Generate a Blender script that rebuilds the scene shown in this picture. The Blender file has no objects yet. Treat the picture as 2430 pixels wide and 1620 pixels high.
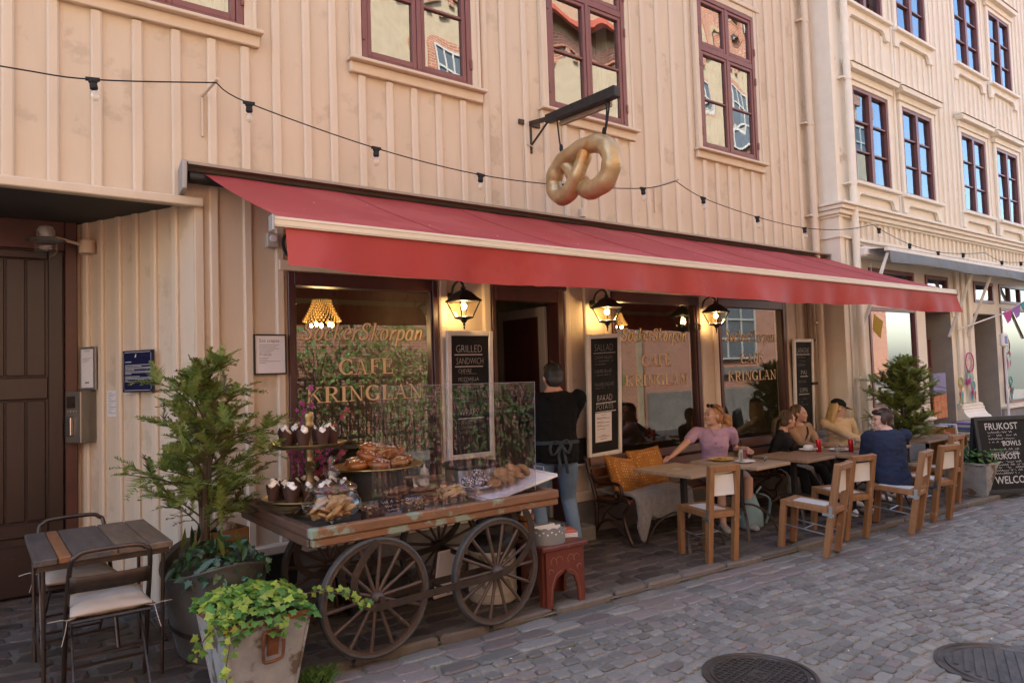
import bpy, bmesh, math, random
from mathutils import Vector, Matrix, noise
R = math.radians
random.seed(7)
V = Vector
scn = bpy.context.scene
col = scn.collection

# ------------------------------------------------------------------ camera, sky, sun, exposure
cam = bpy.data.cameras.new('camera')
cam.lens = 25.0; cam.sensor_width = 36.0; cam.clip_end = 400; cam.clip_start = .05
camo = bpy.data.objects.new('camera', cam); col.objects.link(camo)
cr = V((.79704, -.60310, -.03208)); cf = V((.60391, .79540, .04512))
cf = (cf - cr * cf.dot(cr)).normalized(); cr.normalize(); cu = cr.cross(cf)
CAM = V((0, -5.45, 1.62))
camo.matrix_world = Matrix(((cr.x, cu.x, -cf.x, CAM.x), (cr.y, cu.y, -cf.y, CAM.y), (cr.z, cu.z, -cf.z, CAM.z), (0, 0, 0, 1)))
scn.camera = camo

SUN_TO = V((-.42, .62, .78)).normalized()      # the sun stands behind the cafe, the street lies in its shade
wd = bpy.data.worlds.new('World'); scn.world = wd; wd.use_nodes = True
nt = wd.node_tree; nt.nodes.clear()
sky = nt.nodes.new('ShaderNodeTexSky'); sky.sky_type = 'NISHITA'; sky.sun_disc = False
sky.sun_elevation = math.asin(SUN_TO.z); sky.sun_rotation = math.atan2(SUN_TO.x, SUN_TO.y)
sky.air_density = 1.0; sky.dust_density = 2.2; sky.ozone_density = .6
bg = nt.nodes.new('ShaderNodeBackground'); bg.inputs[1].default_value = .15
wo = nt.nodes.new('ShaderNodeOutputWorld')
nt.links.new(sky.outputs[0], bg.inputs[0]); nt.links.new(bg.outputs[0], wo.inputs[0])
sl = bpy.data.lights.new('sun', 'SUN'); sl.energy = 2.8; sl.angle = R(.55); sl.color = (1, .93, .82)
so = bpy.data.objects.new('sun', sl); col.objects.link(so)
so.rotation_euler = SUN_TO.to_track_quat('Z', 'Y').to_euler(); so.location = (0, 6, 20)
scn.view_settings.view_transform = 'Standard'; scn.view_settings.look = 'None'
scn.view_settings.exposure = 2.5; scn.view_settings.gamma = 1.0
scn.render.engine = 'CYCLES'
cy = scn.cycles
cy.use_denoising = True; cy.max_bounces = 7; cy.diffuse_bounces = 4; cy.glossy_bounces = 4
cy.transmission_bounces = 6; cy.transparent_max_bounces = 16; cy.caustics_reflective = False; cy.caustics_refractive = False
cy.sample_clamp_indirect = 6; cy.blur_glossy = .5
try: cy.denoiser = 'OPENIMAGEDENOISE'
except Exception: pass

# ------------------------------------------------------------------ mesh and object helpers
class MB:
    def __init__(s): s.v = []; s.f = []; s.m = []; s.k = 0
    def add(s, vs, fs):
        n = len(s.v); s.v += [tuple(v) for v in vs]
        for f in fs: s.f.append(tuple(i + n for i in f)); s.m.append(s.k)
        return s
    def box(s, a, b, M=None):
        x0, y0, z0 = a; x1, y1, z1 = b
        vs = [V((x, y, z)) for z in (z0, z1) for y in (y0, y1) for x in (x0, x1)]
        if M is not None: vs = [M @ v for v in vs]
        return s.add(vs, [(0, 2, 3, 1), (4, 5, 7, 6), (0, 1, 5, 4), (2, 6, 7, 3), (0, 4, 6, 2), (1, 3, 7, 5)])
    def cbox(s, c, d, M=None):
        c = V(c); d = V(d) / 2
        return s.box(c - d, c + d, M)
    def bar(s, p, q, w, t, up=(0, 0, 1)):
        p = V(p); q = V(q); z = (q - p).normalized(); u = V(up)
        if abs(z.dot(u)) > .95: u = V((1, 0, 0)) if abs(z.x) < .9 else V((0, 1, 0))
        x = u.cross(z).normalized(); y = z.cross(x)
        M = Matrix(((x.x, y.x, z.x, p.x), (x.y, y.y, z.y, p.y), (x.z, y.z, z.z, p.z), (0, 0, 0, 1)))
        return s.box((-w / 2, -t / 2, 0), (w / 2, t / 2, (q - p).length), M)
    def tube(s, pts, r, n=8, closed=False, flat=1.0, cap=True):
        P = [V(p) for p in pts]; L = len(P); rs = r if isinstance(r, (list, tuple)) else [r] * L
        tg = []
        for i in range(L):
            a = P[(i - 1) % L] if (i or closed) else P[0]; b = P[(i + 1) % L] if (i < L - 1 or closed) else P[-1]
            t = b - a; tg.append(t.normalized() if t.length > 1e-9 else V((0, 0, 1)))
        u = V((0, 0, 1)) if abs(tg[0].z) < .9 else V((1, 0, 0))
        u = (u - tg[0] * u.dot(tg[0])).normalized(); vs = []
        for i in range(L):
            u = u - tg[i] * u.dot(tg[i])
            u = u.normalized() if u.length > 1e-6 else tg[i].orthogonal().normalized()
            w = tg[i].cross(u)
            for j in range(n):
                a = 2 * math.pi * j / n
                vs.append(P[i] + (u * math.cos(a) * flat + w * math.sin(a)) * rs[i])
        fs = []
        for i in range(L if closed else L - 1):
            for j in range(n):
                a = i * n + j; b = i * n + (j + 1) % n; c = ((i + 1) % L) * n
                fs.append((a, b, c + (j + 1) % n, c + j))
        if cap and not closed: fs += [tuple(range(n))[::-1], tuple((L - 1) * n + j for j in range(n))]
        return s.add(vs, fs)
    def lathe(s, prof, c=(0, 0, 0), n=20, sx=1, sy=1, M=None, cap=True):
        cap = cap and prof[0] != prof[-1]
        c = V(c); vs = []; fs = []
        for r, z in prof:
            for j in range(n):
                a = 2 * math.pi * j / n; p = V((r * math.cos(a) * sx, r * math.sin(a) * sy, z))
                vs.append(c + (M @ p if M is not None else p))
        for i in range(len(prof) - 1):
            for j in range(n):
                a = i * n + j; b = i * n + (j + 1) % n
                fs.append((a, b, b + n, a + n))
        if cap and prof[0][0] > 1e-5: fs.append(tuple(range(n))[::-1])
        if cap and prof[-1][0] > 1e-5: fs.append(tuple((len(prof) - 1) * n + j for j in range(n)))
        return s.add(vs, fs)
    def ell(s, c, r, M=None, nu=12, nv=8):
        c = V(c); r = (r, r, r) if isinstance(r, (int, float)) else r; vs = []; fs = []
        for i in range(1, nv):
            t = math.pi * i / nv
            for j in range(nu):
                a = 2 * math.pi * j / nu
                p = V((r[0] * math.sin(t) * math.cos(a), r[1] * math.sin(t) * math.sin(a), r[2] * math.cos(t)))
                vs.append(c + (M @ p if M is not None else p))
        top = V((0, 0, r[2])); bot = -top
        vs += [c + (M @ top if M is not None else top), c + (M @ bot if M is not None else bot)]
        N = (nv - 1) * nu
        for i in range(nv - 2):
            for j in range(nu):
                a = i * nu + j; b = i * nu + (j + 1) % nu
                fs.append((a, a + nu, b + nu, b))
        for j in range(nu):
            fs.append((N, j, (j + 1) % nu)); o = (nv - 2) * nu
            fs.append((N + 1, o + (j + 1) % nu, o + j))
        return s.add(vs, fs)
    def poly(s, pts, depth, M=None):
        """2D outline (x,z) in the plane y=0, extruded to y=depth"""
        n = len(pts); vs = [V((x, 0, z)) for x, z in pts] + [V((x, depth, z)) for x, z in pts]
        if M is not None: vs = [M @ v for v in vs]
        fs = [tuple(range(n)), tuple(range(2 * n - 1, n - 1, -1))]
        fs += [(i, i + n, (i + 1) % n + n, (i + 1) % n) for i in range(n)]
        return s.add(vs, fs)
    def quad(s, a, b, c, d): return s.add([a, b, c, d], [(0, 1, 2, 3)])
    def mesh(s, name, mat, smooth=None):
        me = bpy.data.meshes.new(name); me.from_pydata(s.v, [], s.f)
        for m in (mat if isinstance(mat, (list, tuple)) else [mat]): me.materials.append(m)
        if isinstance(mat, (list, tuple)): me.polygons.foreach_set('material_index', s.m)
        me.update()
        if smooth:
            me.polygons.foreach_set('use_smooth', [True] * len(me.polygons))
            if smooth < 3: me.set_sharp_from_angle(angle=smooth)
        return me
    def build(s, name, mat, parent=None, smooth=None, bevel=0):
        return obj(name, s.mesh(name, mat, smooth), parent, bevel)

def obj(name, me, parent=None, bevel=0):
    o = bpy.data.objects.new(name, me); col.objects.link(o)
    if parent is not None: o.parent = parent
    if bevel:
        b = o.modifiers.new('bevel', 'BEVEL'); b.width = bevel; b.segments = 1; b.limit_method = 'ANGLE'; b.angle_limit = R(40)
    return o
def tag(o, label=None, cat=None, group=None, kind=None):
    if label: o['label'] = label
    if cat: o['category'] = cat
    if group: o['group'] = group
    if kind: o['kind'] = kind
    return o
def thing(name, label, cat, loc=(0, 0, 0), rz=0, group=None):
    o = bpy.data.objects.new(name, None); col.objects.link(o); o.empty_display_size = .1
    o.location = loc; o.rotation_euler = (0, 0, rz)
    return tag(o, label, cat, group)
def copy_tree(o, parent=None):
    c = o.copy(); col.objects.link(c)
    if parent is not None: c.parent = parent
    for ch in list(o.children): copy_tree(ch, c)
    return c
def frame(o, x, y, z): 
    x = V(x).normalized(); y = V(y).normalized(); z = V(z).normalized(); o = V(o)
    return Matrix(((x.x, y.x, z.x, o.x), (x.y, y.y, z.y, o.y), (x.z, y.z, z.z, o.z), (0, 0, 0, 1)))
def spline(pts, n=6, closed=False):
    P = [V(p) for p in pts]; L = len(P); out = []
    for i in range(L if closed else L - 1):
        p0 = P[(i - 1) % L] if (closed or i) else P[0]; p1 = P[i]; p2 = P[(i + 1) % L]
        p3 = P[(i + 2) % L] if (closed or i < L - 2) else P[-1]
        for k in range(n):
            t = k / n
            out.append(.5 * (2 * p1 + (p2 - p0) * t + (2 * p0 - 5 * p1 + 4 * p2 - p3) * t * t + (3 * p1 - p0 - 3 * p2 + p3) * t ** 3))
    if not closed: out.append(P[-1])
    return out
def g(x): return -.015 * (x - 4.0)                 # the street falls gently to the right
def kerb_y(x): return -1.55 - .04 * (x - 1.5)
def seen(p, m=0.0):
    d = V(p) - CAM; z = d.dot(cf)
    if z < .2: return None
    u = d.dot(cr) / z * 25 / 36 + .5; v = .5 * 682 / 1024 - d.dot(cu) / z * 25 / 36
    return z if -m < u < 1 + m and -m < v < .666 + m else None

# ------------------------------------------------------------------ materials
MATS = {}
def mat(name, c1, c2=None, rough=.6, metal=0, scale=6, stretch=(1, 1, 1), bump=0, bscale=40, spec=.5, c3=None, s3=3, t3=.6,
        rand=0, coat=0, detail=5, island=False, trans=0, emit=None, es=0, lo=.35, hi=.65, bstretch=None, sheen=0, rr=0):
    m = bpy.data.materials.new(name); m.use_nodes = True; nt = m.node_tree; N = nt.nodes; L = nt.links
    b = N['Principled BSDF']; b.inputs['Roughness'].default_value = rough; b.inputs['Metallic'].default_value = metal
    b.inputs['Specular IOR Level'].default_value = spec; b.inputs['Coat Weight'].default_value = coat
    if sheen: b.inputs['Sheen Weight'].default_value = sheen
    if emit: b.inputs['Emission Color'].default_value = (*emit, 1); b.inputs['Emission Strength'].default_value = es
    tc = N.new('ShaderNodeTexCoord'); oi = N.new('ShaderNodeObjectInfo')
    off = N.new('ShaderNodeVectorMath'); off.operation = 'MULTIPLY_ADD'
    cx = N.new('ShaderNodeCombineXYZ')
    for i in range(3): L.new(oi.outputs['Random'], cx.inputs[i])
    off.inputs[1].default_value = (17, 31, 23); L.new(cx.outputs[0], off.inputs[0]); L.new(tc.outputs['Object'], off.inputs[2])
    vec = off.outputs[0]
    def noise_(sc, st, dt=detail):
        mp = N.new('ShaderNodeMapping'); mp.inputs['Scale'].default_value = st; L.new(vec, mp.inputs[0])
        n = N.new('ShaderNodeTexNoise'); n.inputs['Scale'].default_value = sc; n.inputs['Detail'].default_value = dt
        n.inputs['Roughness'].default_value = .6; L.new(mp.outputs[0], n.inputs['Vector']); return n.outputs['Fac']
    def ramp(fac, a, z):
        r = N.new('ShaderNodeMapRange'); r.inputs[1].default_value = a; r.inputs[2].default_value = z; L.new(fac, r.inputs[0]); return r.outputs[0]
    def mix(fac, a, c):
        x = N.new('ShaderNodeMix'); x.data_type = 'RGBA'
        if isinstance(fac, (int, float)): x.inputs[0].default_value = fac
        else: L.new(fac, x.inputs[0])
        for i, q in ((6, a), (7, c)):
            if isinstance(q, tuple): x.inputs[i].default_value = (*q, 1)
            else: L.new(q, x.inputs[i])
        return x.outputs[2]
    c = c1
    if c2:
        nf = noise_(scale, stretch); c = mix(ramp(nf, lo, hi), c1, c2)
        if rr:
            rm = N.new('ShaderNodeMapRange'); rm.inputs[3].default_value = rough - rr; rm.inputs[4].default_value = rough + rr
            L.new(nf, rm.inputs[0]); L.new(rm.outputs[0], b.inputs['Roughness'])
    if c3: c = mix(ramp(noise_(s3, (1, 1, 1), 8), t3, t3 + .06), c, c3)
    if rand:
        hs = N.new('ShaderNodeHueSaturation'); rv = oi.outputs['Random']
        if island:
            ge = N.new('ShaderNodeNewGeometry'); ad = N.new('ShaderNodeMath'); ad.operation = 'ADD'
            L.new(ge.outputs['Random Per Island'], ad.inputs[0]); L.new(rv, ad.inputs[1])
            fr = N.new('ShaderNodeMath'); fr.operation = 'FRACT'; L.new(ad.outputs[0], fr.inputs[0]); rv = fr.outputs[0]
        mr = N.new('ShaderNodeMapRange'); mr.inputs[3].default_value = 1 - rand; mr.inputs[4].default_value = 1 + rand; L.new(rv, mr.inputs[0])
        L.new(mr.outputs[0], hs.inputs['Value'])
        wn = N.new('ShaderNodeTexWhiteNoise'); wn.noise_dimensions = '1D'; L.new(rv, wn.inputs['W'])
        m2 = N.new('ShaderNodeMapRange'); m2.inputs[3].default_value = .5 - rand * .06; m2.inputs[4].default_value = .5 + rand * .06
        L.new(wn.outputs['Value'], m2.inputs[0]); L.new(m2.outputs[0], hs.inputs['Hue'])
        if isinstance(c, tuple): hs.inputs['Color'].default_value = (*c, 1)
        else: L.new(c, hs.inputs['Color'])
        c = hs.outputs[0]
    if isinstance(c, tuple): b.inputs['Base Color'].default_value = (*c, 1)
    else: L.new(c, b.inputs['Base Color'])
    if bump:
        bp = N.new('ShaderNodeBump'); bp.inputs['Strength'].default_value = bump; bp.inputs['Distance'].default_value = .01
        L.new(noise_(bscale, bstretch or stretch, 6), bp.inputs['Height']); L.new(bp.outputs[0], b.inputs['Normal'])
    if trans:
        tr = N.new('ShaderNodeBsdfTranslucent'); ms = N.new('ShaderNodeMixShader'); ms.inputs[0].default_value = trans
        if isinstance(c, tuple): tr.inputs[0].default_value = (*c, 1)
        else: L.new(c, tr.inputs[0])
        L.new(b.outputs[0], ms.inputs[1]); L.new(tr.outputs[0], ms.inputs[2]); L.new(ms.outputs[0], N['Material Output'].inputs[0])
    MATS[name] = m
    return m
def glass(name, f0=.06, tint=(.93, .95, .94), gcol=(1, 1, 1), power=5.0, rough=0.0):
    """thin pane: clear, with the same Schlick reflection from either side"""
    m = bpy.data.materials.new(name); m.use_nodes = True; nt = m.node_tree; N = nt.nodes; L = nt.links
    N.remove(N['Principled BSDF'])
    ge = N.new('ShaderNodeNewGeometry'); dt = N.new('ShaderNodeVectorMath'); dt.operation = 'DOT_PRODUCT'
    L.new(ge.outputs['Normal'], dt.inputs[0]); L.new(ge.outputs['Incoming'], dt.inputs[1])
    ab = N.new('ShaderNodeMath'); ab.operation = 'ABSOLUTE'; L.new(dt.outputs['Value'], ab.inputs[0])
    om = N.new('ShaderNodeMath'); om.operation = 'SUBTRACT'; om.inputs[0].default_value = 1; L.new(ab.outputs[0], om.inputs[1])
    pw = N.new('ShaderNodeMath'); pw.operation = 'POWER'; pw.inputs[1].default_value = power; L.new(om.outputs[0], pw.inputs[0])
    ma = N.new('ShaderNodeMath'); ma.operation = 'MULTIPLY_ADD'; ma.inputs[1].default_value = 1 - f0; ma.inputs[2].default_value = f0
    L.new(pw.outputs[0], ma.inputs[0])
    tr = N.new('ShaderNodeBsdfTransparent'); tr.inputs[0].default_value = (*tint, 1)
    gl = N.new('ShaderNodeBsdfGlossy'); gl.inputs['Roughness'].default_value = rough; gl.inputs[0].default_value = (*gcol, 1)
    ms = N.new('ShaderNodeMixShader'); L.new(ma.outputs[0], ms.inputs[0]); L.new(tr.outputs[0], ms.inputs[1]); L.new(gl.outputs[0], ms.inputs[2])
    L.new(ms.outputs[0], N['Material Output'].inputs[0]); MATS[name] = m
    return m

W_PEACH = mat('peach_paint', (.60, .495, .375), (.555, .452, .34), .62, scale=3, stretch=(1, 1, .25), bump=.16, bscale=70, bstretch=(1, 1, .12), c3=(.49, .395, .295), s3=2.6, t3=.57)
W_PEACH2 = mat('peach_trim_paint', (.625, .515, .395), (.58, .475, .36), .55, scale=5, stretch=(1, 1, .3), bump=.12, bscale=60, bstretch=(1, 1, .1))
W_CREAM = mat('cream_paint', (.74, .675, .565), (.69, .625, .52), .6, scale=3, stretch=(1, 1, .3), bump=.12, bscale=60, bstretch=(1, 1, .12), c3=(.52, .41, .29), s3=2.0, t3=.64)
W_CREAM2 = mat('cream_trim_paint', (.76, .695, .585), (.71, .645, .54), .55, scale=5, bump=.1, bscale=50)
W_FRAME = mat('oxblood_paint', (.20, .070, .062), (.165, .056, .05), .42, scale=6, stretch=(1, 1, .3), bump=.08, bscale=60)
W_SHOP = mat('dark_maroon_paint', (.070, .022, .020), (.05, .016, .015), .38, scale=6, stretch=(1, 1, .3), bump=.08, bscale=60)
W_DOOR = mat('dark_brown_door_paint', (.030, .014, .010), (.020, .010, .008), .42, scale=4, stretch=(1, 1, .2), bump=.12, bscale=50, c3=(.10, .035, .022), s3=2.5, t3=.66)
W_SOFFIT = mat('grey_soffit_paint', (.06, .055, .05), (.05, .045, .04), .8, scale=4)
W_STONE = mat('grey_plinth_stone', (.20, .185, .165), (.13, .12, .108), .85, scale=5, bump=.3, bscale=25)
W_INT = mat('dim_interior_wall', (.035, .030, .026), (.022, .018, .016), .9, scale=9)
W_CURT = mat('pale_curtain', (.55, .50, .42), (.42, .38, .32), .9, scale=12, stretch=(4, 4, .2))
G_UP = glass('upper_window_glass', .31, (.55, .57, .56), (.98, .97, .94), rough=.004)
G_NB = glass('neighbour_window_glass', .20, (.55, .57, .58), (.74, .88, 1.0))  # blue of the mirrored sky is tinted into the reflection colour
G_SHOP = glass('shop_window_glass', .13, (.86, .88, .87), rough=.002)
G_CLEAR = glass('clear_jar_glass', .035, (.95, .96, .96), power=3.2)
G_ACRYL = glass('acrylic_screen', .085, (.80, .79, .87), (.80, .80, 1.0), rough=.003)
G_LANT = glass('lantern_glass', .05, (.98, .93, .82))
M_IRON = mat('black_iron', (.018, .017, .017), (.032, .028, .026), .5, metal=.4, scale=20, bump=.1, bscale=60)
M_IRON2 = mat('dark_brown_iron', (.036, .026, .021), (.062, .042, .031), .52, metal=.5, scale=14, c3=(.11, .055, .03), s3=9, t3=.62, bump=.15, bscale=60)
M_STEEL = mat('brushed_steel', (.55, .54, .52), (.48, .47, .45), .28, metal=1, scale=4, stretch=(20, 20, 1))
M_GALV = mat('galvanised_zinc', (.42, .42, .41), (.31, .315, .31), .55, metal=.4, scale=7, bump=.1, bscale=40, c3=(.15, .115, .085), s3=5.5, t3=.53, rr=.12)
M_RUST = mat('rusty_iron', (.20, .075, .028), (.09, .035, .018), .8, metal=.2, scale=16, bump=.3, bscale=60)
M_WHITE = mat('white_paint', (.72, .68, .62), (.64, .60, .54), .5, scale=9, bump=.08, bscale=60)
M_CHALKB = mat('chalkboard_black', (.014, .013, .0125), (.021, .020, .019), .8, spec=.2, scale=5)
M_CHALK = mat('chalk_writing', (.55, .54, .51), (.42, .41, .39), .95, scale=60)
M_CHALK2 = mat('faint_chalk_writing', (.27, .265, .25), (.20, .195, .185), .95, scale=60)
M_GOLD = mat('gold_leaf_lettering', (.74, .56, .30), (.66, .49, .25), .55, metal=.0, scale=20)
M_GOLDSH = mat('red_brown_letter_shadow', (.16, .035, .02), None, .6)
M_PAPER = mat('white_paper', (.70, .68, .68), (.64, .62, .62), .7, scale=4)
M_INK = mat('grey_print', (.16, .15, .15), None, .8)
# ------------------------------------------------------------------ ground: street, sidewalk, kerb
M_MORTAR = mat('sandy_joint_grit', (.20, .178, .15), (.14, .125, .105), .95, scale=30, bump=.4, bscale=120)
M_SETT = mat('grey_granite_sett', (.165, .156, .142), (.122, .116, .106), .6, scale=12, rand=.30, island=True, bump=.35, bscale=55, c3=(.20, .175, .16), s3=14, t3=.6)
M_SETT2 = mat('reddish_granite_sett', (.165, .135, .122), (.125, .105, .098), .62, scale=12, rand=.28, island=True, bump=.35, bscale=55)
M_PAVE = mat('brown_paving_stone', (.090, .068, .056), (.062, .050, .044), .7, scale=8, spec=.3, rand=.4, island=True, bump=.4, bscale=45, c3=(.10, .09, .08), s3=10, t3=.6)
M_KERB = mat('worn_kerb_stone', (.135, .112, .093), (.10, .084, .072), .75, scale=8, rand=.25, bump=.4, bscale=40)

def sheet(name, pts, dz, m):
    mb = MB(); n = 28
    (x0, y0f, y1f, x1) = pts
    for i in range(n):
        a = x0 + (x1 - x0) * i / n; b = x0 + (x1 - x0) * (i + 1) / n
        mb.quad((a, y1f(a), g(a) + dz), (b, y1f(b), g(b) + dz), (b, y0f(b), g(b) + dz), (a, y0f(a), g(a) + dz))
    return tag(mb.build(name, m), kind='structure')
street = sheet('street', (-30, lambda x: kerb_y(x) + .03 if x > -6 else -1.2, lambda x: -40, 70), -.050, M_MORTAR)
sidewalk = sheet('sidewalk', (-12, lambda x: 5.0, lambda x: kerb_y(x) - .02, 60), -.012, mat('dark_joint_grit', (.12, .105, .09), (.08, .07, .06), .95, scale=30, bump=.4, bscale=120))
kerb = sheet('kerb', (-6, lambda x: kerb_y(x) + .06, lambda x: kerb_y(x) - .055, 30), -.03, M_MORTAR)

def stone_vs(w, d, h, rg):
    j = lambda s: rg.uniform(-s, s)
    c = [(-w / 2 + j(w * .10), -d / 2 + j(d * .11)), (w / 2 + j(w * .10), -d / 2 + j(d * .11)), (w / 2 + j(w * .10), d / 2 + j(d * .11)), (-w / 2 + j(w * .10), d / 2 + j(d * .11))]
    o = []
    for i in range(4):                         # eight-cornered outline, so the stones look worn
        p = V(c[i]); q = V(c[(i + 1) % 4]); o += [p.lerp(q, .17), p.lerp(q, .83)]
    hh = [h + j(.003) for _ in range(4)]
    vs = [(p.x, p.y, -.045) for p in o] + [(p.x, p.y, h * .25) for p in o] + [(p.x * .86, p.y * .86, hh[(i // 2 + i % 2) % 4]) for i, p in enumerate(o)] + [(0, 0, h + .002)]
    fs = []
    for i in range(8):
        k = (i + 1) % 8; fs += [(i, k, k + 8, i + 8), (i + 8, k + 8, k + 16, i + 16), (i + 16, k + 16, 24)]
    return vs, fs
rg = random.Random(11)
PROTO = {}
for kind, m, w, d in (('sett', M_SETT, 1, 1), ('sett2', M_SETT2, 1, 1), ('pave', M_PAVE, 1, 1), ('kerb', M_KERB, 1, 1)):
    PROTO[kind] = []
    for i in range(7):
        vs, fs = stone_vs(1, 1, .012, rg); mb = MB(); mb.add(vs, fs); PROTO[kind].append((mb.mesh(kind + '_stone', m), vs, fs))
def lay(parent, name, stones, limit, mats):
    """the stones nearest the lens become objects of their own, the rest one mesh"""
    far = MB(); ranked = []
    for s in stones:
        z = seen((s[0], s[1], s[2])); ranked.append((z if z else 1e3 + (V(s[:3]) - CAM).length, s))
    ranked.sort(key=lambda t: t[0])
    for k, (z, (x, y, zz, w, d, a, kind, vi)) in enumerate(ranked):
        me, vs, fs = PROTO[kind][vi]
        if k < limit and z < 1e3:
            o = obj(name, me, parent); o.location = (x, y, zz); o.rotation_euler = (0, R(.86), a); o.scale = (w, d, 1)
        else:
            far.k = mats.index(PROTO[kind][vi][0].materials[0]); c, s_ = math.cos(a), math.sin(a)
            far.add([(x + (p[0] * w * c - p[1] * d * s_), y + (p[0] * w * s_ + p[1] * d * c), zz + p[2] - .015 * p[0] * w) for p in vs], fs)
    return tag(far.build(name + '_field', mats, parent), kind='stuff')
def street_stones():
    S = []; y_off = 0.0; row = 0; d0 = .062
    while y_off < 4.9:
        gut = row < 3
        d = (.135 if gut else rg.uniform(.074, .096)); x = -1.2 + rg.uniform(0, .1)
        while x < 17.5:
            w = rg.uniform(.17, .36) if gut else rg.choice((rg.uniform(.075, .11), rg.uniform(.10, .155)))
            yy = kerb_y(x) - d0 - y_off - d / 2
            if not gut:
                f = min(1, (row - 3) / 5); yy += f * (.10 * math.sin(x * 1.75 + .4) + .035 * math.sin(x * 4.1 + row * .5)) + rg.uniform(-.008, .008)
            yy -= 0
            mh = False
            for mx, my, mr in ((3.36, -3.12, .30), (4.47, -3.92, .36)):
                if (x + w / 2 - mx) ** 2 + (yy - my) ** 2 < (mr + .035) ** 2: mh = True
            if not mh and y_off < 5:
                ang = 0 if gut else .10 * 1.75 * math.cos(x * 1.75 + .4) * min(1, (row - 3) / 5)
                kd = 'sett2' if rg.random() < (.55 if gut else .17) else 'sett'
                S.append((x + w / 2, yy, g(x + w / 2) - .049 + rg.uniform(-.004, .004), w - .012, d - .010, ang - .04 + rg.uniform(-.09, .09), kd, rg.randrange(7)))
            x += w
        y_off += d + (.006); row += 1
    return S
lay(street, 'cobblestone', street_stones(), 300, [M_SETT, M_SETT2])
def walk_stones():
    S = []; row = 0; y_off = .06
    while y_off < 3.2:
        d = rg.uniform(.13, .17); x = -1.4 + rg.uniform(0, .2)
        while x < 13.5:
            w = rg.uniform(.16, .31); yy = kerb_y(x) + y_off + d / 2 + .012 * math.sin(x * 2.3 + row)
            lim = 1.15 if x < .6 else (-.02 if x > 1.3 and x < 9.8 else (-.33 if x >= 9.8 else -.02 + (1.3 - x) / .7 * 1.2))
            if yy < lim and x > -1.4:
                S.append((x + w / 2, yy, g(x + w / 2) - .014 + rg.uniform(-.004, .005), w - .012, d - .010, -.04 + rg.uniform(-.04, .04), 'pave', rg.randrange(7)))
            x += w
        y_off += d; row += 1
    return S
lay(sidewalk, 'paving_stone', walk_stones(), 300, [M_PAVE])
x = -1.0
while x < 15:
    w = rg.uniform(.32, .58); o = obj('kerb_stone', PROTO['kerb'][rg.randrange(7)][0], kerb)
    xm = x + w / 2; o.location = (xm, kerb_y(xm) + .005, g(xm) - .012 + rg.uniform(-.006, .006)); o.scale = (w - .012, .118, 1.6); o.rotation_euler = (0, R(.86), -.04 + rg.uniform(-.015, .015)); x += w

# manhole covers
def manhole(x, y, r, label, kind):
    t = thing('manhole_cover', label, 'manhole cover', (x, y, g(x) - .039))
    m = mat('cast_iron_' + kind, (.075, .066, .062) if kind == 'a' else (.105, .09, .085), (.05, .045, .042), .5, metal=.6, scale=9, bump=.1, bscale=70)
    mb = MB(); mb.lathe([(r, -.03), (r, .002), (r * .93, .004), (r * .92, -.004), (r * .86, -.004), (r * .85, .004), (r * .80, .004), (r * .79, -.003)], n=48, cap=False); mb.build('frame', m, t, smooth=.6)
    mb = MB(); mb.lathe([(r * .79, -.03), (r * .79, -.003), (0.0, -.003)], n=40); mb.build('plate', m, t)
    if kind == 'a':
        for ax in (0, 1):
            mb = MB()
            for i in range(-6, 7):
                q = i * r * .115; h = math.sqrt(max(0, (r * .78) ** 2 - q * q))
                segs = [(-h, h)] if abs(q) > r * .16 else [(-h, -r * .18), (r * .18, h)]
                for s0, s1 in segs:
                    a = (s0, q - .004, -.006) if ax == 0 else (q - .004, s0, -.006); b = (s1, q + .004, .0032) if ax == 0 else (q + .004, s1, .0030)
                    mb.box(a, b)
            mb.build('rib', m, t)
        mb = MB(); mb.box((-r * .17, -r * .17, -.005), (r * .17, r * .17, .0022)); mb.build('badge', m, t)
        text('A', r * .30, m, t, (0, -r * .1, .0045), (1, 0, 0), (0, 1, 0), 'CENTER', ext=.002)
    else:
        mb = MB()
        for i in range(-5, 6):
            q = i * r * .14; h = math.sqrt(max(0, (r * .74) ** 2 - q * q)); mb.box((-h, q - .012, -.006), (h, q + .012, .004))
        o = mb.build('rib', m, t); o.rotation_euler = (0, 0, .25)
    t.rotation_euler = (0, R(.86), R(8))
    return t
def text(s, size, m, parent, o, xd, ud, align='LEFT', ext=0, sx=1.0, shear=0, name='lettering', bold=0, sp=1.0, fit=None):
    cu_ = bpy.data.curves.new('t', 'FONT'); cu_.body = s; cu_.size = size; cu_.align_x = align; cu_.shear = shear; cu_.extrude = ext
    cu_.offset = bold; cu_.resolution_u = 2; cu_.space_character = sp
    t = bpy.data.objects.new('t', cu_); col.objects.link(t)
    dg = bpy.context.evaluated_depsgraph_get(); me = bpy.data.meshes.new_from_object(t.evaluated_get(dg))
    bpy.data.objects.remove(t); bpy.data.curves.remove(cu_)
    x = V(xd).normalized(); u = V(ud).normalized()
    if fit: sx = fit / max(1e-6, max(v.co.x for v in me.vertices) - min(v.co.x for v in me.vertices))
    me.transform(frame(o, x, u, x.cross(u)) @ Matrix.Diagonal((sx, 1, 1, 1)))
    me.materials.clear(); me.materials.append(m); me.name = name
    return obj(name, me, parent)
manhole(3.36, -3.12, .30, 'round iron manhole cover with a grid of ribs and the letter A', 'a')
manhole(4.47, -3.92, .36, 'larger brown iron manhole cover with diagonal ribs, cut by the frame edge', 'b')

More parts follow.
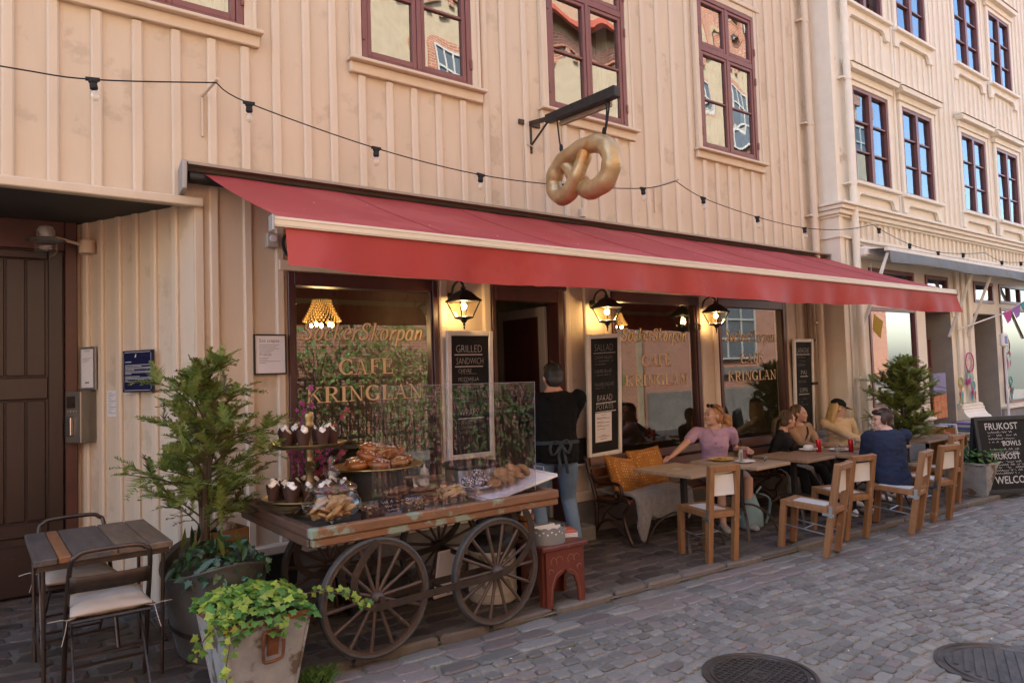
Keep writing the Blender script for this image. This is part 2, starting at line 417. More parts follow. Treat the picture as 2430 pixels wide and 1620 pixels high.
# ------------------------------------------------------------------ the peach cafe building
cafe = thing('cafe_building', 'peach board and batten wooden cafe building with oxblood window frames', 'building', (0, 0, 0))
def wall_holes(mb, x0, x1, z0, z1, holes, yf, yb):
    xs = sorted({x0, x1, *[h[0] for h in holes], *[h[1] for h in holes]}); xs = [x for x in xs if x0 <= x <= x1]
    for a, b in zip(xs, xs[1:]):
        hs = sorted((max(h[2], z0), min(h[3], z1)) for h in holes if h[0] <= a + 1e-6 and h[1] >= b - 1e-6); z = z0
        for h0, h1 in hs + [(z1, z1)]:
            if h0 > z + 1e-5: mb.quad((a, yf, z), (b, yf, z), (b, yf, h0), (a, yf, h0))
            z = max(z, h1)
    for a, b, c, d in holes:
        mb.quad((a, yf, c), (a, yb, c), (a, yb, d), (a, yf, d)); mb.quad((b, yb, c), (b, yf, c), (b, yf, d), (b, yb, d))
        mb.quad((a, yf, c), (b, yf, c), (b, yb, c), (a, yb, c)); mb.quad((a, yf, d), (a, yb, d), (b, yb, d), (b, yf, d))
UPW = [(.51, 1.64), (2.62, 3.74), (4.69, 5.84), (7.16, 8.34)]
SHOP = [(1.95, 3.30), (5.49, 6.95), (7.33, 8.78)]
DOOR = (3.90, 4.78)
holes = [(a, b, 4.31, 6.28) for a, b in UPW] + [(a, b, .62, 2.47) for a, b in SHOP] + [(*DOOR, .12, 2.47)]
mb = MB(); wall_holes(mb, 1.27, 9.80, .28, 8.6, [h for h in holes if h[0] > 1.27 and h[1] > 1.7], 0, .14)
wall_holes(mb, -7, 1.27, 2.93, 8.6, [], 0, .14) if False else None
wall_holes(mb, -7, 1.27, 2.93, 4.31, [], 0, .14); wall_holes(mb, -7, .51, 4.31, 6.28, [], 0, .14); wall_holes(mb, -7, 1.27, 6.28, 8.6, [], 0, .14)
mb.quad((.51, 0, 4.31), (.51, .14, 4.31), (.51, .14, 6.28), (.51, 0, 6.28))
mb.quad((-7, 0, -.1), (-1.9, 0, -.1), (-1.9, 0, 2.93), (-7, 0, 2.93)); mb.quad((-1.9, 0, -.1), (-1.9, 1.2, -.1), (-1.9, 1.2, 2.93), (-1.9, 0, 2.93))
# W1 spans the joint at 1.27: fill the strip right of the frame
mb.f = [f for f in mb.f]
mb.build('wall', W_PEACH, cafe)
# fix: opening of the first upper window reaches 1.64
def cut_strip():
    o = [c for c in cafe.children if c.name.startswith('wall')][0]; bm = bmesh.new(); bm.from_mesh(o.data)
    for (co, no) in (((1.64, 0, 0), (1, 0, 0)), ((0, 0, 4.31), (0, 0, 1)), ((0, 0, 6.28), (0, 0, 1))):
        bmesh.ops.bisect_plane(bm, geom=bm.verts[:] + bm.edges[:] + bm.faces[:], plane_co=co, plane_no=no)
    dead = [f for f in bm.faces if abs(f.calc_center_median().y) < 1e-4 and .51 < f.calc_center_median().x < 1.64 and 4.31 < f.calc_center_median().z < 6.28]
    bmesh.ops.delete(bm, geom=dead, context='FACES'); bm.to_mesh(o.data); bm.free()
cut_strip()
mb = MB(); mb.quad((1.64, .14, 4.31), (1.64, 0, 4.31), (1.64, 0, 6.28), (1.64, .14, 6.28)); mb.quad((.51, 0, 4.31), (1.64, 0, 4.31), (1.64, .14, 4.31), (.51, .14, 4.31)); mb.build('window_reveal', W_PEACH, cafe)
# stone plinth and base board
def plinth(a, b):
    mb = MB(); mb.box((a, -.055, g(b) - .25), (b, .1, .30)); mb.build('plinth', W_STONE, cafe, bevel=.01)
    mb = MB(); mb.box((a, -.075, .301), (b, .02, .40)); mb.build('base_board', W_PEACH2, cafe, bevel=.012)
plinth(1.30, 3.86); plinth(4.82, 9.79)
mb = MB(); mb.box((3.84, -.34, -.2), (4.84, .30, .125)); mb.build('door_step', W_STONE, cafe, bevel=.015)
# battens
mb = MB(); pr = [(-.034, 0), (-.034, -.017), (-.022, -.028), (.022, -.028), (.034, -.017), (.034, 0)]
mb.add([(x, y, z) for z in (0, 1) for x, y in pr], [(i, i + 1, i + 7, i + 6) for i in range(5)] + [(5, 4, 3, 2, 1, 0), (6, 7, 8, 9, 10, 11)])
BAT = mb.mesh('batten', W_PEACH2)
def batten(x, z0, z1, y=0, sx=1.0, rz=0, p=cafe, me=None):
    o = obj('batten', me or BAT, p); o.location = (x, y, z0); o.scale = (sx, 1, z1 - z0); o.rotation_euler = (0, 0, rz); return o
bx = [-.56, -.32, -.075, .172, .414, .664, .913, 1.164, 1.41, 1.652, 1.892, 2.138, 2.364, 2.621, 2.88, 3.123, 3.373, 3.64, 3.902, 4.124, 4.394, 4.652, 4.90, 5.15, 5.40, 5.655, 5.905, 6.159, 6.418, 6.675, 6.955, 7.20, 7.45, 7.70, 7.95, 8.20, 8.44, 8.67, 8.90, 9.112, 9.36]
for x in bx:
    lowz = 2.965 if x < 1.2 else (.40 if 1.35 < x < 1.93 else 2.56)
    if x > 9: lowz = .40
    w = [u for u in UPW if u[0] - .16 < x < u[1] + .16]
    if w: batten(x, lowz, 4.175); batten(x, 6.44, 8.6)
    else: batten(x, lowz, 8.6)
for x in (3.365, 3.84): batten(x, .40, 2.56, 0, 1.3)
for x in (4.845, 5.12, 5.425): batten(x, .40, 2.56, 0, 1.1)
for x in (7.015, 7.27): batten(x, .40, 2.56, 0, 1.3)
for x in (8.84, 9.11): batten(x, .40, 2.56, 0, 1.0)
for a, b in ((1.9, 3.32), (5.44, 6.97), (7.3, 8.8)):
    mb = MB(); mb.box((a - .02, -.045, 2.475), (b + .02, -.001, 2.56)); mb.build('head_board', W_PEACH2, cafe, bevel=.006)
mb = MB(); mb.box((9.68, -.03, -.3), (9.795, .0, 8.6)); mb.build('corner_board', W_PEACH2, cafe, bevel=.004)
mb = MB(); mb.box((1.275, -.026, .0), (1.335, .03, 2.93)); mb.build('corner_board', W_PEACH2, cafe, bevel=.004)
mb = MB(); mb.box((-7, -.07, 2.895), (1.33, .012, 2.96)); mb.build('beam_board', W_PEACH2, cafe, bevel=.008)
# body behind the facade: shades the street
mb = MB(); mb.quad((-7, .14, 8.6), (9.8, .14, 8.6), (9.8, 5.2, 11.8), (-7, 5.2, 11.8)); mb.quad((-7, 5.2, 11.8), (9.8, 5.2, 11.8), (9.8, 10.5, 8.6), (-7, 10.5, 8.6))
mb.box((-7.1, -.35, 8.55), (9.85, .2, 8.7)); mb.build('roof', mat('red_roof_tile', (.20, .06, .04), (.14, .045, .03), .8, scale=8), cafe)
mb = MB(); mb.quad((-7, 10.5, -.3), (-7, 10.5, 8.6), (9.8, 10.5, 8.6), (9.8, 10.5, -.3)); mb.quad((-7, 0, -.3), (-7, 0, 8.6), (-7, 10.5, 8.6), (-7, 10.5, -.3)); mb.quad((9.79, 4.4, -.3), (9.79, 10.5, -.3), (9.79, 10.5, 8.6), (9.79, 4.4, 8.6))
mb.build('rear_wall', W_PEACH, cafe)
# rooms behind the panes
mb = MB()
mb.quad((-7, 1.2, 2.98), (9.78, 1.2, 2.98), (9.78, 1.2, 8.5), (-7, 1.2, 8.5)); mb.quad((-7, .14, 4.0), (9.78, .14, 4.0), (9.78, 1.2, 4.0), (-7, 1.2, 4.0)); mb.quad((-7, .14, 6.7), (-7, 1.2, 6.7), (9.78, 1.2, 6.7), (9.78, .14, 6.7))
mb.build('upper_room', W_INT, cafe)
mb = MB()
mb.quad((1.33, 4.2, -.1), (9.78, 4.2, -.1), (9.78, 4.2, 3.0), (1.33, 4.2, 3.0)); mb.quad((1.33, .15, 2.9), (1.33, 4.2, 2.9), (9.78, 4.2, 2.9), (9.78, .15, 2.9))
mb.quad((1.33, .15, .1), (9.78, .15, .1), (9.78, 4.2, .1), (1.33, 4.2, .1)); mb.quad((1.33, .15, 0), (1.33, 4.2, 0), (1.33, 4.2, 2.9), (1.33, .15, 2.9)); mb.quad((9.78, .15, 0), (9.78, .15, 2.9), (9.78, 4.2, 2.9), (9.78, 4.2, 0))
mb.quad((3.42, .15, .1), (3.42, 2.4, .1), (3.42, 2.4, 2.9), (3.42, .15, 2.9)); mb.quad((5.3, .15, .1), (5.3, 2.0, .1), (5.3, 2.0, 2.9), (5.3, .15, 2.9))
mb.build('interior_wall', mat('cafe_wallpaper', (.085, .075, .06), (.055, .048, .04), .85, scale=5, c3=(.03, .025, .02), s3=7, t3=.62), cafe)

# upper windows
def up_window(a, b, z0=4.31, z1=6.28, y=0):
    F = .052
    mb = MB(); mb.box((a, y - .035, z0), (a + F, y + .09, z1)); mb.box((b - F, y - .035, z0), (b, y + .09, z1)); mb.box((a + F, y - .034, z0), (b - F, y + .09, z0 + .045)); mb.box((a + F, y - .034, z1 - F), (b - F, y + .09, z1))
    cx = (a + b) / 2; zt = z0 + (z1 - z0) * .655
    mb.box((cx - .022, y - .032, z0 + .045), (cx + .022, y + .08, z1 - F)); mb.box((a + F, y - .030, zt - .035), (b - F, y + .08, zt + .035))
    w = mb.build('window', W_FRAME, cafe, bevel=.004)
    for sx0, sx1 in ((a + F, cx - .022), (cx + .022, b - F)):
        for q0, q1, mun in ((z0 + .045, zt - .035, True), (zt + .035, z1 - F, False)):
            s = MB(); e = .042; yf = y - .024
            s.box((sx0 + .003, yf, q0 + .003), (sx0 + e, yf + .06, q1 - .003)); s.box((sx1 - e, yf, q0 + .003), (sx1 - .003, yf + .06, q1 - .003)); s.box((sx0 + e, yf + .001, q0 + .003), (sx1 - e, yf + .06, q0 + e + .012)); s.box((sx0 + e, yf + .001, q1 - e), (sx1 - e, yf + .06, q1 - .003))
            zm = (q0 + q1) / 2
            if mun: s.box((sx0 + e, yf + .008, zm - .012), (sx1 - e, yf + .05, zm + .012))
            s.build('sash', W_FRAME, w, bevel=.004)
            for p0, p1 in ([(q0 + e + .012, zm - .012), (zm + .012, q1 - e)] if mun else [(q0 + e + .012, q1 - e)]):
                t1, t2 = rg.uniform(-.006, .006), rg.uniform(-.006, .006); yy = yf + .03; X0, X1 = sx0 + e, sx1 - e
                n = 6; pm = MB(); vs = []                       # old glass: a pane with a faint wave
                ph = rg.uniform(0, 6)
                for i in range(n + 1):
                    for j in range(n + 1):
                        u, v = i / n, j / n
                        vs.append((X0 + (X1 - X0) * u, yy + (u - .5) * t1 + (v - .5) * t2 + .0007 * math.sin(ph + u * 4 + v * 3), p0 + (p1 - p0) * v))
                pm.add(vs, [(i * (n + 1) + j, (i + 1) * (n + 1) + j, (i + 1) * (n + 1) + j + 1, i * (n + 1) + j + 1) for i in range(n) for j in range(n)])
                pm.build('pane', G_UP, w, smooth=3.1)
    for hx in (a + .01, b - .01):
        for hz in (z0 + .22, zt - .2, zt + .2):
            h = MB(); h.tube([(hx, y - .042, hz - .045), (hx, y - .042, hz + .045)], .011, 6); h.build('hinge', W_FRAME, w)
    m = MB(); m.box((a - .10, y - .040, z0 - .005), (a - .004, y, z1 + .09)); m.box((a - .095, y - .052, z0 - .004), (a - .062, y - .0401, z1 + .089)); m.build('architrave', W_PEACH2, w, bevel=.005)
    m = MB(); m.box((b + .004, y - .040, z0 - .005), (b + .10, y, z1 + .09)); m.box((b + .062, y - .052, z0 - .004), (b + .095, y - .0401, z1 + .089)); m.build('architrave', W_PEACH2, w, bevel=.005)
    m = MB(); m.box((a - .13, y - .060, z1 + .0905), (b + .13, y, z1 + .15)); m.box((a - .003, y - .038, z1 + .004), (b + .003, y, z1 + .09)); m.build('cornice', W_PEACH2, w, bevel=.006)
    m = MB(); m.box((a - .135, y - .105, z0 - .035), (b + .135, y + .02, z0 - .006)); m.build('sill', W_PEACH2, w, bevel=.006)
    m = MB(); m.box((a - .115, y - .050, z0 - .125), (b + .115, y, z0 - .0355)); m.build('apron', W_PEACH2, w, bevel=.006)
    return w
for a, b in UPW: up_window(a, b)
for k, (a, b, c) in enumerate(((.95, 1.62, .55), (2.62, 2.75, .2), (5.70, 5.84, .2), (7.75, 7.85, .2))):
    mb = MB(); n = 14
    for i in range(n):
        u0 = a + (b - a) * i / n; u1 = a + (b - a) * (i + 1) / n; d = .02 * (-1) ** i
        mb.quad((u0, .26 + d, 4.3), (u1, .26 - d, 4.3), (u1, .26 - d, 6.3), (u0, .26 + d, 6.3))
    mb.build('curtain', W_CURT, cafe)

# ---- serif lettering drawn with a broad pen
def pen(mb, pts, wv, wh, z0, M, close=False):
    P = [V((p[0], p[1], 0)) for p in pts]; L = len(P); vs = []
    for i in range(L):
        t = (P[min(i + 1, L - 1)] - P[max(i - 1, 0)]); t = t.normalized() if t.length else V((0, 1, 0))
        w = wh + (wv - wh) * abs(t.y); nrm = V((-t.y, t.x, 0)); nrm = V((1, 0, 0)) * (1 if nrm.x >= 0 else -1) if abs(t.y) > .93 else nrm
        if abs(t.y) > .93 and t.y > 0: nrm = V((-1, 0, 0))
        elif abs(t.y) > .93: nrm = V((1, 0, 0))
        vs += [P[i] + nrm * w / 2, P[i] - nrm * w / 2]
    mb.add([M @ V((v.x, 0, v.y)) + M.to_3x3() @ V((0, -z0, 0)) for v in vs], [(2 * i, 2 * i + 1, 2 * i + 3, 2 * i + 2) for i in range(L - 1)])
def arc(cx, cy, rx, ry, a0, a1, n=14): return [(cx + rx * math.cos(R(a0 + (a1 - a0) * i / n)), cy + ry * math.sin(R(a0 + (a1 - a0) * i / n))) for i in range(n + 1)]
TH, TN = .165, .052
def serif(x, y, w=.30): return ('r', x - w / 2, y, x + w / 2, y + .05 if y < .5 else y - .05)
CAPS = {
 'C': (.80, [('p', arc(.46, .5, .36, .47, 42, 318, 22)), ('r', .70, .66, .755, .97), ('r', .735, .03, .775, .27)]),
 'A': (.86, [('d', (.14, 0), (.44, 1.0), TN), ('d', (.70, 0), (.43, 1.0), TH), ('r', .24, .32, .6, .38), serif(.13, 0, .26), serif(.70, 0, .34)]),
 'F': (.70, [('r', .12, 0, .12 + TH, 1), ('r', .05, .945, .64, 1), ('r', .28, .49, .5, .54), ('r', .60, .72, .645, 1), ('r', .47, .38, .515, .65), serif(.20, 0, .34), ('r', .05, .945, .2, 1)]),
 'E': (.76, [('r', .12, 0, .12 + TH, 1), ('r', .05, .945, .66, 1), ('r', .05, 0, .70, .055), ('r', .28, .49, .52, .54), ('r', .62, .74, .665, 1), ('r', .66, 0, .705, .27), ('r', .49, .39, .535, .64)]),
 'K': (.88, [('r', .12, 0, .12 + TH, 1), ('d', (.26, .44), (.66, .97), .075), ('d', (.74, .02), (.38, .58), .17), serif(.2, 0, .34), serif(.2, 1, .34), serif(.68, 1, .32), serif(.74, 0, .30)]),
 'R': (.84, [('r', .12, 0, .12 + TH, 1), ('p', [(.28, .97)] + arc(.42, .735, .24, .235, 90, -90, 14) + [(.28, .50)]), ('d', (.74, 0), (.42, .50), .16), serif(.2, 0, .34), ('r', .05, .945, .3, 1), serif(.76, 0, .2)]),
 'I': (.42, [('r', .13, 0, .13 + TH, 1), serif(.21, 0, .34), serif(.21, 1, .34)]),
 'N': (.90, [('r', .16, 0, .215, 1), ('r', .70, 0, .755, 1), ('d', (.70, .0), (.14, 1.0), .17), serif(.19, 0, .28), ('r', .02, .95, .2, 1), serif(.73, 1, .28)]),
 'G': (.88, [('p', arc(.46, .5, .36, .47, 44, 330, 22)), ('r', .64, .06, .79, .43), ('r', .54, .40, .87, .45), ('r', .70, .68, .755, .97)]),
 'L': (.70, [('r', .12, 0, .12 + TH, 1), serif(.2, 1, .34), ('r', .05, 0, .66, .055), ('r', .62, 0, .67, .3)]),
}
CAPS['É'] = (CAPS['E'][0], CAPS['E'][1] + [('d', (.34, 1.06), (.50, 1.26), .09)])
LOW = {
 'S': (.62, [('p', [(.50, .80)] + arc(.31, .76, .19, .20, 20, 250, 12) + arc(.27, .26, .21, .22, 75, -180, 14)[1:]), ('r', .47, .70, .51, .96), ('r', .04, .04, .08, .30)]),
 'o': (.50, [('p', arc(.23, .33, .18, .31, 0, 360, 20))]), 'c': (.42, [('p', arc(.23, .33, .18, .31, 50, 310, 16)), ('e', (.35, .54), .05)]),
 'k': (.50, [('r', .06, .02, .17, 1.0), ('r', .0, .95, .1, 1.0), ('d', (.15, .30), (.40, .62), .06), ('d', (.46, .02), (.22, .38), .12)]),
 'e': (.43, [('p', [(.08, .34), (.38, .38)] + arc(.225, .36, .165, .28, 10, 300, 16))]),
 'r': (.38, [('r', .06, .02, .17, .63), ('p', [(.15, .40), (.22, .56), (.32, .62)]), ('e', (.33, .57), .055)]),
 'p': (.52, [('r', .06, -.30, .17, .63), ('p', [(.15, .50)] + arc(.27, .33, .17, .30, 110, -130, 14)), ('r', .0, -.30, .24, -.26)]),
 'a': (.50, [('p', arc(.22, .32, .17, .30, 20, 340, 16)), ('r', .34, .02, .45, .62), ('d', (.44, .03), (.50, .08), .05)]),
 'n': (.53, [('r', .06, .02, .17, .63), ('p', [(.15, .42), (.24, .58), (.33, .61), (.395, .54), (.40, .40)]), ('r', .35, .02, .455, .46), ('d', (.44, .03), (.51, .09), .05)]),
}
def letters(word, table, h, width, o, parent, name, slant=0, gap=.03):
    tot = sum(table[c][0] + gap for c in word) - gap; sx = width / tot; fr = MB(); sh = MB()
    for mb, dx, dz, y0 in ((sh, .006, -.006, .0032), (fr, 0, 0, .0042)):
        x = 0; k = 0
        for c in word:
            adv, prims = table[c]
            for p in prims:
                k += 1; y = y0 + (k % 5) * .00013
                def Q(a, b): return V((o[0] + dx + (x + a) * sx + b * h * slant, o[1] - y, o[2] + dz + b * h))
                if p[0] == 'r': mb.add([Q(p[1], p[2]), Q(p[3], p[2]), Q(p[3], p[4]), Q(p[1], p[4])], [(0, 1, 2, 3)])
                elif p[0] == 'd':
                    (a, b), (c_, d), w = p[1:]; w = w * .6 / max(.35, abs(V((c_ - a, d - b)).normalized().y)); mb.add([Q(a - w / 2, b), Q(a + w / 2, b), Q(c_ + w / 2, d), Q(c_ - w / 2, d)], [(0, 1, 2, 3)])
                elif p[0] == 'e': mb.add([Q(p[1][0] + p[2] * math.cos(t * .785), p[1][1] + p[2] * math.sin(t * .785)) for t in range(8)], [tuple(range(8))])
                else:
                    P = [V(q) for q in p[1]]; L = len(P); vs = []; wv = TH if table is CAPS else .115; wh = TN
                    for i in range(L):
                        t = P[min(i + 1, L - 1)] - P[max(i - 1, 0)]; t = t.normalized() if t.length else V((0, 1)); w = wh + (wv - wh) * abs(t.y); n_ = V((-t.y, t.x))
                        a_, b_ = P[i] + n_ * w / 2, P[i] - n_ * w / 2; vs += [Q(a_.x, a_.y), Q(b_.x, b_.y)]
                    mb.add(vs, [(2 * i, 2 * i + 1, 2 * i + 3, 2 * i + 2) for i in range(L - 1)])
            x += adv + gap
    sh.build(name + '_shadow', M_GOLDSH, parent); return fr.build(name, M_GOLD, parent)

def shop_window(a, b, z0=.62, z1=2.47):
    F = .05
    mb = MB(); mb.box((a, -.028, z0), (a + F, .10, z1)); mb.box((b - F, -.028, z0), (b, .10, z1)); mb.box((a + F, -.027, z0), (b - F, .10, z0 + .085)); mb.box((a + F, -.027, z1 - .105), (b - F, .10, z1))
    mb.box((a + F, -.010, z0 + .085), (a + F + .018, .07, z1 - .105)); mb.box((b - F - .018, -.010, z0 + .085), (b - F, .07, z1 - .105))
    w = mb.build('shop_window', W_SHOP, cafe, bevel=.005)
    p = MB(); p.quad((a + F + .018, .03, z0 + .085), (b - F - .018, .03, z0 + .085), (b - F - .018, .03, z1 - .105), (a + F + .018, .03, z1 - .105)); p.build('glass_pane', G_SHOP, w)
    s = MB(); s.box((a - .05, -.085, z0 - .035), (b + .05, .0, z0 - .003)); s.build('sill', W_SHOP, w, bevel=.006)
    s = MB(); s.box((a - .03, -.05, .41), (b + .03, -.001, z0 - .036)); s.build('apron', W_PEACH2, w, bevel=.006)
    cx = (a + b) / 2; x0 = a + .09
    letters('SockerSkorpan', LOW, .150, 1.10, (cx - .57, .03, 1.935), w, 'italic_lettering', slant=.28)
    letters('CAFÉ', CAPS, .128, .50, (cx - .25, .03, 1.655), w, 'cafe_lettering')
    letters('KRINGLAN', CAPS, .125, 1.06, (cx - .53, .03, 1.437), w, 'name_lettering')
    return w
for a, b in SHOP: shop_window(a, b)
# cafe doorway
a, b = DOOR
mb = MB(); mb.box((a, -.02, .126), (a + .045, .14, 2.47)); mb.box((b - .07, -.03, .126), (b, .14, 2.47)); mb.box((a + .045, -.025, 2.32), (b - .07, .14, 2.47)); mb.box((a - .03, -.06, 2.44), (b + .03, -.031, 2.50)); dr = mb.build('doorway', W_SHOP, cafe, bevel=.005)
mb = MB(); mb.box((b - .11, .15, .15), (b - .07, .95, 2.3)); dl = mb.build('door_leaf', mat('grey_door_paint', (.30, .28, .26), None, .5), dr, bevel=.004)
mb = MB(); mb.box((b - .115, .25, 1.2), (b - .111, .85, 2.2)); mb.build('panel', W_SHOP, dl)

# ---- carriage door in the passage on the left
mb = MB(); A = V((1.275, 0, 0)); Bp = V((.66, 1.2, 0))
mb.quad((A.x, A.y, -.1), (A.x, A.y, 2.93), (Bp.x, Bp.y, 2.93), (Bp.x, Bp.y, -.1)); sw = mb.build('passage_wall', W_PEACH, cafe)
td = (Bp - A).normalized(); nd_ = V((-td.y, td.x, 0)); nd_ = nd_ if nd_.y < 0 else -nd_
ang = math.atan2(-td.y, -td.x)
for s in (.185, .414, .614, .812, 1.02, 1.198, 1.33):
    p = A + td * s; batten(p.x, -.05, 2.925, p.y, .9, ang)
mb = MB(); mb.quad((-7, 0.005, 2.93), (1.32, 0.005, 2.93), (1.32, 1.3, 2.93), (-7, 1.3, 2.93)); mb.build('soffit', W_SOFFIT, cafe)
mb = MB(); mb.quad((-1.9, 1.22, -.1), (.66, 1.22, -.1), (.66, 1.22, 2.93), (-1.9, 1.22, 2.93)); mb.build('door_recess', W_SHOP, cafe)
mb = MB(); mb.box((.575, 1.10, 0), (.66, 1.2, 2.93)); mb.box((-1.9, 1.11, 2.70), (.575, 1.2, 2.93)); df = mb.build('door_frame', mat('red_brown_paint', (.085, .026, .018), (.06, .02, .015), .45, scale=5), cafe, bevel=.006)
for dx in (-.62, .57):
    mb = MB(); mb.box((dx - 1.15, 1.15, .06), (dx, 1.21, 2.70)); d = mb.build('door_leaf', W_DOOR, df)
    for z0, z1 in ((1.72, 2.62), (.62, 1.53)):
        for i in range(7):
            u = dx - 1.03 + i * .131; q = MB(); q.box((u, 1.136, z0), (u + .122, 1.155, z1)); q.build('plank', W_DOOR, d, bevel=.006)
    for xa, xb, za, zb in ((dx - .105, dx - .005, .07, 2.69), (dx - 1.145, dx - 1.05, .07, 2.69)):
        q = MB(); q.box((xa, 1.125, za), (xb, 1.1495, zb)); q.build('stile', W_DOOR, d, bevel=.006)
    for za, zb in ((2.625, 2.69), (1.54, 1.71), (.50, .61), (.07, .44)):
        q = MB(); q.box((dx - 1.05, 1.127, za), (dx - .105, 1.1495, zb)); q.build('rail', W_DOOR, d, bevel=.008)
# downpipe at the corner
mb = MB(); mb.tube([(9.54, -.09, 8.5), (9.54, -.09, .75), (9.54, -.10, .55)], .05, 14); dp = mb.build('downpipe', W_PEACH2, cafe, smooth=.8)
for z in (6.55, 5.05, 3.72, 2.2):
    mb = MB(); mb.tube([(9.54, -.09, z - .03), (9.54, -.09, z + .03)], .056, 14); mb.box((9.42, -.1, z - .012), (9.49, 0, z + .012)); mb.build('pipe_collar', W_PEACH2, dp, smooth=.8)
mb = MB(); mb.tube([(9.33, -.05, 2.6), (9.33, -.05, .5)], .032, 10); dp = mb.build('cable_pipe', mat('grey_brown_pipe', (.20, .13, .085), None, .5), cafe, smooth=.8)
for z in (1.95, 1.35):
    mb = MB(); mb.box((9.27, -.10, z - .02), (9.39, 0, z + .02)); mb.build('pipe_clamp', M_IRON, dp)
# ------------------------------------------------------------------ the cream neighbour building
nb = thing('neighbour_building', 'cream wooden house next door with paired windows, hooded lintels and a ledge cornice', 'building', (0, 0, 0))
NY = -.28
NW = [(10.36, 11.46), (11.94, 13.03), (14.24, 15.35), (15.90, 17.0), (18.3, 19.4), (19.95, 21.05)]
NH = [(a, b, 4.275, 5.72) for a, b in NW] + [(a, b, 6.98, 8.45) for a, b in NW] + [(10.55, 12.08, .95, 2.44), (10.62, 12.08, 2.60, 3.03), (12.44, 13.42, -.3, 2.44), (12.5, 13.36, 2.60, 3.03), (14.40, 15.42, -.3, 2.44), (14.46, 15.36, 2.64, 3.03), (15.66, 17.3, .75, 2.58), (15.66, 17.3, 2.66, 3.03)]
mb = MB(); wall_holes(mb, 9.8, 22, -.4, 10.4, NH, NY, NY + .16); mb.quad((9.8, 0.2, -.4), (9.8, NY, -.4), (9.8, NY, 10.4), (9.8, .2, 10.4))
mb.quad((22, NY, -.4), (22, 9, -.4), (22, 9, 10.4), (22, NY, 10.4)); mb.quad((9.81, 9, -.4), (9.81, 9, 10.4), (22, 9, 10.4), (22, 9, -.4)); mb.quad((9.8, .2, 8.3), (9.8, .2, 10.4), (9.8, 9, 10.4), (9.8, 9, 8.3))
mb.build('wall', W_CREAM, nb)
mb = MB(); mb.quad((9.7, NY - .35, 10.4), (22.1, NY - .35, 10.4), (22.1, 4.5, 12.4), (9.7, 4.5, 12.4)); mb.quad((9.7, 4.5, 12.4), (22.1, 4.5, 12.4), (22.1, 9.2, 10.4), (9.7, 9.2, 10.4)); mb.build('roof', MATS['red_roof_tile'], nb)
mb = MB(); mb.quad((9.9, 1.2, -.3), (21.9, 1.2, -.3), (21.9, 1.2, 10.3), (9.9, 1.2, 10.3))
for z in (3.4, 6.4): mb.quad((9.9, NY + .17, z), (21.9, NY + .17, z), (21.9, 1.2, z), (9.9, 1.2, z))
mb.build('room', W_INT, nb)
def lower_boards(x0, x1, z0, z1, sp, skip, me, y=NY):
    x = x0
    while x < x1:
        if not any(a - .13 < x < b + .13 for a, b in skip): batten(x, z0, z1, y, .8, 0, nb, me)
        x += sp
NBAT = MB(); NBAT.add([(x, y, z) for z in (0, 1) for x, y in pr], [(i, i + 1, i + 7, i + 6) for i in range(5)] + [(5, 4, 3, 2, 1, 0), (6, 7, 8, 9, 10, 11)]); NBAT = NBAT.mesh('batten', W_CREAM2)
lower_boards(10.27, 22, 3.95, 10.3, .212, NW, NBAT)
x = 10.36
while x < 22:
    w = [u for u in NW if u[0] - .13 < x < u[1] + .13]
    if w: batten(x, 6.06, 6.74, NY, .8, 0, nb, NBAT); batten(x, 8.75, 10.3, NY, .8, 0, nb, NBAT)
    x += .212
x = 10.3
while x < 20:
    batten(x, 3.44, 3.70, NY, .9, 0, nb, NBAT); x += .178
for z0, z1, d in ((3.70, 3.735, .05), (3.736, 3.80, .09), (3.801, 3.86, .13), (3.861, 3.90, .17), (3.40, 3.435, .05)):
    mb = MB(); mb.box((9.802, NY - d, z0), (22, NY - .001, z1)); mb.box((9.80 - d * .7, NY - d, z0 + .001), (9.8015, -.01, z1 - .001)); mb.build('ledge_moulding', W_CREAM2, nb, bevel=.006)
for a, b in ((10.15, 13.68), (13.92, 17.6)):
    mb = MB(); mb.box((a, NY - .16, 3.345), (b, NY - .001, 3.375)); mb.box((a + .03, NY - .11, 3.31), (b - .03, NY - .002, 3.344)); mb.build('awning_hood', W_CREAM2, nb, bevel=.008)
mb = MB(); mb.box((9.795, NY - .035, -.4), (9.90, .0, 10.4)); mb.build('corner_board', W_CREAM2, nb, bevel=.005)
mb = MB(); mb.box((9.99, NY - .02, -.4), (10.05, NY, 3.4)); mb.box((10.22, NY - .02, -.4), (10.28, NY, 3.4)); mb.build('trim_board', W_CREAM2, nb, bevel=.005)
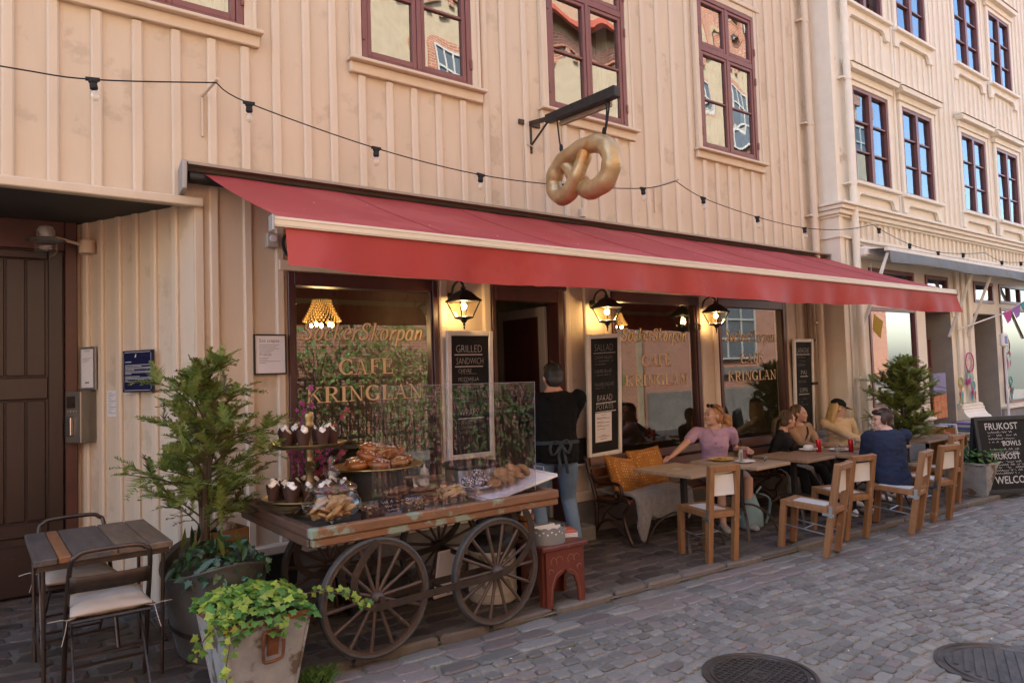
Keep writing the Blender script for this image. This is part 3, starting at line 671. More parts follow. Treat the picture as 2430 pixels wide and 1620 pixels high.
def nb_window(a, b, z0, z1):
    y = NY; F = .05; cx = (a + b) / 2
    mb = MB(); mb.box((a, y - .03, z0), (a + F, y + .08, z1)); mb.box((b - F, y - .03, z0), (b, y + .08, z1)); mb.box((a + F, y - .029, z0), (b - F, y + .08, z0 + F)); mb.box((a + F, y - .029, z1 - F), (b - F, y + .08, z1)); mb.box((cx - .042, y - .031, z0 + F), (cx + .042, y + .08, z1 - F))
    hh = (z1 - z0 - 2 * F) / 3
    for sx0, sx1 in ((a + F, cx - .042), (cx + .042, b - F)):
        for i in (1, 2): mb.box((sx0, y - .012, z0 + F + hh * i - .011), (sx1, y + .05, z0 + F + hh * i + .011))
    w = mb.build('window', W_FRAME, nb)
    for sx0, sx1 in ((a + F, cx - .042), (cx + .042, b - F)):
        for i in range(3):
            t1, t2 = rg.uniform(-.004, .004), rg.uniform(-.004, .004); q0 = z0 + F + hh * i + (.011 if i else 0); q1 = z0 + F + hh * (i + 1) - (.011 if i < 2 else 0)
            p = MB(); p.quad((sx0, y + .02 - t1 - t2, q0), (sx1, y + .02 + t1 - t2, q0), (sx1, y + .02 + t1 + t2, q1), (sx0, y + .02 - t1 + t2, q1)); p.build('pane', G_NB, w)
    m = MB(); m.box((a - .09, y - .045, z0 - .02), (a - .003, y, z1 + .08)); m.build('architrave', W_CREAM2, w, bevel=.006)
    m = MB(); m.box((b + .003, y - .045, z0 - .02), (b + .09, y, z1 + .08)); m.build('architrave', W_CREAM2, w, bevel=.006)
    m = MB(); m.box((a - .002, y - .044, z1 + .003), (b + .002, y, z1 + .08)); m.build('architrave', W_CREAM2, w, bevel=.006)
    m = MB(); m.box((a - .13, y - .07, z1 + .081), (b + .13, y, z1 + .19)); m.poly([(a - .16, z1 + .191), (b + .16, z1 + .191), (b + .20, z1 + .25), (b + .20, z1 + .28), (a - .20, z1 + .28), (a - .20, z1 + .25)], .15, Matrix.Translation((0, y - .151, 0)))
    m.add([(a - .21, y - .17, z1 + .281), (b + .21, y - .17, z1 + .281), (b + .21, y, z1 + .36), (a - .21, y, z1 + .36), (a - .21, y, z1 + .281), (b + .21, y, z1 + .281)], [(0, 1, 2, 3), (0, 3, 4), (1, 5, 2)])
    m.build('lintel_hood', W_CREAM2, w, bevel=.005)
    m = MB(); m.box((a - .16, y - .12, z0 - .055), (b + .16, y, z0 - .004)); m.build('sill', W_CREAM2, w, bevel=.006)
    A0, B0 = a - .15, b + .15; zb = z0 - .20; zt = z0 - .056                      # apron with an arched lower edge
    pts = [(A0, zt), (A0, zb - .10), (A0 + .13, zb - .10), (A0 + .16, zb - .02), (A0 + .22, zb + .03), (B0 - .22, zb + .03), (B0 - .16, zb - .02), (B0 - .13, zb - .10), (B0, zb - .10), (B0, zt)]
    m = MB(); m.poly(pts[::-1], .05, Matrix.Translation((0, y - .06, 0))); m.build('apron', W_CREAM2, w)
for a, b in NW:
    nb_window(a, b, 4.275, 5.72); nb_window(a, b, 6.98, 8.45)
# ground floor of the neighbour: plinth, sills, shop glass, doors
M_BLUEG = mat('blue_grey_plinth', (.26, .26, .27), (.21, .21, .215), .8, scale=6, bump=.15)
def nbox(name, a, b, m, p=nb, bevel=.006):
    q = MB(); q.box(a, b); return q.build(name, m, p, bevel=bevel)
for a, b in ((10.3, 12.42), (15.44, 22)):
    nbox('plinth', (a, NY - .05, -.4), (b, NY + .02, .66), M_BLUEG); nbox('sill_stone', (a, NY - .10, .661), (b, NY + .02, .71), W_CREAM2)
nbox('plinth', (13.44, NY - .09, -.4), (14.38, NY + .02, .55), M_BLUEG)
q = MB(); og = [(-.001, .551), (-.20, .551), (-.205, .60), (-.19, .625), (-.15, .65), (-.115, .70), (-.10, .75), (-.105, .77), (-.08, .79), (-.085, .82), (-.06, .84), (-.001, .86)]; q.poly([(y_, z_) for y_, z_ in og], .90, frame((13.47, NY, 0), (0, 1, 0), (1, 0, 0), (0, 0, 1))); q.build('pilaster_base', W_CREAM2, nb)
for xa, xb in ((13.60, 13.74), (13.84, 13.98), (14.10, 14.24)): nbox('pilaster_rib', (xa, NY - .05, .861), (xb, NY - .001, 3.3), W_CREAM2)
for a, b, z0, z1 in ((10.55, 12.08, .95, 2.44), (15.66, 17.3, .75, 2.58), (10.62, 12.08, 2.60, 3.03), (12.5, 13.36, 2.60, 3.03), (14.46, 15.36, 2.64, 3.03), (15.66, 17.3, 2.66, 3.03)):
    q = MB(); y = NY; F = .055; q.box((a, y - .02, z0), (a + F, y + .06, z1)); q.box((b - F, y - .02, z0), (b, y + .06, z1)); q.box((a + F, y - .019, z0), (b - F, y + .06, z0 + F)); q.box((a + F, y - .019, z1 - F), (b - F, y + .06, z1))
    if z0 > 2.65 and a > 15:
        for xx in (16.2, 16.75): q.box((xx - .025, y - .018, z0 + F), (xx + .025, y + .05, z1 - F))
    w = q.build('shop_window', W_FRAME, nb); p = MB(); p.quad((a + F, y + .02, z0 + F), (b - F, y + .02, z0 + F), (b - F, y + .02, z1 - F), (a + F, y + .02, z1 - F)); p.build('glass_pane', G_UP, w)
M_DGREY = mat('grey_door_reveal', (.34, .30, .26), (.29, .26, .225), .6, scale=5)
for a, b in ((12.445, 13.415), (14.405, 15.415)):
    q = MB(); q.quad((b, NY, -.35), (b, NY + .9, -.35), (b, NY + .9, 2.436), (b, NY, 2.436)); q.quad((a, NY + .9, -.35), (a, NY, -.35), (a, NY, 2.44), (a, NY + .9, 2.44)); q.quad((a, NY + .9, -.35), (b, NY + .9, -.35), (b, NY + .9, 2.44), (a, NY + .9, 2.44)); q.quad((a, NY, 2.434), (b, NY, 2.434), (b, NY + .9, 2.434), (a, NY + .9, 2.434))
    for s in range(3): q.box((a, NY - .02 + .25 * s, -.4), (b, NY + .9, -.02 + .14 * s))
    q.build('doorway', M_DGREY, nb)
gt = MB(); gy = NY + .30
for xx in (12.5, 13.28): gt.box((xx, gy, .3), (xx + .04, gy + .03, 2.0))
for zz in (.32, 1.45, 1.97): gt.box((12.54, gy, zz), (13.28, gy + .03, zz + .035))
for i in range(6): gt.box((12.62 + i * .115, gy + .008, .35), (12.635 + i * .115, gy + .022, 1.97))
gt.bar((12.56, gy + .015, .9), (13.27, gy + .015, 1.5), .02, .02); gt.build('gate', W_FRAME, nb)
mb = MB(); mb.tube([(10.13, NY - .09, 10.3), (10.13, NY - .09, .5), (10.10, NY - .13, .30)], .052, 14); dp = mb.build('downpipe', W_CREAM2, nb, smooth=.8)
for z in (8.0, 5.75, 4.2, 2.6, 1.4):
    mb = MB(); mb.tube([(10.13, NY - .09, z - .03), (10.13, NY - .09, z + .03)], .058, 14); mb.box((10.0, NY - .1, z - .012), (10.08, NY, z + .012)); mb.build('pipe_collar', W_CREAM2, dp, smooth=.8)
nbox('vent', (13.46, NY - .02, 2.35), (13.56, NY - .001, 2.62), W_CREAM2)

# ------------------------------------------------------------------ across the street: brick house, hedge (seen in the panes)
M_YEL = mat('yellow_plaster', (.42, .355, .25), (.36, .30, .21), .85, scale=4, bump=.2, bscale=12)
def brickmat():
    m = mat('red_brick', (.36, .13, .075), None, .85); N = m.node_tree.nodes; L = m.node_tree.links; b = N['Principled BSDF']
    tc = N.new('ShaderNodeTexCoord'); mp = N.new('ShaderNodeMapping'); mp.inputs['Rotation'].default_value = (R(90), 0, 0); bt = N.new('ShaderNodeTexBrick')
    bt.inputs['Scale'].default_value = 1; bt.inputs['Brick Width'].default_value = .25; bt.inputs['Row Height'].default_value = .075; bt.inputs['Mortar Size'].default_value = .009
    bt.inputs['Color1'].default_value = (.40, .15, .085, 1); bt.inputs['Color2'].default_value = (.29, .105, .06, 1); bt.inputs['Mortar'].default_value = (.42, .36, .30, 1)
    L.new(tc.outputs['Object'], mp.inputs[0]); L.new(mp.outputs[0], bt.inputs['Vector']); L.new(bt.outputs[0], b.inputs['Base Color']); return m
M_BRICK = brickmat()
op = thing('brick_house', 'yellow plastered house with red brick bands across the street, mirrored in the panes', 'building', (0, -9.8, 0))
mb = MB(); mb.box((-12, -7, -.6), (16.5, 0, 12.2)); mb.box((16.5, -7, -.6), (30.6, .35, 16.5)); mb.build('wall', M_YEL, op)
mb = MB(); mb.box((16.4, .351, -.6), (30.7, .42, 4.7)); mb.box((-12, .001, -.6), (16.4, .05, 4.2))
for z0, z1 in ((7.1, 7.5), (11.2, 11.6)): mb.box((-12, .001, z0), (16.4, .10, z1))
for z0, z1 in ((8.3, 8.8), (12.3, 12.8), (15.9, 16.5)): mb.box((16.4, .352, z0), (30.7, .46, z1))
for i in range(57): mb.box((-12 + i * .5, .002, 6.85), (-11.8 + i * .5, .085, 7.1)); mb.box((-12 + i * .5, .002, 10.95), (-11.8 + i * .5, .085, 11.2))
for i in range(28): mb.box((16.5 + i * .5, .353, 12.0), (16.7 + i * .5, .45, 12.3))
for xx in (17.2, 20.2, 23.2, 26.2, 29.2): mb.box((xx, .353, 12.9), (xx + .5, .44, 15.8)); mb.box((xx - .02, .3531, 4.9), (xx + .28, .43, 8.2))
mb.build('brick_band', M_BRICK, op)
mb = MB(); mb.quad((-12.3, .6, 12.0), (16.6, .6, 12.0), (16.6, -4, 15.4), (-12.3, -4, 15.4)); mb.box((-12.3, .45, 11.9), (16.6, .62, 12.05)); mb.quad((16.3, .9, 16.4), (30.9, .9, 16.4), (30.9, -4, 19), (16.3, -4, 19)); mb.build('roof', mat('bright_red_roof', (.45, .10, .06), (.36, .08, .05), .7, scale=10), op)
M_OWIN = mat('dark_reflecting_window', (.10, .12, .14), None, .15); M_OFR = mat('grey_window_frame', (.45, .45, .42), None, .6)
def opwin(cx, z0, z1, w, y):
    q = MB(); q.poly([(cx - w / 2 - .2, z0 - .2), (cx + w / 2 + .2, z0 - .2)] + [(cx + (w / 2 + .25) * math.cos(t), z1 + .35 * math.sin(t)) for t in [math.pi * i / 8 for i in range(9)]], -.05, Matrix.Translation((0, y, 0))); b_ = q.build('brick_arch', M_BRICK, op)
    q = MB(); q.box((cx - w / 2, y + .001, z0), (cx + w / 2, y + .08, z1)); q.build('glass_pane', M_OWIN, b_)
    q = MB()
    for i in range(4): u = cx - w / 2 + w * i / 3; q.box((u - .03, y + .081, z0), (u + .03, y + .12, z1))
    for i in range(4): u = z0 + (z1 - z0) * i / 3; q.box((cx - w / 2, y + .082, u - .03), (cx + w / 2, y + .121, u + .03))
    q.build('window_frame', M_OFR, b_)
for cx in (6.6, 10.2, 13.4): opwin(cx, 4.9, 6.5, 1.3, .06); opwin(cx - .6, 8.3, 10.0, 1.1, .06)
for cx in (18.7, 21.7, 24.7, 27.7): opwin(cx, 9.3, 11.2, 1.5, .47); opwin(cx, 5.3, 7.4, 1.5, .47); opwin(cx, 13.0, 15.0, 1.2, .47)
opwin(20.8, 1.9, 3.9, 2.4, .43); opwin(25.4, 1.9, 3.9, 2.4, .43)
mb = MB(); mb.box((16.4, .421, -.6), (30.7, .50, .9)); mb.box((19.3, .421, 1.35), (22.3, .60, 1.6)); mb.build('plinth', W_STONE, op)

def leaf_quad(mb, p, n, s, rnd, asp=.55):
    n = n.normalized(); u = n.orthogonal().normalized(); a = rnd.uniform(0, 6.283); u = u * math.cos(a) + n.cross(u) * math.sin(a); w = n.cross(u)
    mb.add([p - u * s, p + w * s * asp, p + u * s, p - w * s * asp], [(0, 1, 2, 3)])
def foliage(name, base, hi, rough=.55, tr=.3): return mat(name, base, hi, rough, scale=3.5, trans=tr, rand=.3, island=True)
M_HEDGE = foliage('hedge_leaf', (.09, .16, .035), (.17, .24, .06))
hd = thing('climbing_hedge', 'leafy green hedge on a fence across the street, mirrored in the shop windows', 'hedge', (0, -9.2, 0))
mb = MB(); rl = random.Random(3)
for i in range(6500):
    x = rl.uniform(2.0, 15.2); z = min(2.85 + .15 * math.sin(x * 2), abs(rl.gauss(1.9, .75))); 
    if noise.noise(V((x * 1.3, 0, z * 1.5))) < -.28: continue
    leaf_quad(mb, V((x, rl.uniform(-.2, .25), z)), V((rl.uniform(-.6, .6), 1, rl.uniform(-.2, .9))), rl.uniform(.035, .075), rl)
mb.build('foliage', M_HEDGE, hd)
mb = MB()
for i in range(66): mb.box((2.0 + i * .2, -.02, -.3), (2.03 + i * .2, .01, 1.7))
mb.box((2, -.03, 1.6), (15.2, .02, 1.66)); mb.box((2, -.03, .3), (15.2, .02, .36)); mb.build('fence', M_IRON, hd)
mb = MB()
for i in range(40):
    x = rl.uniform(2.2, 15); P = [(x + .15 * math.sin(k + i), rl.uniform(-.1, .1), k * .5 - .3) for k in range(6)]; mb.tube(spline(P, 3), .015, 5)
mb.build('stem', mat('brown_stem', (.08, .055, .035), None, .9), hd)

# ------------------------------------------------------------------ red awning
aw = thing('red_awning', 'wide red fabric awning with deep valance stretched over the cafe front', 'awning', (1.2, -.1, 3.1))
AWO = V((1.2, -.1, 3.1))
M_RED = mat('red_awning_cloth', (.38, .034, .033), (.34, .030, .029), .58, scale=1.6, c3=(.40, .052, .048), s3=1.1, t3=.5, trans=.14, bump=.06, bscale=400)
M_ALU = mat('pale_aluminium', (.62, .57, .49), (.55, .50, .43), .42, metal=.35, scale=4, stretch=(.2, 4, 4))
M_ALU2 = mat('weathered_cassette', (.33, .285, .24), (.27, .235, .20), .5, metal=.3, scale=6, stretch=(.2, 4, 4))
M_CAP = mat('grey_end_cap', (.36, .34, .33), (.30, .285, .28), .45, metal=.3, scale=5)
def L(p): return V(p) - AWO
mb = MB(); mb.add([L(p) for x in (1.20, 9.785) for p in ((x, -.002, 3.13), (x, -.10, 3.185), (x, -.175, 3.185), (x, -.175, 3.165), (x, -.10, 3.16), (x, -.002, 3.10))], [(0, 1, 7, 6), (1, 2, 8, 7), (2, 3, 9, 8), (3, 4, 10, 9), (4, 5, 11, 10)]); mb.build('cassette_hood', M_ALU2, aw)
mb = MB(); mb.poly([(-.002, 3.135), (-.10, 3.19), (-.18, 3.19), (-.165, 2.99), (-.002, 2.96)][::-1], .03, frame(V((1.165, 0, 0)) - AWO, (0, 1, 0), (1, 0, 0), (0, 0, 1))); mb.build('end_cap', M_CAP, aw, bevel=.004)
mb = MB(); mb.poly([(-.002, 3.135), (-.10, 3.19), (-.18, 3.19), (-.165, 2.99), (-.002, 2.96)][::-1], .03, frame(V((9.772, 0, 0)) - AWO, (0, 1, 0), (1, 0, 0), (0, 0, 1))); mb.build('end_cap', M_CAP, aw, bevel=.004)
mb = MB(); mb.tube([L((1.22, -.10, 3.09)), L((9.76, -.10, 3.09))], .045, 12); mb.build('roller', M_IRON, aw, smooth=.8)
mb = MB(); nx, ny = 110, 10; vs = []
for i in range(nx + 1):
    x = 1.32 + (9.74 - 1.32) * i / nx
    for j in range(ny + 1):
        t = j / ny; sag = -.018 * math.sin(math.pi * t) * (1 + .35 * math.sin(x * 2.1)) + .0025 * math.sin(x * 9 + t * 4)
        vs.append(L((x, -.13 + (-1.75 + .13) * t, 3.118 + (2.478 - 3.118) * t + sag)))
mb.add(vs, [(i * (ny + 1) + j, (i + 1) * (ny + 1) + j, (i + 1) * (ny + 1) + j + 1, i * (ny + 1) + j + 1) for i in range(nx) for j in range(ny)]); cl = mb.build('cloth', M_RED, aw, smooth=3.1)
for k in range(1, 8):
    x = 1.32 + 8.42 * k / 8 + .02; sm = MB(); P = []
    for j in range(ny + 1):
        t = j / ny; P.append(L((x, -.13 - 1.62 * t, 3.1215 - .64 * t - .018 * math.sin(math.pi * t) * (1 + .35 * math.sin(x * 2.1)))))
    sm.tube(P, .004, 4, flat=.5); sm.build('seam', M_RED, cl)
mb = MB(); rd = random.Random(5)
for i in range(70):
    x = rd.uniform(1.6, 9.5); t = rd.random(); p = L((x, -.13 - 1.62 * t, 3.124 - .64 * t - .018 * math.sin(math.pi * t) * (1 + .35 * math.sin(x * 2.1)))); s = rd.uniform(.003, .011)
    mb.add([p + V((-s, 0, 0)), p + V((0, -s, -.4 * s)), p + V((s * .8, 0, 0)), p + V((0, s, .4 * s))], [(0, 1, 2, 3)])
mb.build('bird_dropping', M_PAPER, cl)
mb = MB()
mb.box(L((1.25, -1.785, 2.428)), L((9.745, -1.735, 2.482)))
for z in (2.440, 2.470): mb.box(L((1.252, -1.788, z - .005)), L((9.743, -1.7851, z + .005)))
br = mb.build('front_bar', M_ALU, aw, bevel=.004)
mb = MB(); mb.box(L((1.238, -1.795, 2.405)), L((1.2499, -1.73, 2.49))); mb.box(L((9.7451, -1.795, 2.405)), L((9.757, -1.73, 2.49))); mb.build('bar_cap', M_CAP, br, bevel=.003)
mb = MB(); nx, nz = 260, 7; vs = []
for i in range(nx + 1):
    x = 1.315 + (9.80 - 1.315) * i / nx; e = max(0, (x - 9.3) / .5)
    for j in range(nz + 1):
        t = j / nz; w = .020 * math.sin(x * 3.1) + .013 * math.sin(x * 7.3 + 1) + .006 * math.sin(x * 15.7) + .016 * noise.noise(V((x * 1.7, 0, 3)))
        bot = 2.205 + .012 * math.sin(x * 1.9) + .004 * math.sin(x * 6.1) + (.008 if x < 3 else 0)
        vs.append(L((x - .02 * (1 - t) * (e > 0) , -1.768 + w * t * 1.6 - .03 * e * t * t, 2.432 + (bot - 2.432) * t)))
mb.add(vs, [(i * (nz + 1) + j, i * (nz + 1) + j + 1, (i + 1) * (nz + 1) + j + 1, (i + 1) * (nz + 1) + j) for i in range(nx) for j in range(nz)]); vl = mb.build('valance', M_RED, aw, smooth=3.1)
for x0 in (2.4, 8.6, 5.5):
    for s in (1,):
        mb = MB(); a = L((x0, -.12, 2.98)); e = L((x0 + .55, -.95, 2.72)); b = L((x0 - .1, -1.74, 2.46)); mb.bar(a, e, .05, .05); mb.bar(e, b, .04, .045); mb.build('folding_arm', M_ALU, aw, bevel=.005)

# ------------------------------------------------------------------ pretzel sign
ps = thing('pretzel_sign', 'golden pretzel shop sign roped under a black beam bracket above the awning', 'sign', (4.434, -.0, 4.05)); PO = V((4.434, 0, 4.05))
M_PRETZ = mat('worn_gold_paint', (.50, .37, .20), (.36, .24, .11), .34, metal=.45, scale=5, bump=.3, bscale=22, c3=(.42, .20, .06), s3=3.2, t3=.60, rr=.1)
q = lambda y, z: V((0, y, z)) - V((0, 0, 4.05))
path = [(.0, -.50, 3.62), (.02, -.56, 3.52), (.035, -.62, 3.43), (.04, -.69, 3.35), (.025, -.78, 3.275), (0, -.91, 3.25), (0, -1.04, 3.285), (0, -1.115, 3.38), (0, -1.125, 3.48), (0, -1.08, 3.58), (0, -.98, 3.64), (0, -.83, 3.66), (0, -.66, 3.645), (0, -.50, 3.605), (0, -.395, 3.53), (0, -.35, 3.43), (0, -.38, 3.33), (0, -.46, 3.272), (-.01, -.56, 3.27), (-.035, -.655, 3.33), (-.035, -.725, 3.42), (-.02, -.785, 3.53), (0, -.825, 3.64)]
sp_ = spline([V((x, y, z - 4.05)) for x, y, z in path], 5); n = len(sp_); rr_ = [.080 + .010 * math.sin(math.pi * min(1, max(0, i / n * 1.9))) - .016 * max(0, 1 - min(i, n - 1 - i) / 18) + .004 * math.sin(i * .9) for i in range(n)]
mb = MB(); mb.tube(sp_, rr_, 18); mb.ell(sp_[0], .05); mb.ell(sp_[-1], .05); mb.build('pretzel', M_PRETZ, ps, smooth=3.1)
mb = MB(); mb.poly([(-.29, .057), (-.29, -.023), (-1.23, -.075), (-1.23, .02), (-1.21, .03), (-1.15, .03)][::-1], .075, frame((-.037, 0, 0), (0, 1, 0), (1, 0, 0), (0, 0, 1))); mb.build('beam', M_IRON, ps, bevel=.006)
mb = MB(); mb.box((-.135, -.02, .035), (.135, 0, .085)); mb.box((-.026, -.021, -.24), (.026, 0, .036)); mb.bar((0, -.01, .06), (0, -.31, .02), .035, .04); mb.bar((0, -.01, -.18), (0, -.29, -.01), .018, .018); mb.build('wall_bracket', M_IRON2, ps, bevel=.003)
mb = MB(); mb.bar((.055, -.42, -.05), (.07, -1.08, -.07), .03, .05); mb.build('wood_slat', mat('split_wood', (.33, .26, .19), (.22, .17, .12), .8, scale=10, stretch=(8, .5, 8), bump=.3), ps)
M_ROPE = mat('black_rope', (.012, .012, .013), None, .85)
for P in ([(0, -.43, -.03), (.0, -.45, -.2), (0, -.475, -.37)], [(.01, -1.12, -.07), (0, -1.10, -.22), (0, -1.05, -.38)], [(-.012, -1.10, -.07), (-.012, -1.10, -.2), (0, -1.05, -.38)]):
    mb = MB(); mb.tube(spline(P, 4), .008, 6); mb.ell(V(P[-1]) + V((0, 0, .05)), (.018, .02, .045)); mb.build('rope', M_ROPE, ps)
mb = MB(); mb.tube(spline([(.02, -.02, -.14), (.03, -.05, -.19), (-.03, -.04, -.17), (-.075, -.015, -.17), (-.085, -.008, -.3), (-.08, -.006, -.9)], 6), .006, 6); mb.build('cable', W_PEACH2, ps)

# ------------------------------------------------------------------ string lights
st = thing('string_lights', 'black festoon cable with clear bulbs hooked along the cafe and house fronts', 'string lights', (0, -.3, 3.5)); SO = V((0, -.3, 3.5))
cab = [(-1.2, -.3, 3.52), (.128, -.3, 3.557), (.607, -.3, 3.585), (1.36, -.31, 3.73), (1.588, -.3, 3.634), (2.594, -.3, 3.472), (3.617, -.3, 3.403), (4.622, -.3, 3.444), (5.743, -.3, 3.564), (6.28, -.31, 3.715), (6.767, -.3, 3.587), (7.825, -.3, 3.479), (8.868, -.32, 3.44), (9.75, -.41, 3.49), (10.52, -.45, 3.63), (10.667, -.45, 3.582), (11.64, -.45, 3.432), (12.65, -.45, 3.391), (13.66, -.45, 3.441), (14.6, -.45, 3.53), (15.4, -.45, 3.43), (16.4, -.45, 3.48), (17.5, -.45, 3.6)]
cab = [V(p) - SO for p in cab]; hook_i = (3, 9, 14, 19)
mb = MB(); seg = []; last = 0
for h in hook_i + (len(cab) - 1,): seg.append(cab[last:h + 1]); last = h
for s_ in seg:
    if len(s_) > 1: mb.tube(spline(s_, 6), .005, 6)
mb.build('cable', M_ROPE, st)
for h, y0 in zip(hook_i, (0, 0, NY, NY)):
    p = cab[h] + SO; m = MB(); w = V((p.x - .02, y0 - .01, p.z + .0)); m.tube([w - SO, V((p.x, p.y - .05, p.z + .012)) - SO], .011, 6); m.tube([w - SO, w + V((0, 0, -.30)) - SO], .009, 6); m.build('hook_bracket', W_PEACH2 if y0 == 0 else W_CREAM2, st)
sk = MB(); sk.lathe([(.026, -.004), (.027, -.02), (.021, -.024), (.024, -.045), (.024, -.062), (.019, -.066)], n=12); sk.box((-.04, -.012, -.008), (.04, .012, .010)); sk = sk.mesh('lamp_socket', M_ROPE, .7)
G_BULB = glass('clear_bulb_glass', .10, (.93, .92, .88), power=2.5)
bl = MB(); bl.lathe([(.012, -.066), (.026, -.085), (.032, -.105), (.028, -.128), (.014, -.142), (0, -.146)], n=14); bl = bl.mesh('bulb', G_BULB, 3.1)
for i, p in enumerate(cab):
    if i in hook_i or i in (0, 1, 13) or p.x > 17: continue
    o = obj('lamp_socket', sk, st); o.location = p; o.rotation_euler = (rd.uniform(-.12, .12), rd.uniform(-.12, .12), 0); obj('bulb', bl, o)

# ------------------------------------------------------------------ wall lanterns
M_BULBLIT = mat('lit_lamp_bulb', (1, .8, .5), None, .5, emit=(1, .62, .22), es=14)
def lantern(x, label):
    t = thing('wall_lantern', label, 'lantern', (x, -.215, 2.02), R(0), 'lit lanterns on the cafe front')
    def ring(r, z, n=4): return [V((r * math.cos(R(45 + 360 * i / n)), r * math.sin(R(45 + 360 * i / n)), z)) for i in range(n)]
    def hull(mb, rs):
        vs = [p for r, z in rs for p in ring(r, z)]; fs = [(i * 4 + j, i * 4 + (j + 1) % 4, i * 4 + 4 + (j + 1) % 4, i * 4 + 4 + j) for i in range(len(rs) - 1) for j in range(4)]; mb.add(vs, fs + [(3, 2, 1, 0), tuple((len(rs) - 1) * 4 + j for j in range(4))])
    m = MB(); hull(m, [(.165, .246), (.168, .256), (.125, .285), (.075, .33), (.03, .352)]); m.lathe([(.03, .35), (.02, .36), (.024, .372), (.010, .385), (.012, .395), (0, .41)], n=10); m.build('roof', M_IRON, t)
    m = MB(); hull(m, [(.03, .085), (.085, .10), (.088, .112), (.06, .118)]); m.lathe([(0, 0), (.008, .012), (.006, .035), (.014, .045), (.008, .055), (.022, .068), (.03, .088)], n=10); m.build('base', M_IRON, t)
    m = MB(); a, b = ring(.082, .114), ring(.150, .248)
    for i in range(4): m.bar(a[i], b[i], .010, .010)
    m.build('cage', M_IRON, t)
    m = MB(); a, b = ring(.078, .116), ring(.146, .246)
    for i in range(4): m.quad(a[i], a[(i + 1) % 4], b[(i + 1) % 4], b[i])
    m.build('glass_pane', G_LANT, t)
    m = MB(); m.ell((0, 0, .205), (.027, .027, .030)); m.build('bulb', M_BULBLIT, t, smooth=3.1)
    m = MB(); m.tube(spline([(0, .20, .30), (0, .16, .40), (0, .06, .44), (0, 0, .40)], 5), .011, 8); m.lathe([(.05, 0), (.05, .012), (.02, .02)], (0, .214, .30), 14, M=Matrix.Rotation(R(90), 3, 'X')); m.build('arm', M_IRON, t, smooth=.8)
    l = bpy.data.lights.new('lantern_light', 'POINT'); l.energy = 1.6; l.color = (1, .66, .30); l.shadow_soft_size = .03; lo = bpy.data.objects.new('lantern_light', l); col.objects.link(lo); lo.parent = t; lo.location = (0, 0, .165)
lantern(3.45, 'black iron wall lantern lit above the grilled sandwich board')
lantern(5.215, 'black iron wall lantern lit above the salad chalkboard')
lantern(7.02, 'black iron wall lantern with a coiled wire lit between two shop windows')
mb = MB()
for k in range(3): mb.tube([(6.83 + (.045 + .008 * k) * math.cos(i * .45), -.07 - .012 * k, 2.10 + (.05 - .006 * k) * math.sin(i * .45)) for i in range(14)], .005, 5, closed=True)
tag(mb.build('wire_coil', M_ROPE), 'small coil of black wire hanging beside a wall lantern', 'wire')

# ------------------------------------------------------------------ chalkboards and wall notices
def scrib(mb, x, z, ln, h, y, rnd):
    n = max(4, int(ln / (h * .55))); P = []
    for i in range(n + 1):
        if rnd.random() < .12 and i: continue
        P.append(V((x + ln * i / n, y, z + h * (.0 if i % 2 else rnd.uniform(.5, 1)))))
    for a, b in zip(P, P[1:]):
        if (b - a).length > h * 2.2: continue
        w = h * .10; mb.add([a + V((-w, 0, 0)), a + V((w, 0, 0)), b + V((w, 0, 0)), b + V((-w, 0, 0))], [(0, 1, 2, 3)])
FITS = {'GRILLED': 0.28, 'SANDWICH': 0.29, 'CHEVRE': 0.14, 'MOZZARELLA': 0.215, 'HALLOMI': 0.15, 'KYCKLING': 0.155, 'WRAPS': 0.2, 'KYCKLING, MANGO': 0.265, 'TONFISK/TUNA': 0.21, 'SKAGENRÖRA, LAX': 0.265, 'SALLAD': 0.26, 'CEASAR SALLAD': 0.25, 'CHEVRE SALLAD': 0.24, 'FALAFELSALLAD': 0.27, 'BAKAD': 0.21, 'POTATIS': 0.235, 'LASAGNE': 0.3, 'KÖTTFÄRS &': 0.18, 'VEGETARISK': 0.19, 'PAJ': 0.13, 'SOPPA': 0.2}
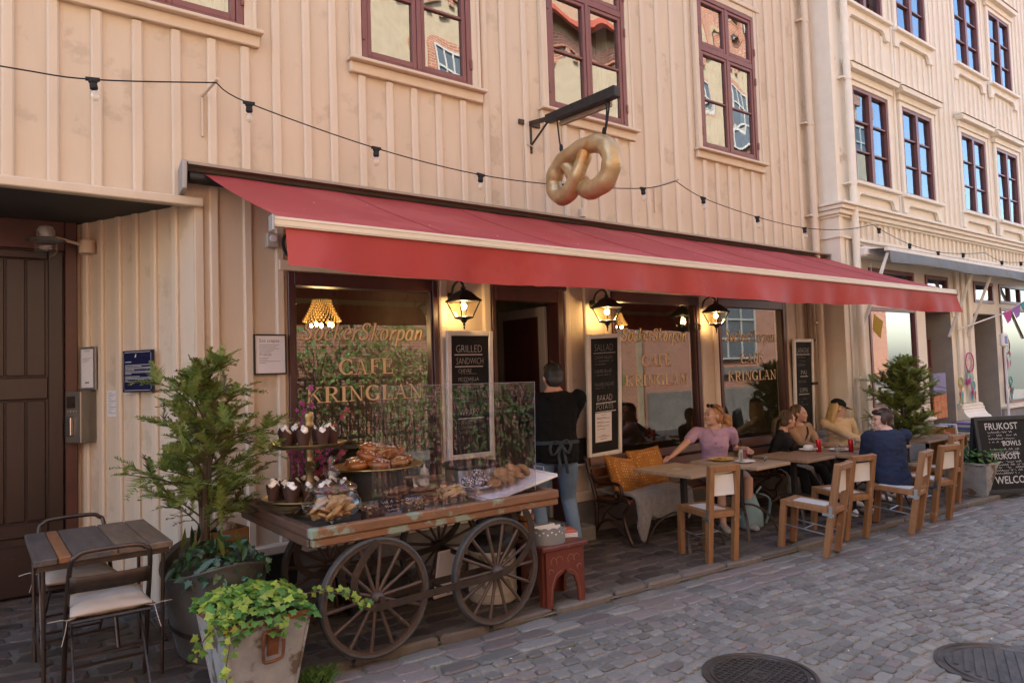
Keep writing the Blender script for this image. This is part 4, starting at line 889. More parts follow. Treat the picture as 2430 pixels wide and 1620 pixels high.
def chalkboard(label, o, w, h, rot, lines, paper=None, fw=.045):
    t = thing('chalkboard', label, 'chalkboard', o); t.rotation_euler = rot
    m = MB(); d = .035
    m.box((0, -d, 0), (fw, 0, h)); m.box((w - fw, -d, 0), (w, 0, h)); m.box((fw, -d + .001, 0), (w - fw, 0, fw)); m.box((fw, -d + .001, h - fw), (w - fw, 0, h)); m.build('frame', M_WHITE, t, bevel=.006)
    m = MB(); m.box((fw, -.018, fw), (w - fw, -.002, h - fw)); bd = m.build('board', M_CHALKB, t)
    sc = MB()
    for ln in lines:
        tx, x, z, s, mm, ul = ln[:6]
        if tx == '~': scrib(sc, x, z, s, .014, -.0188, rd)
        else: text(tx, s, mm, bd, (x, -.0185 - .0003, z), (1, 0, 0), (0, 0, 1), bold=-s * .022, fit=FITS.get(tx))
        if ul: k = MB(); k.box((x - .012, -.0192, z - .026), (x + ul, -.0181, z - .016)); k.build('underline', mm, bd)
    if sc.f: sc.build('small_writing', M_CHALK2, bd)
    if paper:
        x0, z0, x1, z1 = paper; k = MB(); k.box((x0, -.0195, z0), (x1, -.0181, z1)); pp = k.build('paper_menu', M_PAPER, bd)
        k = MB()
        for i, zz in enumerate((.93, .84, .80, .70, .66, .58, .54, .44, .22, .18, .10)):
            ww = (.3, .55, .8, .35, .8, .3, .75, .5, .3, .7, .4)[i] * (x1 - x0) * .5; c = (x0 + x1) / 2 if i in (0, 8, 9, 10) else x0 + .02 + ww; zz = z0 + (z1 - z0) * zz
            k.quad((c - ww, -.0199, zz - .0025), (c + ww, -.0199, zz - .0025), (c + ww, -.0199, zz + .0025), (c - ww, -.0199, zz + .0025))
        k.build('print', M_INK, pp)
    return t
C1, C2 = M_CHALK, M_CHALK2
def zz1(px): return 1.15 - (px - 452) * .001213
chalkboard('white framed chalkboard listing grilled sandwiches and wraps beside the cafe door', (3.345, -.035, .87), .50, 1.15, (R(1.5), 0, 0),
    [('GRILLED', .095, zz1(612), .098, C1, .29), ('SANDWICH', .10, zz1(700), .084, C1, .29), ('CHEVRE', .12, zz1(765), .055, C1, 0), ('~', .15, zz1(776), .17, 0, 0), ('MOZZARELLA', .12, zz1(825), .050, C1, 0), ('~', .15, zz1(840), .13, 0, 0), ('HALLOMI', .125, zz1(892), .054, C2, 0), ('~', .15, zz1(905), .2, 0, 0), ('KYCKLING', .12, zz1(962), .052, C2, 0), ('~', .15, zz1(978), .1, 0, 0), ('WRAPS', .125, zz1(1085), .095, C1, .27),
     ('KYCKLING, MANGO', .12, zz1(1143), .046, C2, 0), ('TONFISK/TUNA', .12, zz1(1180), .046, C2, 0), ('SKAGENRÖRA, LAX', .12, zz1(1215), .046, C2, 0)])
def zz2(px): return 1.245 - (px - 487) * .001346
chalkboard('white framed chalkboard listing salads and baked potatoes with a paper menu taped on', (4.905, -.165, .745), .475, 1.245, (R(4.5), R(-2.2), 0),
    [('SALLAD', .10, zz2(615), .105, C2, .30, .75), ('CEASAR SALLAD', .10, zz2(675), .050, C2, 0), ('~', .11, zz2(695), .28, 0, 0), ('~', .11, zz2(718), .16, 0, 0), ('CHEVRE SALLAD', .10, zz2(780), .050, C2, 0), ('~', .11, zz2(800), .22, 0, 0), ('FALAFELSALLAD', .10, zz2(880), .054, C2, 0, .75), ('~', .11, zz2(898), .2, 0, 0), ('BAKAD', .13, zz2(992), .092, C1, .27), ('POTATIS', .12, zz2(1058), .088, C1, .28)],
    paper=(.105, .15, .335, .445))
def zz3(px): return 1.30 - (px - 440) * .00162
chalkboard('white framed chalkboard listing lasagne, pie and soup near the downpipe', (8.84, -.035, .67), .49, 1.30, (R(1.5), 0, 0),
    [('LASAGNE', .08, zz3(560), .105, C1, .33, .75), ('KÖTTFÄRS &', .10, zz3(605), .046, C2, 0), ('~', .15, zz3(632), .14, 0, 0), ('VEGETARISK', .10, zz3(670), .046, C2, 0), ('PAJ', .17, zz3(745), .095, C1, .18), ('VEGETARISK', .11, zz3(810), .046, C2, 0), ('SOPPA', .13, zz3(895), .10, C1, .24), ('~', .11, zz3(950), .2, 0, 0), ('~', .11, zz3(975), .1, 0, 0), ('~', .12, zz3(998), .22, 0, 0)])
t = thing('small_chalkboard', 'small blank black slate leaning by the door jamb', 'chalkboard', (4.87, -.06, .69)); mb = MB(); mb.box((0, -.02, 0), (.115, 0, .255)); mb.build('slate', M_CHALKB, t)
mb = MB(); mb.box((-.012, -.024, -.02), (.127, .0, -.001)); mb.build('ledge', M_WHITE, t)

def notice(name, label, cat, o, rz, w, h, fm, fw, face, lines, d=.02):
    t = thing(name, label, cat, o, rz); m = MB(); m.box((0, -d, 0), (fw, 0, h)); m.box((w - fw, -d, 0), (w, 0, h)); m.box((fw, -d + .0005, 0), (w - fw, 0, fw)); m.box((fw, -d + .0005, h - fw), (w - fw, 0, h)); m.build('frame', fm, t)
    m = MB(); m.box((fw, -d + .006, fw), (w - fw, -.001, h - fw)); f = m.build('sheet', face, t)
    k = MB()
    for x, z, ln, th in lines: k.quad((x, -d + .0055, z), (x + ln, -d + .0055, z), (x + ln, -d + .0055, z + th), (x, -d + .0055, z + th))
    if k.f: k.build('print', M_INK if face is M_PAPER else M_CHALK, f)
    return t, f
t, f = notice('framed_menu', 'black framed paper menu of sweet crepes and breakfast beside the first window', 'menu', (1.675, -.028, 1.672), 0, .247, .306, M_IRON, .011, M_PAPER, [(.04, .222 - .014 * i, (.15, .13, .15, .11, .09)[i], .003) for i in range(5)] + [(.04, .125 - .013 * i, (.07, .06, .16, .05)[i], .003) for i in range(4)])
text('Söt crepes', .036, M_INK, f, (.04, -.0155, .245), (1, 0, 0), (0, 0, 1)); text('Frukost', .030, M_INK, f, (.04, -.0155, .142), (1, 0, 0), (0, 0, 1))
def onwall(s, z, off=.03): p = A + td * s + nd_ * off; return (p.x, p.y, z)
notice('notice_holder', 'narrow grey metal frame with a paper list above the door intercom', 'notice', onwall(1.235, 1.60), ang, .185, .335, M_STEEL, .016, M_PAPER, [(.05, .30, .07, .004), (.03, .245, .11, .003), (.03, .232, .08, .003), (.03, .219, .06, .003), (.06, .05, .05, .012)])
t, f = notice('blue_plaque', 'dark blue enamel plaque with white text on the passage wall', 'plaque', onwall(.70, 1.573, .045), ang, .327, .310, mat('blue_enamel', (.010, .012, .045), None, .3), .006, mat('navy_enamel', (.011, .013, .05), None, .25), [(.02, .222, .07, .006)] + [(.02, .200 - .0095 * i, (.28, .18, .29, .29, .10, .29, .29, .07, 0, .16, .28, .29, .03, .10)[i], .0035) for i in range(14)])
mb = MB()
for (x0, z0, x1, z1) in ((.02, .012, .307, .0145), (.02, .2955, .307, .298), (.012, .02, .0145, .29), (.3125, .02, .315, .29)): mb.quad((x0, -.0205, z0), (x1, -.0205, z0), (x1, -.0205, z1), (x0, -.0205, z1))
mb.build('border_line', M_PAPER, t); mb = MB(); mb.add([(.135, -.0206, .258), (.15, -.0206, .258), (.155, -.0206, .285), (.145, -.0206, .28)], [(0, 1, 2, 3)]); mb.build('emblem', M_PAPER, t)
mb = MB(); mb.box((.03, 0, .03), (.29, .045, .28)); mb.build('back_plate', W_PEACH2, t)
t = thing('paper_note', 'small white paper note taped to the passage wall', 'notice', onwall(.965, 1.388, .004), ang); mb = MB(); mb.box((0, -.002, 0), (.118, 0, .20)); mb.build('sheet', M_PAPER, t)
mb = MB()
for i in range(14): mb.quad((.012, -.0026, .18 - i * .012), (.012 + (.04, .09, .06, .03)[i % 4], -.0026, .18 - i * .012), (.012 + (.04, .09, .06, .03)[i % 4], -.0026, .183 - i * .012), (.012, -.0026, .183 - i * .012))
mb.build('print', M_INK, t)
M_ICOM = mat('grey_steel_panel', (.27, .24, .20), (.22, .195, .165), .4, metal=.6, scale=6)
t = thing('intercom', 'grey steel entry phone box with keypad and side slot beside the carriage door', 'intercom', onwall(1.285, 1.193), ang)
mb = MB(); mb.box((0, -.10, 0), (.185, .03, .40)); mb.build('housing', M_ICOM, t, bevel=.006)
mb = MB(); mb.box((.02, -.104, .27), (.12, -.1001, .36)); mb.build('speaker_grille', M_IRON2, t); mb = MB(); mb.box((.035, -.125, .06), (.10, -.1001, .20)); kp = mb.build('keypad', M_STEEL, t, bevel=.004)
mb = MB()
for i in range(5): mb.box((.012, -.118, .075 + i * .026), (.033, -.1001, .093 + i * .026))
mb.build('button', M_IRON, t); mb = MB()
for i in range(4): mb.ell((.03 + i * .035, -.101, .245), (.007, .004, .007), None, 8, 5)
mb.build('screw', M_STEEL, t)
# old arm lamp by the carriage door
t = thing('arm_lamp', 'old wall lamp with glass jar shade on a bent arm in the passage', 'lamp', onwall(1.13, 2.72, .0)); tl = V(t.location); e = V((.43, .80, 2.76))
mb = MB(); mb.tube(spline([nd_ * .03, nd_ * .16 + V((0, 0, .02)), e - tl], 5), .012, 8); mb.lathe([(.06, -.05), (.06, .05)], nd_ * .05, 12); mb.build('arm', W_PEACH2, t, smooth=.8)
c_ = e - tl; mb = MB(); mb.lathe([(0, .07), (.045, .06), (.06, .03), (.06, -.02), (.05, -.025)], c_, 16); mb.build('cap', M_GALV, t, smooth=.8)
mb = MB(); mb.lathe([(.11, -.035), (.13, -.04), (.05, -.02)], c_, 20); mb.build('shade_ring', M_GALV, t, smooth=.8); mb = MB(); mb.lathe([(.055, -.03), (.075, -.06), (.075, -.13), (.05, -.165), (0, -.175)], c_, 16); mb.build('glass_jar', G_CLEAR, t, smooth=3.1)
# socket and coiled cable left of the awning
t = thing('wall_socket', 'grey outdoor socket box with a plugged in black cable under the awning corner', 'socket', (1.83, 0, 2.70)); mb = MB(); mb.box((-.045, -.06, -.055), (.045, -.001, .055)); mb.build('box', mat('grey_plastic', (.42, .39, .35), None, .5), t, bevel=.006)
mb = MB(); mb.lathe([(.03, 0), (.026, .012), (.01, .014)], (0, -.061, .01), 14, M=Matrix.Rotation(R(90), 3, 'X')); mb.build('outlet', M_PAPER, t)
mb = MB(); mb.tube([(.12 + .05 * math.cos(i * .5), -.07 - .01 * math.sin(i), -.03 + .085 * math.sin(i * .5)) for i in range(40)], .012, 6); mb.build('cable', M_ROPE, t)
t = thing('junction_box', 'small peach painted junction box on the wall above the awning', 'box', (5.1, 0, 3.28)); mb = MB(); mb.box((-.03, -.05, -.045), (.03, -.001, .045)); mb.build('cover', W_PEACH2, t, bevel=.005)
mb = MB(); mb.tube([(0, -.02, -.045), (0, -.02, -.12)], .006, 6); mb.build('cable', W_PEACH2, t)
# lamps and furniture inside
M_CRYST = mat('amber_crystal_beads', (.55, .36, .12), (.30, .17, .05), .3, scale=40, emit=(1, .52, .12), es=.04, rand=.3, island=True)
M_WARM = mat('lit_candle_bulb', (1, .8, .5), None, .5, emit=(1, .6, .2), es=12)
def chandelier(o, label, s=1.0):
    t = thing('chandelier', label, 'chandelier', o, 0, 'lit lamps inside the cafe'); m = MB()
    for k in range(9):
        z = .20 - k * .024; r = (.085 + .09 * (k / 8) ** 1.3) * s
        for i in range(26): a = i * 6.283 / 26 + k * .12; m.ell((r * math.cos(a), r * math.sin(a), z * s), (.009 * s, .009 * s, .012 * s), None, 6, 4)
    m.build('bead_shade', M_CRYST, t); m = MB()
    for i in range(5): a = i * 1.2566; m.ell((.10 * s * math.cos(a), .10 * s * math.sin(a), -.03 * s), (.018 * s, .018 * s, .024 * s), None, 8, 6)
    m.build('bulb', M_WARM, t); m = MB(); m.tube([(0, 0, .2 * s), (0, 0, .62)], .006, 6); m.build('cord', M_ROPE, t)
    l = bpy.data.lights.new('chandelier_light', 'POINT'); l.energy = 2.5; l.color = (1, .62, .28); l.shadow_soft_size = .08; lo = bpy.data.objects.new('chandelier_light', l); col.objects.link(lo); lo.parent = t; lo.location = (0, 0, -.14)
chandelier((2.64, 1.0, 2.17), 'lit amber bead chandelier behind the first shop window'); chandelier((6.9, 1.3, 2.22), 'lit bead chandelier high behind the second shop window', .8)
chandelier((4.95, 3.2, 2.05), 'small warm ceiling lamp glowing deep inside the doorway', .35)
t = thing('cafe_counter', 'dark wooden counter standing inside the cafe', 'counter', (4.5, 3.2, .1)); mb = MB(); mb.box((-2.2, -.3, 0), (2.2, .3, 1.0)); mb.build('cabinet', W_DOOR, t); mb = MB(); mb.box((-2.25, -.35, 1.001), (2.25, .35, 1.05)); mb.build('worktop', M_IRON2, t)
for x, l in ((6.1, 'dim wooden chair inside behind the second window'), (8.1, 'dim wooden chair inside behind the third window')):
    t = thing('indoor_chair', l, 'chair', (x, .75, .1), .3); wd_ = MATS.get('indoor_wood') or mat('indoor_wood', (.16, .075, .03), None, .5)
    mb = MB(); mb.box((-.2, -.2, .42), (.2, .2, .46)); mb.build('seat', wd_, t); mb = MB(); mb.box((-.2, .18, .72), (.2, .21, .86)); mb.build('backrest', wd_, t)
    for sx in (-.17, .17):
        mb = MB(); mb.bar((sx, .19, 0), (sx, .20, .86), .035, .035); mb.build('leg', wd_, t); mb = MB(); mb.bar((sx, -.17, 0), (sx, -.17, .42), .035, .035); mb.build('leg', wd_, t)
# ------------------------------------------------------------------ cafe chairs on the pavement
M_CHAIR = mat('oiled_oak', (.27, .128, .048), (.195, .088, .034), .5, scale=5, stretch=(6, 6, .6), bump=.2, bscale=50, c3=(.33, .20, .10), s3=9, t3=.63)
M_PANEL = mat('white_laminate', (.60, .57, .53), None, .35)
M_ROD = mat('zinc_rod', (.42, .44, .45), None, .35, metal=.9)
M_TTOP = mat('pale_worn_table_wood', (.36, .255, .165), (.27, .18, .11), .55, scale=4, stretch=(.8, 6, 4), bump=.1, bscale=50, c3=(.44, .35, .26), s3=3, t3=.58)
M_TTOP2 = mat('brown_table_wood', (.27, .165, .095), (.20, .12, .065), .5, scale=4, stretch=(.8, 6, 4), bump=.1, bscale=50)
def make_chair():
    t = thing('cafe_chair', 'x', 'chair', (0, 0, 0), 0, 'oak cafe chairs along the kerb')
    w = .128
    for s in (-1, 1):
        mb = MB(); mb.bar((s * w, 0, 0), (s * w, -.085, .82), .046, .056, (0, 1, 0)); mb.build('rear_post', M_CHAIR, t, bevel=.004)
        mb = MB(); mb.bar((s * w, .40, 0), (s * w, .385, .385), .046, .056, (0, 1, 0)); mb.build('front_leg', M_CHAIR, t, bevel=.004)
        mb = MB(); mb.bar((s * w, -.012, .405), (s * w, .41, .41), .046, .05); mb.build('side_rail', M_CHAIR, t, bevel=.004)
        mb = MB(); mb.tube([(s * w, .39, .215), (s * w, -.03, .19)], .007, 6); mb.build('tie_rod', M_ROD, t)
        mb = MB(); mb.box((s * (w + .026) - .003, -.07, .36), (s * (w + .026) + .003, .03, .385)); mb.box((s * (w + .026) - .0032, -.055, .35), (s * (w + .026) + .0032, -.025, .45)); mb.build('corner_plate', M_ROD, t)
    mb = MB(); mb.box((-w + .024, .365, .385), (w - .024, .412, .432)); mb.build('front_rail', M_CHAIR, t, bevel=.004)
    mb = MB(); mb.box((-w + .024, -.065, .382), (w - .024, -.02, .43)); mb.build('rear_rail', M_CHAIR, t, bevel=.004)
    mb = MB(); mb.box((-w + .024, -.02, .40), (w - .024, .365, .428)); st_ = mb.build('seat', M_CHAIR, t)
    mb = MB(); mb.box((-.085, .03, .4285), (.085, .32, .434)); mb.build('inlay', M_PANEL, st_)
    mb = MB(); mb.box((-w + .023, -.112, .765), (w - .023, -.06, .818)); mb.build('top_rail', M_CHAIR, t, bevel=.004)
    mb = MB(); mb.box((-w + .024, -.082, .565), (w - .024, -.070, .738), Matrix.Rotation(R(-1), 4, 'X')); mb.build('back_panel', M_PANEL, t)
    mb = MB(); mb.tube([(-w, .2, .205), (w, .2, .205)], .007, 6); mb.build('cross_rod', M_ROD, t)
    return t
chair = make_chair()
spots = [((5.02, -1.655), 17, 0, 0, 'oak chair with white panels pulled out from the first bare table'), ((6.05, -2.05), -8, -.028, 0, 'oak chair with white panels before the table with the red drink'), ((6.78, -1.89), 16, -.028, 0, 'oak chair with white panels just beside the seated man in navy'),
         ((7.49, -2.126), -8, -.028, 0, 'oak chair that the man in navy sits on'), ((8.28, -2.05), 12, -.028, 0, 'oak chair with white panels between the navy man and the last chair'), ((9.15, -1.83), 2, 0, 0, 'oak chair with white panels nearest the sandwich board, last of the row')]
for i, ((x, y), yaw, dzr, dzf, lab) in enumerate(spots):
    o = chair if i == 0 else copy_tree(chair); o['label'] = lab; f = V((math.sin(R(yaw)), math.cos(R(yaw)), 0))
    pr_ = V((x, y, g(x) + dzr)); pf = pr_ + f * .40; pf.z = g(pf.x) + dzf
    yv = (pf - pr_).normalized(); xv = yv.cross(V((0, 0, 1))).normalized(); o.matrix_world = frame(pr_, xv, yv, xv.cross(yv))

# ------------------------------------------------------------------ cafe tables
def make_table(x0, x1, y0, y1, h, m, label):
    cx, cy = (x0 + x1) / 2, (y0 + y1) / 2; t = thing('cafe_table', label, 'table', (cx, cy, g(cx)), 0, 'small cafe tables under the awning'); w, d = (x1 - x0) / 2, (y1 - y0) / 2
    k = 4; tp = MB(); tp.box((-w, -d, h - .03), (w, d, h)); top = tp.build('tabletop', m, t, bevel=.004)
    mb = MB(); mb.box((-.025, -.025, .27), (.025, .025, h - .031)); mb.build('column', M_IRON, t, bevel=.003)
    mb = MB(); mb.box((-.16, -.16, h - .036), (.16, .16, h - .0302)); mb.build('top_plate', M_IRON, t)
    for sx in (-1, 1):
        for sy in (-1, 1):
            mb = MB(); P = spline([(0, 0, .30), (sx * .09, sy * .09, .285), (sx * .19, sy * .19, .18), (sx * .25, sy * .25, .0)], 5); mb.tube(P, .016, 6, flat=.6); mb.build('leg', M_IRON2, t, smooth=.8)
    return t
make_table(4.99, 5.61, -1.40, -.70, .70, M_TTOP, 'bare pale wood cafe table between the bench cushions and the woman in lilac')
make_table(5.75, 6.30, -1.54, -.77, .715, M_TTOP, 'pale wood cafe table with a yellow plate and red drink')
make_table(6.66, 7.20, -1.50, -.86, .70, M_TTOP2, 'bare brown wood cafe table in front of the woman in black')
make_table(7.32, 7.88, -1.61, -.90, .70, M_TTOP2, 'brown wood cafe table holding two red cans and a plate')
make_table(8.22, 8.80, -1.56, -.98, .70, M_TTOP2, 'brown wood cafe table beside the man in navy with a white plate')
make_table(9.75, 10.9, -1.35, -.85, .68, M_TTOP2, 'brown wood table behind the man in navy before the neighbour plinth')
M_CAN = mat('red_soda_can', (.42, .012, .015), (.36, .01, .012), .28, metal=.5, scale=6)
M_TIN = mat('tin_rim', (.6, .6, .6), None, .3, metal=1)
def can(x, y, z, label):
    t = thing('soda_can', label, 'can', (x, y, z), rd.uniform(0, 3), 'red soda cans on the tables'); mb = MB(); mb.lathe([(.022, 0), (.028, .008), (.028, .135), (.025, .143)], n=18); b_ = mb.build('body', M_CAN, t, smooth=.7)
    mb = MB(); mb.lathe([(.025, .1431), (.0255, .147), (.022, .144), (0, .143)], n=18); mb.build('lid', M_TIN, t)
    mb = MB(); mb.add([(.0285 * math.cos(a), .0285 * math.sin(a), z_) for a in [i * .12 for i in range(7)] for z_ in (.03, .05)], [(2 * i, 2 * i + 2, 2 * i + 3, 2 * i + 1) for i in range(6)]); mb.build('print', M_PAPER, b_)
can(7.46, -1.17, g(7.6) + .70, 'red soda can by the white napkin nearer the woman in beige'); can(7.66, -1.43, g(7.6) + .70, 'red soda can by the plate on the front of the table'); can(8.52, -1.28, g(8.5) + .70, 'red soda can below the hand with the phone')
G_TUMB = glass('tumbler_glass', .05, (.9, .92, .92), power=3)
def tumbler(x, y, z, h, r, label, fill=None):
    t = thing('drinking_glass', label, 'glass', (x, y, z), 0); mb = MB(); mb.lathe([(r * .8, 0), (r, h), (r * .93, h), (r * .74, .008), (0, .008)], n=18); mb.build('tumbler', G_TUMB, t, smooth=.7)
    if fill: mb = MB(); mb.lathe([(r * .73, .01), (r * .90, h * .8), (0, h * .8)], n=16); mb.build('drink', fill, t)
z2 = g(6) + .715
tumbler(6.16, -1.12, z2, .12, .035, 'tall glass of red berry drink on the pale table', mat('red_berry_drink', (.30, .015, .03), None, .2)); tumbler(7.46, -1.38, g(7.6) + .70, .09, .034, 'empty short tumbler on the table with the cans'); tumbler(8.35, -1.1, g(8.4) + .70, .09, .034, 'empty short tumbler near the phone'); tumbler(5.98, -1.22, z2, .10, .034, 'glass of water holding a table number card')
def plate(x, y, z, r, m, label, food=None):
    t = thing('plate', label, 'plate', (x, y, z), 0); mb = MB(); mb.lathe([(r * .55, 0), (r * .6, .004), (r, .018), (r * .98, .021), (r * .58, .008), (0, .007)], n=24); mb.build('dish', m, t, smooth=.8)
    if food: mb = MB(); [mb.ell((rd.uniform(-.05, .05), rd.uniform(-.05, .05), .016), (.03, .02, .012), None, 8, 5) for _ in range(4)]; mb.build('leftover', food, t, smooth=3.1)
M_PORC = mat('white_porcelain', (.75, .74, .72), None, .15); M_YELP = mat('yellow_glaze', (.62, .43, .08), None, .25); M_FOOD = mat('bread_crumb_brown', (.35, .18, .06), (.25, .11, .03), .7, scale=20)
plate(5.98, -.98, z2, .12, M_YELP, 'yellow plate with leftovers on the pale table', M_FOOD); plate(5.98, -1.25, z2 - .0, .10, M_PORC, 'white saucer under the table number card'); plate(7.72, -1.28, g(7.7) + .70, .125, M_PORC, 'white plate with a fork on the table with the cans', M_FOOD); plate(8.42, -1.38, g(8.4) + .70, .13, M_PORC, 'large white plate beside the man in navy'); plate(7.50, -1.02, g(7.5) + .70, .10, M_PORC, 'white plate with a crumpled napkin')
mb = MB(); [mb.ell((7.5 + rd.uniform(-.04, .04), -1.02 + rd.uniform(-.04, .04), g(7.5) + .74), (.04, .03, .03), None, 8, 6) for _ in range(5)]; tag(mb.build('napkin', M_PAPER, smooth=.5), 'crumpled white paper napkin lying on a plate', 'napkin')
t = thing('table_card', 'grey arched table number card standing in a glass', 'card', (5.97, -1.22, z2)); mb = MB(); mb.poly([(-.03, .0), (.03, .0), (.032, .10), (.02, .125), (-.02, .125), (-.032, .10)], .006); mb.build('card', mat('grey_card', (.33, .30, .26), None, .8), t); sq = MB(); sq.tube(spline([(-.012, -.0015, .09), (.012, -.0015, .085), (-.006, -.0015, .06), (.012, -.0015, .04), (-.01, -.0015, .03)], 4), .0022, 4); sq.build('scribble', M_INK, t)
t = thing('sunglasses', 'black sunglasses lying on the pale table', 'sunglasses', (6.2, -1.33, z2 + .018), .4); mb = MB(); [mb.ell((s * .033, 0, 0), (.03, .006, .02), None, 10, 6) for s in (-1, 1)]; mb.build('lens', mat('dark_lens', (.01, .01, .01), None, .1), t); mb = MB(); mb.bar((-.065, 0, .008), (.065, 0, .008), .006, .006); mb.bar((-.065, 0, .008), (-.06, .12, -.005), .005, .006); mb.bar((.065, 0, .008), (.06, .12, -.005), .005, .006); mb.build('frame', M_IRON, t)
t = thing('fork', 'steel fork resting on the white plate', 'fork', (7.74, -1.33, g(7.7) + .725), .5); mb = MB(); mb.bar((0, 0, 0), (.17, 0, .005), .012, .003); mb.build('handle', M_STEEL, t)

# ------------------------------------------------------------------ benches, cushions, sheepskins
M_BSLAT = mat('brown_varnished_slat', (.13, .043, .016), (.085, .03, .013), .38, scale=4, stretch=(.5, 6, 6), bump=.15, bscale=40, c3=(.19, .12, .08), s3=5, t3=.66)
M_BIRON = mat('brown_cast_iron', (.055, .026, .016), (.038, .02, .014), .42, metal=.45, scale=9, bump=.1)
def bench(x0, x1, label):
    t = thing('bench', label, 'bench', (x0, 0, g(x0))); n = x1 - x0
    for i, (y, z, w, ry) in enumerate(((-.37, .395, .10, 8), (-.49, .40, .10, 2), (-.61, .405, .10, -3), (-.715, .40, .07, -12))):
        mb = MB(); mb.box((0.02, -w / 2, -.015), (n - .02, w / 2, .015), Matrix.Translation((0, y, z)) @ Matrix.Rotation(R(ry), 4, 'X')); mb.build('seat_slat', M_BSLAT, t, bevel=.004)
    for y, z, h in ((-.285, .53, .08), (-.262, .63, .08), (-.235, .735, .085)):
        mb = MB(); mb.box((0.02, -.014, -h / 2), (n - .02, .014, h / 2), Matrix.Translation((0, y, z)) @ Matrix.Rotation(R(-13), 4, 'X')); mb.build('back_slat', M_BSLAT, t, bevel=.004)
    for xx in (0, n):
        P = lambda pts: [V((xx, y, z)) for y, z in pts]; mb = MB()
        mb.tube(spline(P([(-.27, .02), (-.31, .06), (-.325, .20), (-.33, .36), (-.29, .50), (-.235, .66), (-.205, .76), (-.17, .775)]), 5), .021, 8)
        mb.tube(spline(P([(-.80, .015), (-.77, .05), (-.715, .17), (-.70, .28), (-.755, .36), (-.765, .40), (-.71, .42), (-.55, .385), (-.33, .375)]), 5), .020, 8)
        mb.tube(spline(P([(-.262, .62), (-.36, .55), (-.45, .545), (-.60, .56), (-.665, .53), (-.675, .46), (-.64, .42), (-.60, .43), (-.595, .47), (-.625, .48)]), 5), .017, 8)
        mb.tube(spline(P([(-.31, .07), (-.40, .175), (-.53, .205), (-.66, .13), (-.745, .07)]), 5), .015, 8)
        mb.tube(spline(P([(-.33, .30), (-.44, .33), (-.50, .27), (-.60, .23), (-.70, .25)]), 5), .012, 6); mb.tube(spline(P([(-.40, .18), (-.44, .26), (-.54, .34), (-.62, .37)]), 5), .011, 6)
        mb.ell((xx, -.80, .012), (.03, .04, .014)); mb.ell((xx, -.27, .012), (.03, .04, .014)); mb.build('iron_end', M_BIRON, t, smooth=.9)
bench(4.86, 6.72, 'brown slatted bench with cast iron scroll ends carrying mustard cushions'); bench(7.35, 9.45, 'brown slatted bench on which three women sit')
def mustard():
    m = mat('mustard_print_fabric', (.33, .135, .018), (.27, .10, .013), .85, scale=9, bump=.1); N = m.node_tree.nodes; L_ = m.node_tree.links; b = N['Principled BSDF']
    vo = N.new('ShaderNodeTexVoronoi'); vo.inputs['Scale'].default_value = 34; vo.inputs['Randomness'].default_value = .25; tc = N.new('ShaderNodeTexCoord'); L_.new(tc.outputs['Object'], vo.inputs['Vector'])
    lt = N.new('ShaderNodeMath'); lt.operation = 'LESS_THAN'; lt.inputs[1].default_value = .24; L_.new(vo.outputs['Distance'], lt.inputs[0])
    mx = N.new('ShaderNodeMix'); mx.data_type = 'RGBA'; old = b.inputs['Base Color'].links[0].from_socket; L_.new(lt.outputs[0], mx.inputs[0]); L_.new(old, mx.inputs[6]); mx.inputs[7].default_value = (.55, .36, .14, 1); L_.new(mx.outputs[2], b.inputs['Base Color']); return m
M_MUST = mustard()
def cushion(name, label, w, h, d, M, m, group=None):
    t = MB(); n = 14; vs = []; rq = random.Random(hash(label) % 999)
    for sgn in (1, -1):
        for i in range(n + 1):
            for j in range(n + 1):
                u, v = i / n * 2 - 1, j / n * 2 - 1; e = (1 - abs(u) ** 2.6) * (1 - abs(v) ** 2.6); k = 1 - .07 * (1 - abs(u)) * abs(v) ** 3 - .07 * (1 - abs(v)) * abs(u) ** 3
                vs.append(V((u * w / 2 * k, sgn * (d / 2 * e ** .55 + .004) + .012 * noise.noise(V((u * 2.5, v * 2.5, sgn * 3))) * e, v * h / 2 * (1 - .06 * (1 - abs(u)) * abs(v)))))
    N1 = (n + 1) ** 2
    fs = [(i * (n + 1) + j, i * (n + 1) + j + 1, (i + 1) * (n + 1) + j + 1, (i + 1) * (n + 1) + j) for i in range(n) for j in range(n)]; fs += [tuple(N1 + q for q in f[::-1]) for f in fs]
    for i in range(n):
        for a, b in (((i, 0), (i + 1, 0)), ((i + 1, n), (i, n)), ((0, i + 1), (0, i)), ((n, i), (n, i + 1))):
            p, q_ = a[0] * (n + 1) + a[1], b[0] * (n + 1) + b[1]; fs.append((p, q_, q_ + N1, p + N1))
    t.add(vs, fs); o = t.build(name, m, smooth=1.2); o.matrix_world = M; return tag(o, label, 'cushion', group)
Tm = Matrix.Translation; Rt = lambda a, ax: Matrix.Rotation(R(a), 4, ax)
cushion('cushion', 'mustard patterned cushion slumped in the bench corner by the scroll arm', .44, .40, .17, Tm((5.10, -.48, .585)) @ Rt(12, 'Z') @ Rt(-28, 'X') @ Rt(12, 'Y'), M_MUST, 'mustard cushions on the bench')
cushion('cushion', 'mustard patterned cushion standing upright half behind the bare table', .46, .42, .15, Tm((5.52, -.42, .61)) @ Rt(-4, 'Z') @ Rt(-20, 'X') @ Rt(-3, 'Y'), M_MUST, 'mustard cushions on the bench')
M_FLEECE = mat('grey_sheepskin', (.23, .215, .20), (.145, .135, .125), 1.0, scale=26, bump=1.0, bscale=90, sheen=.4)
